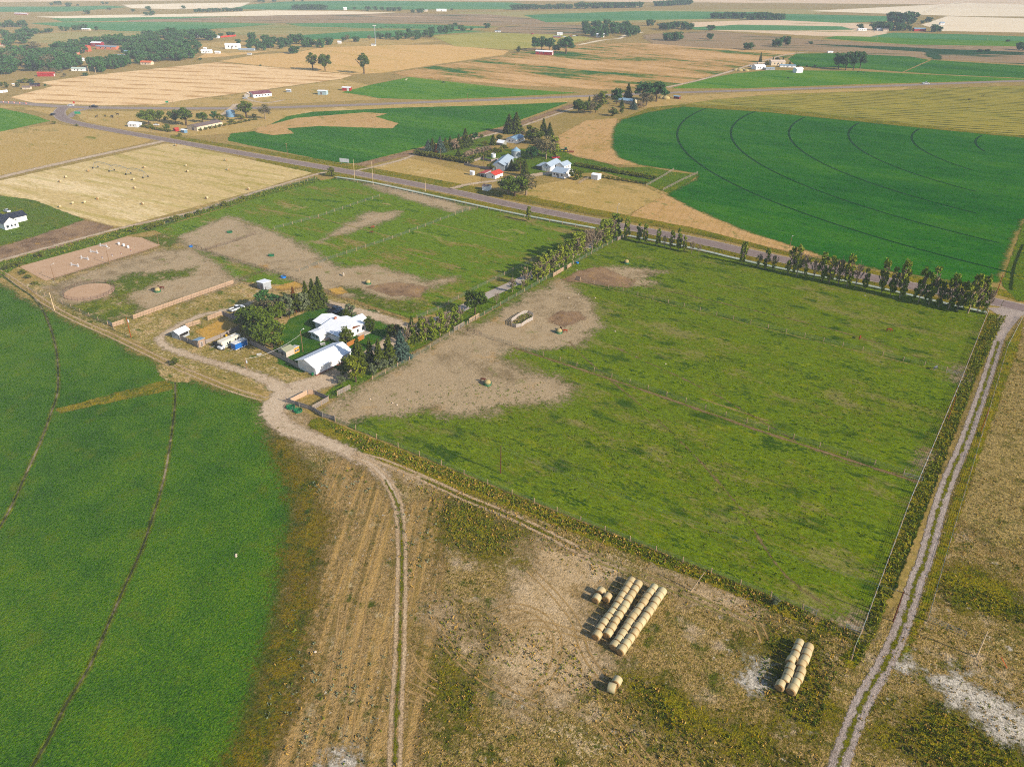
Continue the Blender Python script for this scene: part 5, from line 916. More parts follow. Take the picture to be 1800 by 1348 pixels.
gable('camper_shed', 'small blue and white shed beside the homestead hedge', 'shed', at=((324, 233.5), -33, 7, 4.5), px=12, hw=2.2, rise=.4, wall=BLUE_S, roof=ROOF_W)
gable('red_hut', 'dark red hut half hidden in the homestead hedge', 'hut', at=((310, 231), 57, 4.5, 4), px=9, hw=2.0, rise=.8, wall=RED_S, roof=ROOF_R)
gable('maroon_roof_house', 'white ranch house with a maroon roof above the highway', 'house', (446, 172.5), (478, 169.5), (437, 169), hw=3.0, rise=1.8, over=.4, wall=WHITE_S, roof=siding('maroon_shingles', C(132, 84, 86), .3, .85, 1), ops=wins('F', 5, .35, .75, .06))
gable('cream_garage', 'cream garage at the left of the maroon-roofed house', 'garage', at=((437, 170.5), -10, 9, 8), px=13, hw=2.8, rise=1.8, ridge='short', wall=CREAM, roof=pm('cream_roof', (226, 206, 186)), ops=[('F', .2, .8, .02, .75, 'g')])
gable('tin_shed', 'grey-blue tin shed alone in the field above the highway', 'shed', at=((568, 166.5), -8, 11, 7), px=17, hw=3.6, rise=.4, wall=siding('pale_blue_tin', C(176, 196, 200), .3, .85, 0), roof=ROOF_W, ops=[('F', .3, .5, .02, .7, 'd')])
gable('small_red_shed', 'small red shed with a white roof right of the tin shed', 'shed', at=((610, 159.5), -8, 10, 6), px=16, hw=3.0, rise=.6, wall=RED_S, roof=ROOF_W, ops=[('F', .6, .85, .02, .8, 'g')])
gable('storage_shed', 'pale flat-roofed shed at the right edge of the maroon-roofed yard', 'shed', at=((508, 162.5), -8, 7, 4), px=8, hw=2.4, rise=.5, wall=GREY_S, roof=ROOF_W)
# town and far buildings
FARPX = {'long bright red barn at the town\'s lower edge': (29, 8), 'brick-red hall with two floors in the town trees': (14, 13), 'long pale-roofed brick school in the town': (40, 7), 'maroon gymnasium with a white roof behind the school': (20, 9), 'small red-roofed house between town trees': (6, 7), 'white-walled house near the dense town stand': (10, 6), 'grey-roofed white house in the town gap': (8, 6), 'long greenish-white workshop behind the red barn': (25, 6), 'orange-roofed house facing the stubble field': (21, 6), 'white house with a blue-grey roof right of the school': (17, 5), 'flat pale building below the blue-grey roof in town': (18, 4.5), 'small house with orange walls at the left town wood': (8, 5), 'pale house glimpsed at the left town edge': (10, 5), 'white mobile home at the trailer court\'s left': (11, 4), 'cream mobile home in the middle of the trailer court': (11, 4), 'brown-roofed house at the trailer court\'s right': (15, 5), 'dark-roofed low house beside the stubble corner': (16, 5), 'tall white farm building between the town and the grove': (27, 10), 'low grey greenhouse beside the tall white farm building': (30, 3.5), 'white domed shelter right of the town': (19, 6), 'small white domed shelter beside the larger one': (9, 3.5), 'small white hut above the domed shelters': (5, 4), 'white house at the far right edge of town': (13, 4), 'white house near the red fence beyond town': (10, 4), 'cream house beside the town\'s far edge': (7, 4), 'long white shed right of the isolated grove': (17, 4), 'small white shed next to the radio mast yard': (6, 4.5), 'low grey shed under the radio mast': (8, 3.5), 'tiny pale shed above the stubble corner': (8, 3), 'white house in front of the valley farm wood': (13, 6), 'low blue-roofed shed left of the valley farm wood': (13, 3), 'small white shed behind the low blue-roofed one': (9, 4), 'white shop with a dark doorway at the right ranch': (23, 8), 'big cream two-storey house at the right ranch': (25, 9), 'long pale-blue shed at the right ranch': (26, 4.5), 'white gabled barn at the right end of the ranch yard': (17, 9), 'flat grey shed in the middle of the ranch yard': (17, 4), 'cream shed beneath the ranch spruces': (12, 4), 'white shed at the left of the upper right ranch grove': (13, 4), 'reddish barn with a blue-grey roof in the upper right grove': (18, 6), 'tiny white shed on the pale stubble right of the grove': (6, 5), 'white house inside the upper right ranch grove': (8, 5), 'mauve-roofed house inside the upper right ranch grove': (8, 4.5), 'white far farmhouse left among distant fields': (6, 5), 'long white far shed among distant fields': (18, 4.5), 'pale far shed left of the long white one': (8, 3.5), 'long maroon-and-white far barn at the upper left': (24, 2.5), 'white far shed below the clumps beyond the town': (16, 3.5), 'low pale shed by the small lane in the coulee': (10, 2.5), 'tiny white roofed hut left of the four-tree clump': (8, 3)}
for nm, lb, ct, (cx, cy), ang, L_, W_, hw_, ri, wa, ro_ in [
 ('town_barn', 'long bright red barn at the town\'s lower edge', 'barn', (82, 134.5), 8, 44, 14, 5.0, 2.5, RED_S, ROOF_R), ('town_hall', 'brick-red hall with two floors in the town trees', 'hall', (153, 91), -10, 20, 16, 11, 2.5, pm('orange_brick', (186, 104, 78)), ROOF_R),
 ('school', 'long pale-roofed brick school in the town', 'school', (190, 87), -5, 52, 18, 5, 1.2, pm('salmon_brick', (206, 130, 100)), ROOF_BL), ('gymnasium', 'maroon gymnasium with a white roof behind the school', 'gymnasium', (172, 82), -5, 28, 18, 8, 2.0, pm('maroon_wall', (150, 50, 60)), ROOF_W),
 ('town_house', 'small red-roofed house between town trees', 'house', (138, 96), 20, 9, 8, 4, 3, pm('salmon_brick', (206, 130, 100)), ROOF_R), ('town_house', 'white-walled house near the dense town stand', 'house', (144, 108), 10, 13, 8, 3.4, 1.6, WHITE_S, ROOF_W), ('town_house', 'grey-roofed white house in the town gap', 'house', (127, 104), -40, 12, 8, 3.4, 2.2, WHITE_S, ROOF_B),
 ('workshop', 'long greenish-white workshop behind the red barn', 'workshop', (140, 125), 0, 34, 14, 4, 2.2, WHITE_S, pm('mint_roof', (200, 214, 200))), ('town_house', 'orange-roofed house facing the stubble field', 'house', (259, 114), -5, 18, 10, 3.2, 1.8, CREAM, pm('terracotta_roof', (216, 120, 84))), ('town_house', 'white house with a blue-grey roof right of the school', 'house', (228, 94), -5, 20, 12, 3.4, 1.4, WHITE_S, ROOF_BL),
 ('town_house', 'flat pale building below the blue-grey roof in town', 'house', (212, 100), -3, 24, 10, 3.4, .6, CREAM, ROOF_G), ('town_house', 'small house with orange walls at the left town wood', 'house', (16, 108), 30, 9, 8, 3, 1.8, pm('orange_brick', (186, 104, 78)), ROOF_W), ('town_house', 'pale house glimpsed at the left town edge', 'house', (6, 82), 0, 14, 9, 3, 2, CREAM, pm('terracotta_roof', (216, 120, 84))),
 ('mobile_home', 'white mobile home at the trailer court\'s left', 'mobile home', (6, 163), 60, 14, 5, 3, .7, WHITE_S, ROOF_W), ('mobile_home', 'cream mobile home in the middle of the trailer court', 'mobile home', (28, 151), 15, 13, 5, 3, .7, CREAM, ROOF_W), ('mobile_home', 'brown-roofed house at the trailer court\'s right', 'house', (48, 157), 10, 13, 8, 3, 1.8, CREAM, ROOF_B), ('mobile_home', 'dark-roofed low house beside the stubble corner', 'house', (62, 152), 10, 15, 8, 3, 1.6, pm('dark_red_wall', (84, 40, 48)), ROOF_D),
 ('elevator_shed', 'tall white farm building between the town and the grove', 'shed', (410, 86), 6, 30, 12, 8, 2, WHITE_S, ROOF_W), ('greenhouse', 'low grey greenhouse beside the tall white farm building', 'greenhouse', (434, 89), -4, 44, 7, 2.2, 1, ROOF_G, ROOF_G), ('quonset_hut', 'white domed shelter right of the town', 'shed', (364, 94), 4, 24, 10, 3, 3, WHITE_S, ROOF_W), ('quonset_hut', 'small white domed shelter beside the larger one', 'shed', (383, 94.5), 0, 10, 6, 2, 1.8, WHITE_S, ROOF_W), ('town_house', 'small white hut above the domed shelters', 'hut', (361, 88), 0, 9, 6, 2.6, 1.5, WHITE_S, ROOF_W),
 ('town_house', 'white house at the far right edge of town', 'house', (352, 66.5), 0, 20, 9, 3, 1.5, WHITE_S, ROOF_W), ('town_house', 'white house near the red fence beyond town', 'house', (381, 67.5), 0, 16, 9, 3, 1.5, WHITE_S, ROOF_W), ('town_house', 'cream house beside the town\'s far edge', 'house', (335, 68), 0, 14, 9, 3, 1.5, CREAM, ROOF_B), ('farm_shed', 'long white shed right of the isolated grove', 'shed', (561, 80), -2, 30, 9, 3.4, 1, CREAM, ROOF_W), ('farm_shed', 'small white shed next to the radio mast yard', 'shed', (597, 77), 0, 12, 8, 3.5, 2, WHITE_S, ROOF_W), ('farm_shed', 'low grey shed under the radio mast', 'shed', (657, 81), 0, 16, 7, 3, 1, WHITE_S, ROOF_G), ('farm_shed', 'tiny pale shed above the stubble corner', 'shed', (439, 96.5), 0, 12, 4, 2.6, .6, WHITE_S, ROOF_G),
 ('valley_house', 'white house in front of the valley farm wood', 'house', (1055, 66), 0, 20, 9, 3.4, 3, WHITE_S, ROOF_W), ('valley_shed', 'low blue-roofed shed left of the valley farm wood', 'shed', (979, 66.5), 0, 24, 8, 3, 1, pm('maroon_wall', (150, 50, 60)), ROOF_BL), ('valley_shed', 'small white shed behind the low blue-roofed one', 'shed', (984, 62), 0, 14, 8, 3, 1.5, WHITE_S, ROOF_W),
 ('ranch_shop', 'white shop with a dark doorway at the right ranch', 'workshop', (1333, 122), 25, 22, 12, 4.5, 2, WHITE_S, ROOF_W), ('ranch_house', 'big cream two-storey house at the right ranch', 'house', (1365, 115), 5, 22, 12, 6, 2, CREAM, pm('cream_roof', (226, 206, 186))), ('ranch_shed', 'long pale-blue shed at the right ranch', 'shed', (1384, 118.5), -5, 26, 8, 3, 1, WHITE_S, ROOF_BL), ('ranch_barn', 'white gabled barn at the right end of the ranch yard', 'barn', (1402, 128), 30, 16, 9, 3.6, 2.4, WHITE_S, ROOF_W), ('ranch_shed', 'flat grey shed in the middle of the ranch yard', 'shed', (1352, 123), 10, 18, 9, 3, .8, GREY_S, ROOF_G), ('ranch_shed', 'cream shed beneath the ranch spruces', 'shed', (1338, 114), 0, 14, 7, 3, 1, CREAM, CREAM),
 ('grove_shed', 'white shed at the left of the upper right ranch grove', 'shed', (1515, 54.5), 0, 26, 10, 4, 1.5, WHITE_S, ROOF_W), ('grove_barn', 'reddish barn with a blue-grey roof in the upper right grove', 'barn', (1615, 55.5), 0, 30, 12, 4, 2, RED_S, ROOF_BL), ('grove_shed', 'tiny white shed on the pale stubble right of the grove', 'shed', (1655, 44), 0, 12, 10, 5, 2, WHITE_S, ROOF_BL), ('grove_house', 'white house inside the upper right ranch grove', 'house', (1545, 54.5), 0, 16, 9, 4, 2, WHITE_S, ROOF_W), ('grove_house', 'mauve-roofed house inside the upper right ranch grove', 'house', (1556, 55.5), 0, 14, 9, 3.4, 2, CREAM, ROOF_B),
 ('far_farmhouse', 'white far farmhouse left among distant fields', 'house', (607, 18.5), 10, 16, 10, 4, 4, WHITE_S, ROOF_W), ('far_farm_shed', 'long white far shed among distant fields', 'shed', (776, 20.5), 8, 50, 16, 6, 2, WHITE_S, ROOF_W), ('far_farm_shed', 'pale far shed left of the long white one', 'shed', (748, 21), 8, 24, 12, 4, 1.5, CREAM, ROOF_W), ('far_barn', 'long maroon-and-white far barn at the upper left', 'barn', (38, 26), 0, 60, 16, 4, 2, pm('maroon_wall', (150, 50, 60)), ROOF_W), ('far_shed', 'white far shed below the clumps beyond the town', 'shed', (152, 54), -5, 30, 10, 4, 1.5, CREAM, ROOF_W), ('far_farm_shed', 'low pale shed by the small lane in the coulee', 'shed', (875, 57), -3, 24, 8, 3, 1, WHITE_S, ROOF_BL),
 ('field_hut', 'tiny white roofed hut left of the four-tree clump', 'hut', (1459, 93.5), 0, 12, 6, 2.6, 1, WHITE_S, ROOF_W)]:
    pxw, pxh = FARPX[lb]; gable(nm, lb, ct, at=((cx, cy), ang, L_, W_), px=pxw, hpx=pxh, hw=hw_, rise=ri, over=.4, wall=wa, roof=ro_, ops=(wins('F', 3)+[('F', .42, .48, .02, .6, 'd')]) if ct not in ('greenhouse', 'barn') else [('E', .25, .75, .02, .7, 'g')])
def binn(px, py, r, h, label, mat, cone=.5):
    t = thing('grain_bin', label, 'grain bin', g(px, py)); MB().lathe([(r, 0), (r, h)], 20).build('wall', mat, t, smooth=False); MB().lathe([(r+.15, h+.003), (.3, h+r*cone), (.05, h+r*cone+.3)], 20).build('roof', ROOF_BL, t)
binn(907, 277, 3.2, 4.6, 'round grey grain bin with a conical roof behind the grey barn', GREY_S, .7); binn(406, 205.5, 3.6, 4.5, 'round blue grain bin at the trailer homestead', BLUE_S, .35)
# ---- fences
def post_mesh(kind):
    if kind == 'mesh': return MB().tube((0, 0, -.1), (0, 0, 1.6), .13, .12, 6).mesh('post', WOODP)
    if kind == 'pipe': return MB().tube((0, 0, -.1), (0, 0, 1.6), .055, .055, 6).mesh('post', PIPE)
    if kind == 'rail': return MB().tube((0, 0, -.1), (0, 0, 1.6), .10, .10, 6).mesh('post', WOODP)
    if kind == 'board': return MB().box(-.08, -.08, -.1, .08, .08, 1.75).mesh('post', WOODP)
    if kind == 'solid': return MB().box(-.08, -.08, -.1, .08, .08, 2.0).mesh('post', WOODG)
    if kind == 'steel': return MB().tube((0, 0, -.1), (0, 0, 1.5), .06, .06, 6).mesh('post', STEEL)
PMESH = {}
GREYW = pm('grey_board', (164, 152, 142), .9, .1, .2, 3); PINKW = pm('pinkish_board', (206, 176, 150), .85, .1, .15, 3)
def fence(label, path, kind='mesh', spacing=4.5, world=False, cat='fence', name=None, railmat=None, h=None, group=None):
    P0 = np.array(path, float) if world else G(path); base = P0[0]
    P = resample(P0, .5) if len(P0) > 2 else P0
    t = thing(name or {'mesh': 'wire_fence', 'pipe': 'pipe_fence', 'rail': 'rail_fence', 'board': 'board_fence', 'solid': 'plank_fence', 'steel': 'steel_fence'}[kind], label, cat, base, 0, group)
    if kind not in PMESH: PMESH[kind] = post_mesh(kind)
    pts = []
    for a, b in zip(P0[:-1], P0[1:]):
        n = max(1, int(round(np.hypot(*(b-a))/spacing)))
        pts += [a+(b-a)*i/n for i in range(n)]
    pts.append(P0[-1])
    for q in pts[:100]: link('post', PMESH[kind], t, (q[0]-base[0], q[1]-base[1], 0), TR.uniform(0, .3))
    m = MB(); spec = {'mesh': [(z, .02) for z in (.2, .45, .7, .95, 1.2, 1.4)], 'pipe': [(z, .035) for z in (.4, .8, 1.2, 1.55)], 'steel': [(z, .035) for z in (.5, 1.0, 1.45)], 'rail': [(z, .07) for z in (.5, 1.0, 1.5)]}
    segs = list(zip(P0[:-1], P0[1:]))
    for a, b in segs:
        d = (b-a)/max(np.hypot(*(b-a)), 1e-6); n_ = np.array([-d[1], d[0]]); a_ = a-base; b_ = b-base; L = np.hypot(*(b-a)); ang = math.atan2(d[1], d[0])
        if kind in spec:
            for z, r in spec[kind]: m.tube((*a_, z), (*b_, z), r, r, 4)
        if kind == 'mesh':
            for i in range(int(L/.8)): q = a_+d*i*.8; m.tube((*q, .1), (*q, 1.35), .008, .008, 3, cap=False)
        if kind in ('board', 'solid'):
            def slab(x0, x1, z0, z1, th=.02, off=.1):
                c_ = []
                for zz in (z0, z1):
                    for x, y in ((x0, off-th), (x1, off-th), (x1, off+th), (x0, off+th)): q = a_+d*x+n_*y; c_.append((q[0], q[1], zz))
                m.add(c_, [(0, 3, 2, 1), (4, 5, 6, 7), (0, 1, 5, 4), (1, 2, 6, 5), (2, 3, 7, 6), (3, 0, 4, 7)])
            if kind == 'board':
                for z in (.25, .6, .95, 1.3, 1.6): slab(0, L, z, z+.2)
            else:
                n2 = int(L/.22)
                for i in range(n2): slab(i*.22, i*.22+.20, .05, (h or 1.8)+TR.uniform(-.05, .04))
                slab(0, L, .5, .6, .03, .05); slab(0, L, 1.4, 1.5, .03, .05)
    m.build({'mesh': 'wire_mesh', 'pipe': 'rails', 'rail': 'rails', 'steel': 'rails', 'board': 'boards', 'solid': 'planks'}[kind], railmat or {'mesh': WIRE, 'pipe': PIPE, 'rail': GREYW, 'steel': STEEL, 'board': PINKW, 'solid': GREYW}[kind], t)
    return t
Q6 = lambda x, y: (450+x/4, 337+y/4); Q5 = lambda x, y: (x/4, 337+y/4); Z6 = lambda x, y: (820+x/5.86, 370+y/5.86)
fence('wire fence along the southern edge of the big pasture', [(590, 741), (700, 786), (900, 869), (1200, 988), (1410, 1071)], spacing=7)
fence('wire fence along the pasture side of the gravel road', [(1737, 548), (1688, 672), (1600, 880), (1514, 1112)], 'mesh', spacing=4, railmat=pm('tight_grey_netting', (150, 166, 170), .6))
fence('middle wire fence across the big pasture, starting at the hay feeders', [(840, 590), (900, 608), (1107, 674), (1350, 757), (1588, 833)], spacing=7)
fence('upper wire fence across the big pasture', [(1020, 494), (1350, 577), (1663, 652)], spacing=7)
fence('wire fence between the driveway trees and the big pasture', [(655, 668), (720, 634), (790, 590), (880, 537), (960, 491), (1030, 452), (1085, 422)], spacing=5.5)
fence('wire fence along the paved road above the poplar row', [(1100, 410), (1225, 434), (1350, 462), (1537, 499), (1735, 543)], 'pipe', spacing=8)
fence('dark post fence in front of the poplar row', [(1110, 418), (1225, 443), (1350, 471), (1537, 508), (1720, 549)], 'pipe', spacing=8)
fence('wire fence on the driveway\'s left side', [(733, 560), (770, 545), (840, 507), (930, 463), (965, 445)], spacing=6)
fence('wire fence through the middle of the western pasture', [(527, 478), (575, 458), (690, 420), (825, 369)], spacing=6)
fence('upper wire fence of the western pasture', [(482, 403), (560, 382), (667, 346)], spacing=6)
fence('wire fence on the ditch bank above the western pasture', [(290, 395), (370, 365), (450, 340), (555, 316)], spacing=6)
fence('wire fence along the road past the concrete ditch', [(592, 315), (725, 342), (900, 378), (1035, 404)], spacing=8)
fence('brown pipe fence from the blue tub to the tin shed pen', [Q5(1350, 390), Q5(1640, 490), (450, 471), (500, 487), (545, 505), (600, 525), (660, 548), (720, 563)], 'pipe', spacing=4)
fence('brown pipe fence along the lower side of the riding arena', [Q5(380, 630), Q5(700, 530), Q5(1110, 405)], 'pipe', spacing=5)
fence('brown pipe fence between the corral and the straw pen', [Q5(1690, 630), Q5(1800, 590), (470, 477)], 'pipe', spacing=4)
fence('brown pipe fence dividing the bare western paddock', [(362, 441), (400, 430), (450, 413)], 'pipe', spacing=5)
fence('rusty pipe fence around the straw pen', [(422, 497), (455, 508), (480, 514), (540, 508)], 'pipe', spacing=4)
fence('wire fence between the corral and the green crop', [Q5(200, 690), Q5(440, 790), Q5(760, 940)], 'mesh', spacing=6)
fence('long pinkish board windbreak below the corral', [Q5(942, 900), Q5(1290, 775), Q5(1645, 650)], 'board', spacing=4)
fence('short pinkish board windbreak beside the tall power pole', [Q5(797, 955), Q5(875, 930)], 'board', spacing=4)
fence('grey corner panel where the two windbreaks start', [Q5(760, 935), Q5(797, 957)], 'board', spacing=3, railmat=STEEL)
fence('pinkish board fence on the upper side of the shed corral', [Z1(1395, 630), Z1(1580, 560)], 'board', spacing=3)
fence('pinkish board fence right of the white-roofed corral shed', [Z1(1105, 730), Z1(1295, 672)], 'board', spacing=3)
fence('grey plank fence on the pickup side of the corral', [Z1(1585, 560), Z1(1720, 610), Z1(1800, 645)], 'solid')
fence('grey plank fence between the corral sheds', [Z1(1030, 885), Z1(1130, 920), Z1(1265, 985)], 'solid')
fence('grey plank fence between the corral and the parked motorhome', [Z1(1365, 935), Z1(1560, 855), Z1(1700, 790), Z1(1800, 745)], 'solid', h=1.5)
fence('long wooden plank fence between the lawn and the dry yard', [A_(340, 655), A_(205, 580), A_(20, 490), B_(800, 1030), B_(600, 935)], 'solid')
fence('orange-brown plank fence between the barn and the house', [A_(975, 385), A_(1100, 320), A_(1205, 265)], 'solid', railmat=pm('orange_brown_planks', (176, 120, 72)))
fence('dark plank fence behind the house by the driveway', [B_(1590, 440), B_(1760, 480)], 'solid', h=1.6)
Z3 = A_
fence('grey plank fence around the small empty pen', [Z3(175, 1105), Z3(525, 1215), Z3(655, 1300), Z3(815, 1345)], 'solid', h=1.4)
fence('pale plank fence on the upper left of the empty pen', [Z3(235, 1115), Z3(460, 1000), Z3(545, 1000)], 'solid', h=1.6, railmat=PINKW)
fence('grey plank fence on the upper right of the empty pen', [Z3(545, 1000), Z3(735, 1080)], 'solid', h=1.5)
fence('slatted fence on the pasture side of the empty pen', [Z3(530, 1210), Z3(640, 1150), Z3(735, 1095)], 'board', spacing=3, railmat=GREYW)
fence('slatted grey gate panel standing beside the small pen', [Z3(850, 1020), Z3(1020, 935)], 'board', spacing=2.5, railmat=GREYW, cat='gate')
fence('wooden gate panel on the driveway fence near the bare tree', [Q6(1500, 925), Q6(1570, 885)], 'board', spacing=2.5, railmat=PINKW, cat='gate')
fence('grey gate panel where the middle pasture fence begins', [Q6(1395, 985), Q6(1465, 945)], 'board', spacing=2.5, railmat=GREYW, cat='gate')
fence('steel gate at the start of the middle pasture fence', [Q6(1440, 965), Q6(1585, 1012)], 'pipe', spacing=3, cat='gate')
fence('pale board panel at the muddy corner of the big pasture', [Z6(893, 690), Z6(1000, 625)], 'board', spacing=3, railmat=PINKW, cat='gate')
fence('small board panel above the muddy pasture corner', [Z6(1038, 605), Z6(1078, 580)], 'board', spacing=3, railmat=PINKW, cat='gate')
fence('white panel at the start of the upper pasture fence', [Z6(1120, 715), Z6(1170, 730)], 'board', spacing=3, railmat=GREYW, cat='gate')
fence('grey board panel at the top corner of the big pasture', [(1086, 424), (1099, 416)], 'board', spacing=3, railmat=GREYW, cat='gate')
fence('steel gate at the gravel road end of the middle fence', [(1588, 838), (1620, 847)], 'steel', spacing=4, cat='gate')
fence('steel gate at the gravel road end of the upper fence', [(1663, 656), (1690, 662)], 'steel', spacing=3.5, cat='gate')
fence('steel gate at the bottom corner of the big pasture', [(1486, 1105), (1513, 1113)], 'steel', spacing=3, cat='gate')
fence('steel gate in the southern pasture fence near the willow bush', [(1413, 1073), (1434, 1082)], 'steel', spacing=3, cat='gate')
Z8 = lambda x, y: (1350+x/4, 1011+y/4)
fence('bare rail braces beyond the gravel road', [Z8(1120, 320), Z8(1255, 380), Z8(1385, 435)], 'steel', spacing=5, name='rail_brace', cat='fence')
fence('wire fence on the far side of the gravel road', [(1797, 560), (1770, 612), (1740, 716), (1700, 850), (1660, 985), (1630, 1092)], 'mesh', spacing=7)
fence('broken wire fence running down from the pasture corner', [(1512, 1116), (1500, 1145), (1496, 1160)], 'mesh', spacing=5)
fence('old grey stockade around the farm pen', [D_(575, 665), D_(700, 690), D_(840, 712)], 'solid', h=1.5)
fence('old curved stockade behind the farm pen', [D_(610, 655), D_(750, 605), D_(860, 628), D_(935, 612)], 'solid', h=1.5)
fence('wooden yard fence right of the farmhouse', [(1017, 324), (1027, 318), (1037, 314)], 'rail', spacing=3)
fence('dark wire fence along the upper farm hedgerow', [(1003, 276), (1060, 288), (1120, 300)], 'pipe', spacing=8)
fence('pole fence across the garden strips of the farm', [(1136, 328), (1165, 312), (1184, 300)], 'rail', spacing=6)
fence('pole fence at the tip of the green garden strip', [(1165, 336), (1200, 318), (1226, 306)], 'rail', spacing=6)
fence('fence between the paved road and the reaped ground', [(1130, 395), (1225, 414), (1350, 441), (1450, 460)], 'pipe', spacing=8)
fence('fence on the field side of the paved road', [(850, 341), (1000, 372), (1080, 388)], 'pipe', spacing=8)
fence('red slat fence at the far edge of town', [(388, 67), (415, 64.5)], 'solid', h=2.5, railmat=pm('red_slats', (196, 72, 56)))
pf = []
for i in range(25): a = 2*math.pi*i/24; pf.append(pcn+PR*np.array([math.cos(a), math.sin(a)]))
fence('round pen ring of brown pipe panels', pf, 'pipe', spacing=2.4, world=True, name='round_pen')
# ---- poles
def pole(px, py, hp, label, arm=1, mat=None, r=.14, group='wooden utility poles', lean=None, extra=None, ang=57, h=None):
    h = h or hat(px, py, hp); t = thing('utility_pole', label, 'utility pole', g(px, py), 0, group)
    MB().tube((0, 0, -.2), (0, 0, h), r, r*.7, 8).build('pole', mat or POLEW, t)
    c, s = math.cos(math.radians(ang)), math.sin(math.radians(ang))
    if arm:
        m = MB(); z = h-.3; a = 1.25; n_ = np.array([c, s]); p_ = np.array([-s, c])*.07
        m.add([(*(n_*x+p_*y), z+zz) for zz in (-.07, .07) for x, y in ((-a, -1), (a, -1), (a, 1), (-a, 1))], [(0, 3, 2, 1), (4, 5, 6, 7), (0, 1, 5, 4), (1, 2, 6, 5), (2, 3, 7, 6), (3, 0, 4, 7)])
        cb = m.build('crossarm', POLEW, t)
        for x in (-1.1, 0, 1.1): MB().lathe([(.05, z+.075), (.07, z+.15), (.03, z+.25)], 6, (c*x, s*x)).build('insulator', STEEL, cb)
    if extra == 'trans': MB().lathe([(.25, h-2.1), (.25, h-1.2), (.1, h-1.1)], 10, (c*.42, s*.42)).build('transformer', pm('transformer_grey', (196, 200, 204)), t)
    if extra == 'lamp': MB().tube((0, 0, h-.1), (c*1.3, s*1.3, h+.3), .04, .04, 5).build('lamp_arm', STEEL, t); MB().lathe([(.12, h+.12), (.3, h+.22), (.12, h+.4)], 8, (c*1.4, s*1.4)).build('lamp', TRIM, t)
    if lean: t.rotation_euler = lean
    return h, t
pole(230.5, 593.5, 36, 'tall reddish power pole with a transformer beside the short windbreak', 0, POLER, .19, extra='trans')
pole(95.8, 545.5, 31, 'pale bare pole standing beside the green crop', 0, pm('bleached_pole', (222, 196, 160)), .16)
pole(96, 492, 26, 'arena lamp pole, nearest the green crop', 0, extra='lamp'); pole(193, 465, 26, 'arena lamp pole in the middle of the arena fence', 0, extra='lamp'); pole(279, 430, 18, 'arena pole at the top corner of the sand', 0)
hyard, _ = pole(532.7, 618.7, 37, 'wooden lamp pole on the lawn behind the long barn', 0, extra='lamp')
pole(433.5, 648, 19, 'short service pole beside the farm gravel track', 0, extra='trans')
pole(880, 832, 48, 'thin dark pole standing alone in the big pasture', 0, pm('dark_pole', (110, 66, 50)), .14)
pole(1570, 1092, 52, 'dark pole with a pale crossarm beside the gravel road', 1, pm('dark_pole', (110, 66, 50)), .15, ang=-33)
pole(1215, 1038, 36, 'leaning bare pole above the long bale rows', 0, pm('bleached_pole', (222, 196, 160)), .13, lean=(.05, .35, 0))
pole(1716, 1155, 45, 'bleached pole on the dry ground right of the gravel road', 0, pm('bleached_pole', (222, 196, 160)), .16)
pole(1724, 758, 41, 'leaning orange-brown pole right of the gravel road', 0, POLER, .13); pole(1666, 739, 43, 'rusty pole on the verge left of the gravel road', 0, POLER, .13)
pole(1751, 518, 37, 'power pole with a crossarm where the gravel road meets the paved road', 1, POLER, .17)
pole(1388, 436, 19, 'lamp pole behind the roadside poplars', 0, extra='lamp'); pole(1083, 397, 36, 'grey lamp pole at the top of the concrete driveway', 0, pm('grey_pole', (176, 168, 160)), .12, extra='lamp')
roadp = [(506, 275, 23, 1), (624, 320, 40, 0), (656, 326, 42, 0), (658, 304, 22, 1), (748, 337, 19, 0), (847, 338, 24, 1), (381, 252, 17, 1), (210, 221, 14, 1)]
for i, (x, y, hp, a) in enumerate(roadp): pole(x, y, hp, '%s pole, number %s of those along the paved road' % ('crossarmed' if a else 'bare bleached', ORD[i]), a, pm('bleached_pole', (222, 196, 160)) if not a else None, group='poles along the paved road')
for i, (x, y, hp) in enumerate([(94, 190, 9), (161, 194, 11), (155, 210, 12), (305, 186, 12), (275, 232, 10), (507, 194, 12), (670, 188, 15), (822, 182, 17), (987, 175, 15), (1285, 166, 8), (1700, 152, 10)]): pole(x, y, hp, 'highway power pole, %s of those along the highway from the left' % ORD[i], 1, group='power poles along the highway')
for i, (x, y, hp) in enumerate([(775, 282, 20), (850, 291, 18), (866, 272, 14), (896, 260, 18), (915, 306, 21)]): pole(x, y, hp, 'bare wooden pole, %s from the left among the mid farm buildings' % ORD[i], 0, group='poles in the mid farm')
for i, (x, y, hp) in enumerate([(157, 131, 14), (169, 131, 12), (433, 98, 8), (1541, 73, 9), (1735, 72, 8), (1364, 98, 6)]): pole(x, y, hp, 'far pale power pole, %s from the left near town and upper right' % ORD[i], 1, pm('bleached_pole', (222, 196, 160)), .2, group='far power poles')
tw = thing('radio_mast', 'thin grey radio mast above the far tree line', 'mast', g(660, 77)); hm_ = hat(660, 77, 32)
MB().tube((0, 0, 0), (0, 0, hm_), .6, .4, 4).build('mast', STEEL, tw); MB().box(-2.5, -.3, hm_-.8, 2.5, .3, hm_).build('antenna', TRIM, tw)
def cable(label, a, b, sag=.8, r=.022, mat=None, name='power_line'):
    m = MB(); prev = None
    for i in range(17):
        t = i/16; p = np.array(a)*(1-t)+np.array(b)*t; p = p-np.array([0, 0, sag*4*t*(1-t)])
        if prev is not None: m.tube(prev, p, r, r, 4, cap=False)
        prev = p
    tag(m.build(name, mat or WIRE), label, 'cable')
p1 = (*g(880, 832), hat(880, 832, 48)); p2 = (*g(1570, 1092), hat(1570, 1092, 52))
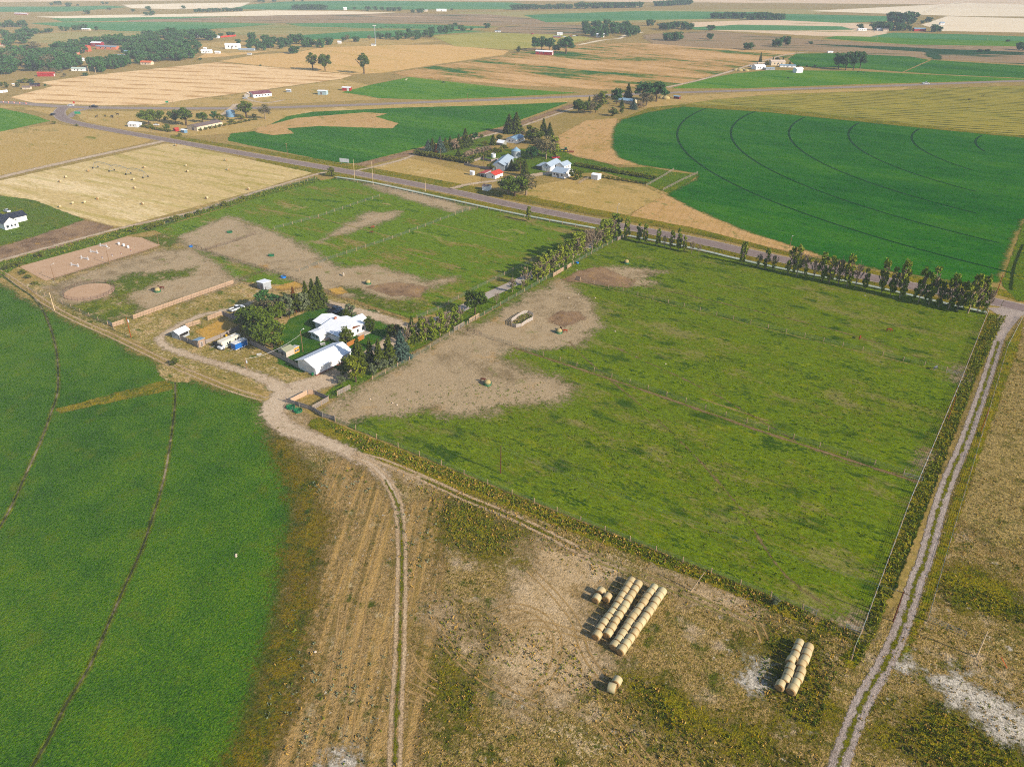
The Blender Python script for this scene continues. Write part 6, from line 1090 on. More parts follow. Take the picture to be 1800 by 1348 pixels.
cable('thin power line over the pasture, upper of the pair', (p1[0], p1[1], p1[2]), (p2[0]+.9, p2[1]-.5, p2[2]), 1.5); cable('thin power line over the pasture, lower of the pair', (p1[0], p1[1], p1[2]-.8), (p2[0]-.9, p2[1]+.5, p2[2]-.3), 1.5)
cable('white service cable from the lawn pole to the short pole', (*g(532.7, 618.7), hyard-1.2), (*g(433.5, 648), hat(433.5, 648, 17)), 1.6, .035, TRIM)
# ---- hay bales
def bale_mats():
    m = N('net_wrapped_hay'); tc = m.n('TexCoord').outputs['Object']; x = m.n('SeparateXYZ', {0: tc}).outputs[0]
    st = m.smooth(m.math('SINE', m.math('MULTIPLY', x, 38.0)), -.2, .9); oi = m.n('ObjectInfo').outputs['Random']
    grn = m.smooth(m.noise(m.n('VectorMath', {0: tc, 1: (3, .8, .8)}, operation='MULTIPLY').outputs[0], 1.3, 3), .52, .62)
    a = m.mix(m.math('MULTIPLY', st, .35), C(212, 196, 158), C(176, 158, 116)); a = m.mix(m.math('MULTIPLY', grn, .45), a, C(150, 196, 150)); a = m.mix(m.math('MULTIPLY', oi, .55), a, C(186, 156, 112))
    return m.out(m.n('BsdfPrincipled', {'Base Color': a, 'Roughness': .6, 'Specular IOR Level': .3, 'Normal': m.n('Bump', {'Height': m.noise(tc, 6, 3), 'Strength': .4, 'Distance': .05}).outputs[0]}).outputs[0])
NETW = bale_mats(); ENDM = pm('bale_end_hay', (168, 136, 96), .95, .1, .3, 5, bump=.6)
R_, Lb = .93, 1.46
def bale_proto():
    t = thing('hay_bale', 'x', 'hay bale', (0, 0)); 
    MB().lathe([(R_*.93, -Lb/2-.02), (R_, -Lb/2+.05), (R_*1.015, 0), (R_, Lb/2-.05), (R_*.93, Lb/2+.02)], 28, (0, R_), 'x').build('net_wrap', NETW, t, smooth=True)
    for s in (-1, 1): MB().lathe([(R_*.95, s*(Lb/2+.015)), (R_*.55, s*(Lb/2+.06)), (R_*.3, s*(Lb/2+.02)), (.1, s*(Lb/2+.06))], 24, (0, R_), 'x').build('bale_end', ENDM, t, smooth=True)
    return t
bp = [None]
def bale(p, ang, label, group):
    if bp[0] is None: bp[0] = bale_proto(); o = bp[0]; o.location = (p[0], p[1], .02); o.rotation_euler = (0, 0, ang); tag(o, label, None, group)
    else: o = dup(bp[0], (p[0], p[1], .02), ang, label, group)
    o.scale = (TR.uniform(.97, 1.03), TR.uniform(.94, 1.05), TR.uniform(.93, 1.04)); return o
ZB = lambda x, y: (1000+x/7.49, 990+y/7.49)
def brow(top, bot, n, lbl, group, j=.12):
    off = 5.5; a = g(top[0], top[1]+off); b = g(bot[0], bot[1]+off); d = (b-a)/np.hypot(*(b-a)); nn = np.array([-d[1], d[0]]); ang = math.atan2(d[1], d[0])
    L = np.hypot(*(b-a)); wob = 0
    for i in range(n):
        wob = .7*wob+TR.uniform(-j, j)
        bale(a+d*L*i/(n-1)+nn*wob, ang+TR.uniform(-.03, .03)+(math.pi if TR.random() < .5 else 0), '%s, %s bale from the far end' % (lbl, ORD[i]), group)
    return L/(n-1)
print('bale spacing', brow(ZB(812, 235), ZB(368, 945), 11, 'wrapped bale in the leftmost long row', 'round bales of the leftmost long row'),
 brow(ZB(903, 280), ZB(518, 930), 10, 'wrapped bale in the second long row', 'round bales of the second long row'), brow(ZB(1103, 330), ZB(590, 1075), 12, 'wrapped bale in the third long row', 'round bales of the third long row'),
 brow(ZB(1213, 375), ZB(703, 1150), 12, 'wrapped bale in the rightmost long row', 'round bales of the rightmost long row'))
ROWANG = math.atan2(*(g(*ZB(368, 945))-g(*ZB(812, 235)))[::-1])
for (x, y), lb in ((ZB(415, 372), 'upper bale of the pair left of the long rows'), (ZB(362, 460), 'lower bale of the pair left of the long rows'), (ZB(502, 452), 'single bale between the pair and the leftmost long row')): bale(g(x, y+5.5), ROWANG, lb, 'loose bales beside the long rows')
bale(g(1020+1075/16.85, 1160+640/16.85+5), ROWANG, 'upper of the two bales alone below the long rows', 'two bales alone below the long rows'); bale(g(1020+925/16.85, 1160+830/16.85+5), ROWANG+math.pi/2+.15, 'lower, turned bale of the two alone below the long rows', 'two bales alone below the long rows')
ZR = lambda x, y: (1330+x/9.63, 1100+y/9.63)
for col_, pts in (('left', [(705, 315), (665, 410), (630, 510), (565, 600), (560, 705), (530, 805), (480, 910), (385, 1015)]), ('right', [(860, 385), (825, 480), (795, 575), (742, 660), (735, 775), (700, 870), (640, 970), (582, 1085)])):
    P = np.array([g(ZR(*q)[0], ZR(*q)[1]+5) for q in pts]); d = P[-1]-P[0]; an = math.atan2(d[1], d[0]); d = d/np.hypot(*d)
    t = (P-P[0])@d; step = t[-1]/(len(P)-1); P = P+np.outer(np.arange(len(P))*step-t, d)
    for i, q in enumerate(P): bale(q, an+TR.uniform(-.05, .05), 'bale in the double stack\'s %s file, %s from the far end' % (col_, ORD[i]), 'round bales of the %s file near the gravel road' % col_)
for i, (x, y) in enumerate([(397, 283), (328, 293), (254, 296), (155, 302), (116, 313), (106, 321), (330, 303), (401, 300), (237, 332), (235, 317), (437, 334), (309, 257), (106, 365), (128, 359), (149, 357.5), (172, 351), (251, 360), (364, 350)]):
    o_ = bale(g(x, y), TR.uniform(0, 3), 'loose hay bale, %s of those scattered in the mown hay field' % ORD[i], 'bales scattered in the mown hay field'); o_.scale = (.8, .8, .75)
# ---- feeders and troughs
def feeder(px, py, label, hay=True):
    t = thing('hay_feeder', label, 'hay feeder', g(px, py)); m = MB(); r = 1.25
    for z in (.05, .45, .85):
        for i in range(20):
            a, b = 2*math.pi*i/20, 2*math.pi*(i+1)/20; m.tube((r*math.cos(a), r*math.sin(a), z), (r*math.cos(b), r*math.sin(b), z), .06, .06, 5, cap=False)
    for i in range(12): a = 2*math.pi*i/12; m.tube((r*math.cos(a), r*math.sin(a), .05), (r*math.cos(a), r*math.sin(a), .85), .04, .04, 5)
    m.build('ring', GREENP, t)
    MB().lathe([(r*.99, .04), (r*.99, .42), (r*.95, .42), (r*.95, .06)], 20).build('skirt', GREENP, t)
    if hay: MB().lathe([(1.02, .02), (1.1, .6), (1.0, 1.2), (.7, 1.6), (.2, 1.7)], 14).build('hay', HAYM, t, smooth=True)
feeder(857, 676, 'green ring feeder with hay in the bare lower paddock'); feeder(982.5, 585, 'green ring feeder with hay below the slatted trough'); feeder(1101, 463, 'green ring feeder with hay in the upper pasture'); feeder(647, 499, 'green ring feeder with hay in the western paddock')
feeder(477, 450, 'green ring feeder half empty in the bare western paddock', False); feeder(404, 409, 'empty green ring feeder farthest in the western paddock', False); feeder(277, 513, 'green ring feeder in the corral above the long windbreak'); feeder(511, 717, 'empty green ring lying left outside the small pen', False); feeder(524, 723, 'empty green ring lying right outside the small pen', False)
Z4 = lambda x, y: (860+x/7.49, 520+y/7.49)
tp = [g(*Z4(*q)) for q in ((352, 425), (425, 412), (490, 365), (578, 322), (578, 275), (515, 240), (455, 245), (375, 290), (292, 350), (295, 405))]
tr_ = thing('round_rail_enclosure', 'oval slatted enclosure full of weeds in the bare pasture', 'enclosure', tp[0]); m = MB(); m2 = MB()
for a, b in zip(tp, tp[1:]+tp[:1]):
    a_ = a-tp[0]; b_ = b-tp[0]; m2.tube((*a_, 0), (*a_, 1.5), .07, .07, 5)
    for z in (.25, .6, .95, 1.3):
        dd = (b_-a_)/np.hypot(*(b_-a_)); n_ = np.array([-dd[1], dd[0]])*.03
        m.add([(*(a_-n_), z), (*(b_-n_), z), (*(b_+n_), z), (*(a_+n_), z), (*(a_-n_), z+.22), (*(b_-n_), z+.22), (*(b_+n_), z+.22), (*(a_+n_), z+.22)], [(0, 3, 2, 1), (4, 5, 6, 7), (0, 1, 5, 4), (1, 2, 6, 5), (2, 3, 7, 6), (3, 0, 4, 7)])
m.build('slats', pm('whitish_slats', (206, 194, 182), .8), tr_); m2.build('posts', WOODP, tr_)
_c = np.mean(tp, 0); _r = np.random.default_rng(3); cen = []
for i in range(900):
    q = _r.uniform(-6, 6, 2)+_c
    if sdist(q[None], np.array(tp))[0] > .5: cen.append((q[0], q[1], _r.uniform(.1, 1.0)))
v, q = quads(np.array(cen), .22, _r); tag(link('tall_weeds', mesh_np('tall_weeds', v, [q], LF['caragana'])), 'bright green weeds filling the slatted oval enclosure', 'weeds', kind='stuff')
def tub(px, py, r, h, label, mat, name='stock_tank', cat='water tank'):
    t = thing(name, label, cat, g(px, py)); MB().lathe([(r, 0), (r, h), (r-.06, h), (r-.06, .1)], 18).build('tub', mat, t); MB().lathe([(r-.08, .1), (r-.08, h*.8)], 18).build('water', M['water'], t)
BLUEP = pm('blue_plastic', (30, 130, 214), .4, .4, .05)
tub(498.5, 488, 1.1, .7, 'blue stock tank at the pen corner near the tin shed', BLUEP); tub(335.5, 434, .8, .6, 'blue stock tank at the far corner of the corral', BLUEP); tub(1015, 463, .6, .6, 'small blue tub on the upper pasture fence', BLUEP); tub(867.5, 277, 1.6, 2.6, 'white water tank behind the old farm pen', WHITEP)
# ---- arena jumps, barrels, poles
ZA = lambda x, y: (20+x/6.43, 380+y/6.43)
jp = None
for i, q in enumerate([(720, 565), (832, 487), (938, 415), (1045, 345)]):
    p = g(*ZA(*q)); lb = 'white horse jump, %s from the left in the sand arena' % ORD[i]
    if jp is None:
        jp = thing('horse_jump', lb, 'horse jump', p, math.radians(-20), 'white jumps in the sand arena')
        for s in (-1, 1):
            m = MB(); m.box(s*1.7-.5*(s < 0), -.35, 0, s*1.7+.5*(s > 0), -.27, .25).box(s*1.7-.06, -.06, 0, s*1.7+.06, .06, 1.5).box(s*2.1-.06, -.06, 0, s*2.1+.06, .06, 1.3).box(s*1.9-.2, -.03, .9, s*1.9+.2, .03, 1.05).box(s*1.9-.3, -.4, 0, s*1.9+.3, .4, .1); m.build('standard', WHITEP, jp)
        for z in (.35, .7): MB().tube((-1.7, 0, z), (1.7, 0, z), .07, .07, 8).build('pole', WHITEP, jp)
        MB().box(-1.6, .3, 0, 1.6, .4, .25).build('ground_box', WHITEP, jp)
    else: dup(jp, (p[0], p[1], .03), math.radians(-20), lb)
for i, q in enumerate([(1217, 325), (1272, 342), (1322, 362)]): t = thing('barrel', 'white barrel, %s from the left at the arena\'s right end' % ORD[i], 'barrel', g(*ZA(*q)), 0, 'white barrels in the arena'); MB().lathe([(.45, 0), (.5, .3), (.5, 1.0), (.45, 1.2)], 14).build('drum', WHITEP, t, smooth=True); MB().lathe([(.46, 1.203), (.4, 1.26)], 14).build('lid', TRIM, t)
for q, cc, nm in (((1027, 472), (40, 90, 180), 'blue'), ((1140, 444), (50, 100, 190), 'blue and white'), ((1240, 424), (190, 40, 50), 'red'), ((1350, 392), (200, 60, 70), 'red and white')):
    t = thing('jump_pole', nm+' ground pole lying on the arena sand', 'jump pole', g(*ZA(*q)), math.radians(-60)); MB().tube((-1.3, 0, .08), (0, 0, .08), .1, .1, 8).build('painted_half', pm('pole_'+nm.replace(' ', '_'), cc), t); MB().tube((0.003, 0, .08), (1.3, 0, .08), .1, .1, 8).build('white_half', WHITEP, t)
# ---- pivot sprinkler in the hay field
pa, pb = g(168, 296), g(256, 313); d = pb-pa; Lp = np.hypot(*d)
t = thing('pivot_sprinkler', 'grey centre-pivot sprinkler arm in the mown hay field', 'irrigation pivot', pa, math.atan2(d[1], d[0])); m = MB()
nb = 3
for k in range(nb):
    x0, x1 = Lp*k/nb, Lp*(k+1)/nb; prev = None
    for i in range(9):
        f = i/8; z = 3.6+1.0*math.sin(math.pi*f); q = (x0+(x1-x0)*f, 0, z)
        if prev: m.tube(prev, q, .12, .12, 5)
        lo = (q[0], 0, z-1.0*math.sin(math.pi*f)-.05)
        m.tube(q, lo, .05, .05, 4)
        if prev: m.tube(plo, lo, .05, .05, 4)
        prev, plo = q, lo
m.build('pipe_span', STEEL, t)
for k in range(nb+1):
    x = Lp*k/nb; w = MB()
    for s in (-1, 1): w.tube((x, 0, 3.6), (x, s*1.8, .5), .07, .07, 5)
    w.tube((x, -1.8, .5), (x, 1.8, .5), .06, .06, 5); tw_ = w.build('tower', STEEL, t)
    for s in (-1, 1): MB().lathe([(.5, s*1.8-.15), (.55, s*1.8), (.5, s*1.8+.15)], 12, (x, .55), 'y').build('wheel', BLACK, tw_)
# ---- vehicles
def wheel(t, x, y, r=.38, w=.24):
    o = MB().lathe([(r*.9, y-w/2), (r, y-w/2+.03), (r, y+w/2-.03), (r*.9, y+w/2)], 14, (x, r), 'y').build('wheel', BLACK, t, smooth=False)
    MB().lathe([(r*.5, y-w/2-.012), (r*.5, y+w/2+.012)], 10, (x, r), 'y').build('rim', STEEL, o)
def vehicle(kind, px, py, ang, label, paint, name='pickup_truck', cat='pickup', sc=1.0, group=None):
    t = thing(name, label, cat, g(px, py), math.radians(ang), group); t.scale = (sc, sc, sc); wm = 1.9
    if kind == 'pickup':
        MB().prism([(-2.9, .45), (2.75, .45), (2.9, .7), (2.85, 1.05), (1.6, 1.2), (.9, 1.22), (-.75, 1.22), (-.75, .75), (-2.75, .75), (-2.75, 1.2), (-2.9, 1.2)], -.97, .97, 'y').build('body', paint, t, bevel=.03)
        for s in (-1, 1): MB().box(-2.75, s*.97-.08*(s > 0), .75, -.75, s*.97+.08*(s < 0), 1.2).build('bed_side', paint, t)
        MB().box(-2.74, -.88, .76, -.78, .88, .8).build('bed_floor', BLACK, t)
        MB().prism([(1.55, 1.2), (.85, 1.85), (-.6, 1.88), (-.75, 1.2)], -.82, .82, 'y').build('windows', GLASS, t); MB().prism([(.8, 1.85), (-.62, 1.86), (-.6, 1.93), (.7, 1.92)], -.8, .8, 'y').build('cab_roof', paint, t, bevel=.02)
        for s in (-1, 1): MB().box(2.86, s*.7-.18, .75, 2.93, s*.7+.18, .95).build('headlight', TRIM, t)
        for x in (-1.9, 1.9):
            for s in (-1, 1): wheel(t, x, s*.88, .4)
    elif kind == 'car':
        MB().prism([(-2.2, .35), (2.15, .35), (2.25, .6), (2.1, .85), (1.1, .98), (-1.6, 1.0), (-2.2, .9)], -.88, .88, 'y').build('body', paint, t, bevel=.03)
        MB().prism([(1.15, .96), (.4, 1.4), (-.9, 1.42), (-1.6, .98)], -.72, .72, 'y').build('windows', GLASS, t); MB().box(-.9, -.7, 1.425, .4, .7, 1.47).build('cab_roof', paint, t)
        for x in (-1.35, 1.35):
            for s in (-1, 1): wheel(t, x, s*.8, .33)
    elif kind == 'rv':
        MB().prism([(-4.0, .6), (2.6, .6), (2.6, 2.0), (3.9, 2.15), (3.9, 2.9), (3.4, 3.2), (-3.9, 3.2), (-4.0, 3.1)], -1.2, 1.2, 'y').build('body', pm('cream_motorhome', (240, 230, 208), .4, .4, .03), t, bevel=.06)
        MB().prism([(2.61, .5), (4.4, .5), (4.4, 1.15), (3.6, 1.4), (2.95, 1.98), (2.61, 1.98)], -1.0, 1.0, 'y').build('cab', WHITEP, t, bevel=.04); MB().prism([(3.66, 1.42), (3.02, 1.99), (3.1, 2.03), (3.75, 1.45)], -.85, .85, 'y').build('windscreen', GLASS, t)
        for s in (-1, 1):
            for a, b, z0, z1 in ((-3.4, -2.6, 1.8, 2.4), (-2.2, -1.5, 1.8, 2.4), (.2, .9, 1.8, 2.4), (1.3, 1.8, 1.8, 2.3)): o = MB().box(a, s*1.21-.015, z0, b, s*1.21+.015, z1).build('window', GLASS, t)
            MB().box(-3.9, s*1.215-.01, 1.0, 2.5, s*1.215+.01, 1.25).build('stripe', pm('teal_stripe', (60, 110, 110)), t)
        MB().box(-2, -.5, 3.21, -1, .3, 3.4).build('roof_vent', TRIM, t)
        for x in (-2.4, 3.3):
            for s in (-1, 1): wheel(t, x, s*1.0, .42)
    elif kind == 'trailer':
        bl = pm('blue_trailer', (46, 104, 176), .45, .4, .06)
        MB().box(-2.8, -1.15, .55, 2.4, 1.15, 2.6).build('body', bl, t, bevel=.04); MB().box(-2.86, -1.2, 2.61, 2.46, 1.2, 2.75).build('roof', TRIM, t); MB().box(-2.82, -1.18, .45, 2.42, 1.18, .6).build('chassis', TRIM, t)
        MB().box(-2.84, -1.17, .6, -2.72, 1.17, 2.6).build('rear_frame', TRIM, t); MB().box(2.42, -.08, .5, 3.9, .08, .6).build('hitch', STEEL, t)
        for x in (-.8, .2):
            for s in (-1, 1): wheel(t, x, s*1.28, .36)
    elif kind == 'flatbed':
        MB().box(-3.5, -1.15, .8, 2.6, 1.15, 1.0).build('deck', pm('dark_deck', (46, 48, 56)), t); MB().box(2.5, -1.15, 1.0, 2.65, 1.15, 2.0).build('headboard', pm('dark_deck', (46, 48, 56)), t); MB().box(2.6, -.08, .7, 4.2, .08, .8).build('hitch', STEEL, t)
        for s in (-1, 1): MB().box(-3.5, s*1.15-.04, 1.0, 2.5, s*1.15+.04, 1.35).build('side_rail', pm('dark_deck', (46, 48, 56)), t)
        for x in (-1.5, -.5):
            for s in (-1, 1): wheel(t, x, s*1.0, .4)
    return t
vehicle('pickup', 417, 545, 57-180+175, 'white pickup truck parked on the gravel beside the corral', WHITEP)
vehicle('rv', 404, 608, 57+180, 'cream motorhome parked left of the blue trailer', WHITEP, 'motorhome', 'motorhome'); vehicle('trailer', 421, 612, 57+180, 'blue enclosed cargo trailer parked beside the motorhome', WHITEP, 'cargo_trailer', 'trailer')
vehicle('flatbed', 390, 606, 57+180, 'dark flatbed trailer left of the motorhome', WHITEP, 'flatbed_trailer', 'trailer'); vehicle('flatbed', 414, 556, -33, 'small black utility trailer under the corral fence', WHITEP, 'utility_trailer', 'trailer', .6)
DKP = pm('black_paint', (26, 30, 40), .3, .5, .03); vehicle('pickup', 589, 547, 57, 'black pickup behind the white ranch house', DKP); vehicle('car', 596, 549, 57, 'dark car beside the black pickup behind the house', pm('slate_paint', (70, 84, 100), .3, .5, .03), 'car', 'car')
vehicle('pickup', 977, 279, 20, 'red pickup beside the farm trees', pm('red_paint', (170, 30, 50), .35, .5, .03)); vehicle('car', 125, 187, 0, 'white car at the highway junction', WHITEP, 'car', 'car', 1.2); vehicle('pickup', 165, 189.5, 180, 'dark pickup driving on the highway', DKP, sc=1.2); vehicle('car', 93, 203, 90, 'dark car beside the junction curve', DKP, 'car', 'car', 1.2)
vehicle('pickup', 1627, 148.5, 0, 'white van-like truck on the highway at the right', WHITEP, 'pickup_truck', 'truck', 1.3); vehicle('car', 275, 221, 0, 'white car under the homestead trees', WHITEP, 'car', 'car'); vehicle('car', 13, 373, -33, 'white car beside the black-roofed house', WHITEP, 'car', 'car')
vehicle('car', 431, 174, 20, 'small silver car before the maroon-roofed house', pm('silver_paint', (190, 194, 198), .3, .5, .03), 'car', 'car')
for i, (x, y, c_) in enumerate([(992, 66, 'w'), (1003, 65, 'r'), (1009, 64.5, 'w'), (1014, 64, 'b'), (936, 61, 'r'), (1320, 118, 'w'), (1326, 117, 'b'), (1537, 56, 'w')]): vehicle('car', x, y, 10*i, 'parked vehicle, %s from the left in the far farmyards' % ORD[i], {'w': WHITEP, 'r': pm('red_paint', (170, 30, 50)), 'b': DKP}[c_], 'car', 'car', 1.3, 'vehicles parked in the far farmyards')
def tractor(px, py, ang):
    t = thing('tractor', 'green tractor with yellow wheels pulling an implement on the reaped ground', 'tractor', g(px, py), math.radians(ang)); gp = pm('tractor_green', (20, 110, 40), .35, .5, .03); yp = pm('tractor_yellow', (236, 204, 30), .4)
    MB().prism([(-.6, .9), (2.6, .9), (2.7, 1.7), (.3, 1.9), (-.6, 1.6)], -.45, .45, 'y').build('hood', gp, t, bevel=.04); MB().box(-1.2, -.75, 1.5, .3, .75, 2.8).build('cab', GLASS, t); MB().box(-1.35, -.9, 2.81, .45, .9, 3.0).build('cab_roof', gp, t)
    for x, r in ((-.9, .95), (1.9, .75)):
        for s in (-1, 1):
            o = MB().lathe([(r*.9, s*1.1-.3), (r, s*1.1-.22), (r, s*1.1+.22), (r*.9, s*1.1+.3)], 18, (x, r), 'y').build('wheel', BLACK, t); MB().lathe([(r*.55, s*1.1-.32), (r*.55, s*1.1+.32)], 12, (x, r), 'y').build('rim', yp, o)
    i_ = thing('baler', 'rusty implement hitched behind the green tractor', 'farm implement', g(px+11, py+1), math.radians(ang)); m = MB(); m.box(-2, -1.4, .6, 1.6, 1.4, .8)
    for k in range(7): m.tube((-1.8+k*.5, -1.5, .5), (-1.8+k*.5, 1.5, .5), .25, .25, 8)
    m.tube((1.6, 0, .7), (3.6, 0, .7), .08, .08, 6); m.build('frame', pm('rust', (140, 80, 50)), i_)
tractor(993, 267, 172)
# ---- garden table, signs, cones, stones, tyre, burn heap
t = thing('garden_table', 'small white picnic table on the lawn behind the house', 'table', g(*A_(655, 350)), .4); MB().box(-.9, -.4, .7, .9, .4, .76).build('table_top', TRIM, t)
for s in (-1, 1): MB().box(-.9, s*.75-.12, .42, .9, s*.75+.12, .46).build('seat', TRIM, t); MB().box(s*.6-.05, -.7, 0, s*.6+.05, .7, .415).build('leg', WOODG, t)
def sign(px, py, w, h, z, label, mat, ang=-33, name='road_sign', round_=False, hp=None):
    t = thing(name, label, 'sign', g(px, py), math.radians(ang))
    for s in ((-1, 1) if w > 1.5 else (0,)): MB().tube((s*w*.35, 0, 0), (s*w*.35, 0, z+h*.3), .06, .06, 6).build('post', STEEL, t)
    (MB().lathe([(w/2, -.12), (w/2, -.07)], 16, (0, z+h/2), 'y') if round_ else MB().box(-w/2, -.12, z, w/2, -.07, z+h)).build('panel', mat, t)
sign(606, 290, 7, 2.4, 1.6, 'blank white billboard beside the paved road junction', WHITEP, -20, 'billboard'); GS = pm('sign_green', (40, 150, 110)); sign(137.5, 204, 5, 1.8, 1.5, 'green road sign inside the junction triangle', GS, 0); sign(294.5, 186, 2.6, 1.4, 2.4, 'small green highway sign above the homestead', GS, 0); sign(265, 233, 1.8, 1.8, 1.6, 'yellow round warning sign at the homestead hedge', pm('sign_yellow', (240, 190, 20)), -33, round_=True); sign(131, 186, 1.6, 1.6, 1.8, 'red stop sign at the highway junction', pm('sign_red', (200, 60, 40)), 0)
for i, (x, y) in enumerate([(6, 180.5), (15, 181), (25, 182), (35, 182.6), (46, 183.3)]): t = thing('traffic_barrel', 'orange barrel, %s from the left on the highway edge' % ORD[i], 'barrel', g(x, y), 0, 'orange barrels on the highway edge'); MB().lathe([(.4, 0), (.32, 1.3)], 10).build('drum', pm('orange_plastic', (230, 110, 40)), t); MB().lathe([(.39, .5), (.37, .75)], 10).build('band', WHITEP, t)
for i, (x, y) in enumerate([(1476, 1126), (1459, 1156), (1463, 1156), (1450, 1187), (1436, 1223), (1420, 1255), (1208, 1240), (1232, 1247), (1277, 1270), (1300, 1278), (1332, 1296), (1407, 1288)]):
    t = thing('marker_stake', 'yellow marker stake, %s of those among the weeds near the bales' % ORD[i], 'stake', g(x, y), 0, 'yellow marker stakes in the weeds'); MB().tube((0, 0, 0), (.05, .03, 1.0), .06, .05, 6).build('stake', pm('yellow_plastic', (226, 180, 20)), t); MB().tube((.05, .03, 1.003), (.05, .03, 1.08), .065, .05, 6).build('cap', pm('yellow_plastic', (226, 180, 20)), t)
t = thing('marker_stake', 'long orange stake leaning right of the bleached pole', 'stake', g(1770, 1174), 0); MB().tube((0, 0, 0), (-.8, 1.4, 1.4), .06, .06, 6).build('stake', pm('orange_plastic', (230, 110, 40)), t)
def mound(px, py, r, h, label, mat, name, cat): t = MB(); rr = np.random.default_rng(int(px)); t.lathe([(r*rr.uniform(.8, 1.1), 0), (r*.8, h*.45), (r*.45, h*.85), (.1, h)], 14); tag(t.build(name, mat, loc=(*g(px, py), 0.02), smooth=True), label, cat)
mound(1170, 174, 5, 3, 'long tan haystack beside the blue-roofed shelter', HAYM, 'haystack', 'haystack'); mound(1163, 173.5, 4, 2.5, 'smaller tan haystack left of the long one', HAYM, 'haystack', 'haystack')
for i, (x, y) in enumerate([(1293, 124), (1300, 124.5), (1306, 124), (1311, 125)]): mound(x, y, 4.5, 2.6, 'tan hay pile, %s from the left at the ranch entrance' % ORD[i], HAYM, 'haystack', 'haystack')
rk = random.Random(5)
for i, (x, y) in enumerate([(698, 712), (718, 703), (690, 709), (1046, 524), (1014, 475), (1017, 518), (1000, 524), (651, 702), (1170, 640), (1081, 583), (262, 545), (1520, 520), (1570, 523), (415, 1305-330), (554, 1146), (415, 978)]):
    b_ = bmesh.new(); bmesh.ops.create_icosphere(b_, subdivisions=2, radius=.3)
    for v in b_.verts: v.co *= rk.uniform(.75, 1.15); v.co.z *= .7
    me = bpy.data.meshes.new('stone'); b_.to_mesh(me); b_.free(); me.materials.append(pm('pale_stone', (206, 190, 170), .9)); tag(link('stone', me, None, (*g(x, y), .12)), 'pale stone, %s of those lying loose on the grass and dirt' % ORD[i], 'stone', 'pale stones lying on the ground')
# culvert ends, sheet of tin
t = thing('tin_sheet', 'pale sheet lying on the dry yard below the garden shed', 'sheet', g(*B_(715, 1070)), .3); MB().box(-.8, -.6, .05, .8, .6, .1).build('sheet', TRIM, t)
t = thing('plastic_bin', 'yellow bin at the corral fence behind the motorhome', 'bin', g(398, 592.5)); MB().lathe([(.4, 0), (.45, .9)], 12).build('tub', pm('yellow_plastic', (226, 180, 20)), t); MB().lathe([(.46, .903), (.3, 1.0)], 12).build('lid', pm('yellow_plastic', (226, 180, 20)), t)
t = thing('plastic_bin', 'green bin at the front corner of the long barn', 'bin', g(*A_(520, 748))); MB().lathe([(.35, 0), (.4, .8)], 12).build('tub', GREENP, t); MB().lathe([(.41, .803), (.3, .9)], 12).build('lid', GREENP, t)
# ---- horses and cattle
def animal_mesh(name, mat, pose, cow=False):
    me = bpy.data.meshes.new(name); bm = bmesh.new(); lay = None
    J = {'pel': (-.62, 0, 1.18, .27), 'mid': (0, 0, 1.10, .30), 'sho': (.5, 0, 1.15, .28), 'nk0': (.68, 0, 1.28, .19)}
    if pose == 'graze': J.update({'nk1': (.98, 0, 1.0, .13), 'pol': (1.22, 0, .58, .11), 'muz': (1.30, 0, .18, .06)})
    else: J.update({'nk1': (.98, 0, 1.58, .13), 'pol': (1.16, 0, 1.82, .11), 'muz': (1.52, 0, 1.55, .06)})
    J['tl0'] = (-.88, 0, 1.2, .06); J['tl1'] = (-.98, 0, .6, .05)
    for s, n in ((-1, 'L'), (1, 'R')):
        J['fk'+n] = (.52, s*.17, .62, .085); J['ff'+n] = (.50, s*.17, .28, .05); J['fh'+n] = (.53, s*.17, .04, .065)
        J['hs'+n] = (-.48, s*.18, .80, .13); J['hk'+n] = (-.80, s*.18, .52, .075); J['hf'+n] = (-.72, s*.18, .25, .05); J['hh'+n] = (-.66, s*.18, .04, .065)
        J['ea'+n] = (J['pol'][0]-.02, s*.07, J['pol'][2]+.16, .025)
    Ed = [('pel', 'mid'), ('mid', 'sho'), ('sho', 'nk0'), ('nk0', 'nk1'), ('nk1', 'pol'), ('pol', 'muz'), ('pel', 'tl0'), ('tl0', 'tl1')]
    for n in 'LR': Ed += [('sho', 'fk'+n), ('fk'+n, 'ff'+n), ('ff'+n, 'fh'+n), ('pel', 'hs'+n), ('hs'+n, 'hk'+n), ('hk'+n, 'hf'+n), ('hf'+n, 'hh'+n), ('pol', 'ea'+n)]
    names = list(J); vs_ = {k: bm.verts.new(J[k][:3]) for k in names}
    for a, b in Ed: bm.edges.new((vs_[a], vs_[b]))
    bm.to_mesh(me); bm.free(); o = bpy.data.objects.new('tmp', me); COL.objects.link(o)
    md = o.modifiers.new('s', 'SKIN'); sk = me.skin_vertices[0].data
    for i, k in enumerate(names): r = J[k][3]*(1.15 if cow and k in ('pel', 'mid', 'sho') else 1); sk[i].radius = (r, r)
    sk[0].use_root = True; sb = o.modifiers.new('ss', 'SUBSURF'); sb.levels = 1
    bpy.context.view_layer.update(); dg = bpy.context.evaluated_depsgraph_get(); out = bpy.data.meshes.new_from_object(o.evaluated_get(dg)); out.name = name
    bpy.data.objects.remove(o); out.materials.clear(); out.materials.append(mat)
    for p in out.polygons: p.use_smooth = True
    return out
coats = {'chestnut': (140, 66, 34), 'bay': (92, 44, 26), 'white': (232, 214, 190), 'grey': (110, 112, 116), 'black': (34, 30, 30)}
CM = {k: pm('coat_'+k, v, .7, .2, .1) for k, v in coats.items()}; AM = {}
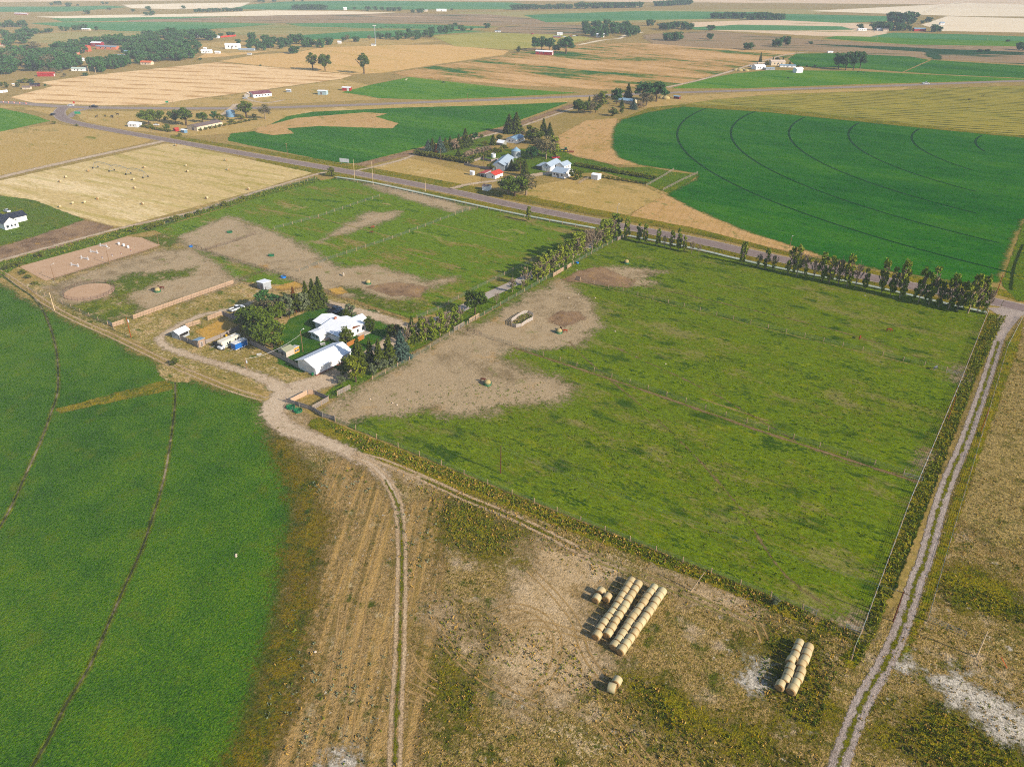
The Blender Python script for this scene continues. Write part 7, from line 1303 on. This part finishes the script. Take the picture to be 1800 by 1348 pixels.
def animal(px, py, ang, coat, pose, label, cow=False, sc=1.0, group=None):
    k = (coat, pose, cow)
    if k not in AM:
        AM[k] = animal_mesh('cow' if cow else 'horse', CM[coat], pose, cow)
    o = link('cow' if cow else 'horse', AM[k], None, (*g(px, py), .03), math.radians(ang), (sc, sc, sc*(.85 if cow else 1))); tag(o, label, 'cow' if cow else 'horse', group)
    if not cow:
        z = .5 if pose == 'graze' else 1.6; m = MB()
        (m.prism([(.68, 1.46), (.98, 1.17), (1.2, .75), (1.12, .72), (.9, 1.1), (.66, 1.36)], -.03, .03, 'y') if pose == 'graze' else m.prism([(.62, 1.45), (.9, 1.74), (1.1, 1.95), (1.12, 1.88), (.98, 1.6), (.7, 1.36)], -.03, .03, 'y')); m.build('mane', CM['black'] if coat != 'white' else CM['white'], o)
    return o
animal(986, 581, -75, 'bay', 'graze', 'dark horse eating behind the ring feeder'); animal(993, 585, 180, 'chestnut', 'graze', 'chestnut horse eating at the right side of the ring feeder'); animal(849, 671, -10, 'bay', 'graze', 'brown horse at the feeder in the bare lower paddock')
animal(653, 411, 10, 'bay', 'graze', 'brown horse grazing in the western pasture'); animal(655, 402, 30, 'chestnut', 'graze', 'smaller brown horse grazing behind the other in the west'); animal(604, 485, -70, 'white', 'graze', 'white horse standing in the bare western paddock')
animal(1511, 596, -120, 'chestnut', 'graze', 'chestnut horse seen from behind in the upper pasture'); animal(1562, 583, -10, 'chestnut', 'graze', 'orange-brown horse grazing in the upper pasture near the road'); animal(1643, 650, 30, 'grey', 'graze', 'dark grey horse grazing at the upper pasture gate')
animal(270, 512, 0, 'black', 'graze', 'black horse left of the corral ring feeder'); animal(285, 509, 200, 'bay', 'stand', 'brown horse right of the corral ring feeder'); 
cw = [(170, 207), (185, 205.5), (198, 208), (197, 206), (207, 203), (1385, 139), (1508, 128), (1518, 129), (1625, 136), (1703, 177), (1727, 170), (779, 146), (782, 147)]
for i, (x, y) in enumerate(cw): animal(x, y, TR.uniform(0, 360), 'black', 'graze' if i % 2 else 'stand', 'black cow, %s in reading order of those dotted over the middle fields' % ORD[i], True, 1.25, 'black cattle in the middle fields')
for i in range(32): animal(664+i*4.2+TR.uniform(-2, 2), 50.5-i*.12+TR.uniform(-2.2, 2.2), TR.uniform(0, 360), 'black', 'graze', 'tiny black cow of the far herd beyond the long tree line', True, 1.5, 'far herd of black cattle')
animal(714, 142, 40, 'white', 'stand', 'pale cow alone in the green crop field', True, 1.3)
# ---- weeds and tufts
def tufts(name, polys, dens, size, mats, label, hmul=1.0, seed=1, clump=5, mask=None):
    r = np.random.default_rng(seed); cen = []; 
    for poly in polys:
        P = G(poly); lo, hi = P.min(0), P.max(0); A = (hi-lo).prod(); n = int(A*dens); q = r.uniform(lo, hi, (n, 2)); q = q[sdist(q, P) > 0]
        if mask is not None: q = q[mask(q, r)]
        cen.append(q)
    cen = np.concatenate(cen); n = len(cen); sz = size*r.uniform(.5, 1.5, n)
    C3 = np.repeat(np.column_stack([cen, np.zeros(n)]), clump, 0); s3 = np.repeat(sz, clump)
    C3[:, :2] += r.normal(size=(len(C3), 2))*s3[:, None]*.5; C3[:, 2] = s3*r.uniform(.15, .9, len(C3))*hmul
    a = r.uniform(0, 2*math.pi, len(C3)); w = s3*.38; up = np.column_stack([r.normal(size=len(C3))*.35, r.normal(size=len(C3))*.35, np.ones(len(C3))])*(s3*.45*hmul)[:, None]
    side = np.column_stack([np.cos(a), np.sin(a), np.zeros(len(C3))])*w[:, None]
    V = np.stack([C3-side-up, C3+side-up, C3+side*.5+up, C3-side*.5+up], 1).reshape(-1, 3); Fq = np.arange(len(V)).reshape(-1, 4)
    mi = np.repeat(np.repeat(r.integers(0, len(mats), n), clump), 1)
    tag(link(name, mesh_np(name, V, [Fq], mats, fm=mi)), label, 'plants', kind='stuff'); print(name, len(Fq))
def blobmask(scale, th, seed):
    ph = np.random.default_rng(seed).uniform(0, 6.28, (6, 2)); ks = np.random.default_rng(seed+1).normal(size=(6, 2))*scale
    def f(q, r):
        v = sum(np.sin(q@k+p[0]) for k, p in zip(ks, ph)); return v+r.normal(size=len(q))*.5 > th
    return f
W1 = leafmat('olive_weed_leaves', C(114, 116, 30), C(166, 156, 68), trans=.15); W2 = leafmat('dark_weed_leaves', C(84, 102, 24), C(132, 138, 46), trans=.15); W3 = leafmat('dry_weed_stalks', C(164, 132, 70), C(212, 176, 110), trans=.1); W4 = leafmat('sage_weed_leaves', C(110, 120, 92), C(140, 146, 118), trans=.1); W5 = leafmat('fresh_grass_blades', C(88, 112, 14), C(140, 150, 32), trans=.2)
MEADOW = [(560, 740), (900, 880), (1220, 1010), (1510, 1125), (1490, 1180), (1430, 1360), (700, 1360), (740, 1250), (775, 1100), (775, 900), (700, 830)]
wp = [[(790, 880), (850, 890), (940, 930), (900, 975), (850, 985), (800, 960), (775, 900)], [(775, 1130), (830, 1110), (850, 1160), (835, 1240), (800, 1280), (770, 1200)], [(1350, 1110), (1440, 1120), (1470, 1180), (1430, 1300), (1360, 1240), (1330, 1200)], [(1560, 1300), (1640, 1230), (1760, 1290), (1810, 1370), (1640, 1360)], [(1640, 1010), (1720, 1000), (1800, 1040), (1810, 1100), (1740, 1090), (1660, 1060)], [(1100, 1190), (1200, 1210), (1340, 1290), (1300, 1340), (1180, 1290)]]
tufts('weed_clumps', wp, 3.2, .27, [W1, W2, W2, W1, W5, W3], 'rank olive and dark green weeds in the dry meadow', seed=2, mask=blobmask(.16, -.4, 31))
tufts('meadow_weeds', [MEADOW], 1.4, .26, [W1, W2, W3], 'scattered weeds over the dry meadow around the bales', seed=3, mask=blobmask(.12, .9, 4))
tufts('dry_grass', [MEADOW, [(1530, 1160), (1640, 1050), (1730, 740), (1765, 620), (1810, 600), (1810, 1350), (1490, 1350)]], .9, .2, [W3, W3, W1], 'cured bunch grass over the dry ground', seed=5, mask=blobmask(.08, -.5, 6))
tufts('loose_hay', [[(1035, 1115), (1100, 1020), (1180, 1035), (1110, 1165), (1075, 1160)], [(1030, 1035), (1060, 1030), (1085, 1050), (1060, 1075)], [(1350, 1225), (1385, 1120), (1435, 1130), (1405, 1235)], [(1055, 1225), (1075, 1180), (1105, 1195), (1085, 1230)]], 3.0, .16, [leafmat('loose_straw', C(200, 172, 116), C(226, 200, 146), trans=.1)], 'loose straw strewn around the bale rows', hmul=.3, seed=21)
tufts('verge_grass', [[(560, 736), (900, 870), (1220, 995), (1510, 1112), (1512, 1130), (1210, 1010), (900, 888), (640, 790)]], 4.0, .32, [W1, W5, W3, W5], 'tall verge grass along the southern pasture fence', seed=7)
tufts('roadside_weeds', [[(1740, 552), (1768, 556), (1712, 674), (1600, 960), (1540, 1110), (1505, 1180), (1500, 1150), (1518, 1112), (1604, 880), (1690, 674)]], 3.4, .35, [W1, W5, W1, W5], 'tall weeds between the pasture fence and the gravel road', seed=8)
tufts('pasture_clumps', [[(556, 727), (870, 640), (1060, 600), (1096, 430), (1350, 470), (1730, 560), (1600, 880), (1514, 1110), (1200, 985), (850, 846)]], .42, .34, [W5, W2, W2, W5], 'uneaten grass clumps dotted over the big pasture', hmul=.5, seed=9, mask=blobmask(.07, .4, 11))
tufts('stubble_weeds', [[(530, 860), (600, 800), (690, 890), (770, 880), (775, 1090), (745, 1250), (735, 1360), (430, 1360), (500, 1100)]], .35, .30, [W2, W4, W3, W4], 'sage-grey and green weeds across the brown stubble strip', seed=13, mask=blobmask(.10, .2, 15))
tufts('ditch_bank_grass', [[(0, 462), (210, 405), (350, 372), (450, 340), (555, 312), (565, 318), (440, 352), (330, 384), (225, 414), (30, 468), (0, 486)]], .7, .5, [W5, W1, W2], 'rough grass on the ditch bank above the arena', seed=16)
# ---------------------------------------------------------------- haze
hm = N('haze_air'); vol = hm.n('VolumePrincipled', {'Color': (.80, .90, 1.0, 1), 'Density': .0001, 'Anisotropy': -.3, 'Absorption Color': (0, 0, 0, 1)})
hm.t.links.new(vol.outputs[0], hm.n('OutputMaterial').inputs['Volume'])
def box_v(x0, y0, z0, x1, y1, z1):
    return [(x, y, z) for z in (z0, z1) for x, y in ((x0, y0), (x1, y0), (x1, y1), (x0, y1))]
if not globals().get('NOHAZE'):
    hz = link('haze', mesh_np('haze', box_v(-26500, -9500, -1.2, 26500, 30500, 134), [[[0, 3, 2, 1], [4, 5, 6, 7], [0, 1, 5, 4], [1, 2, 6, 5], [2, 3, 7, 6], [3, 0, 4, 7]]], hm.m))
    tag(hz, kind='stuff')
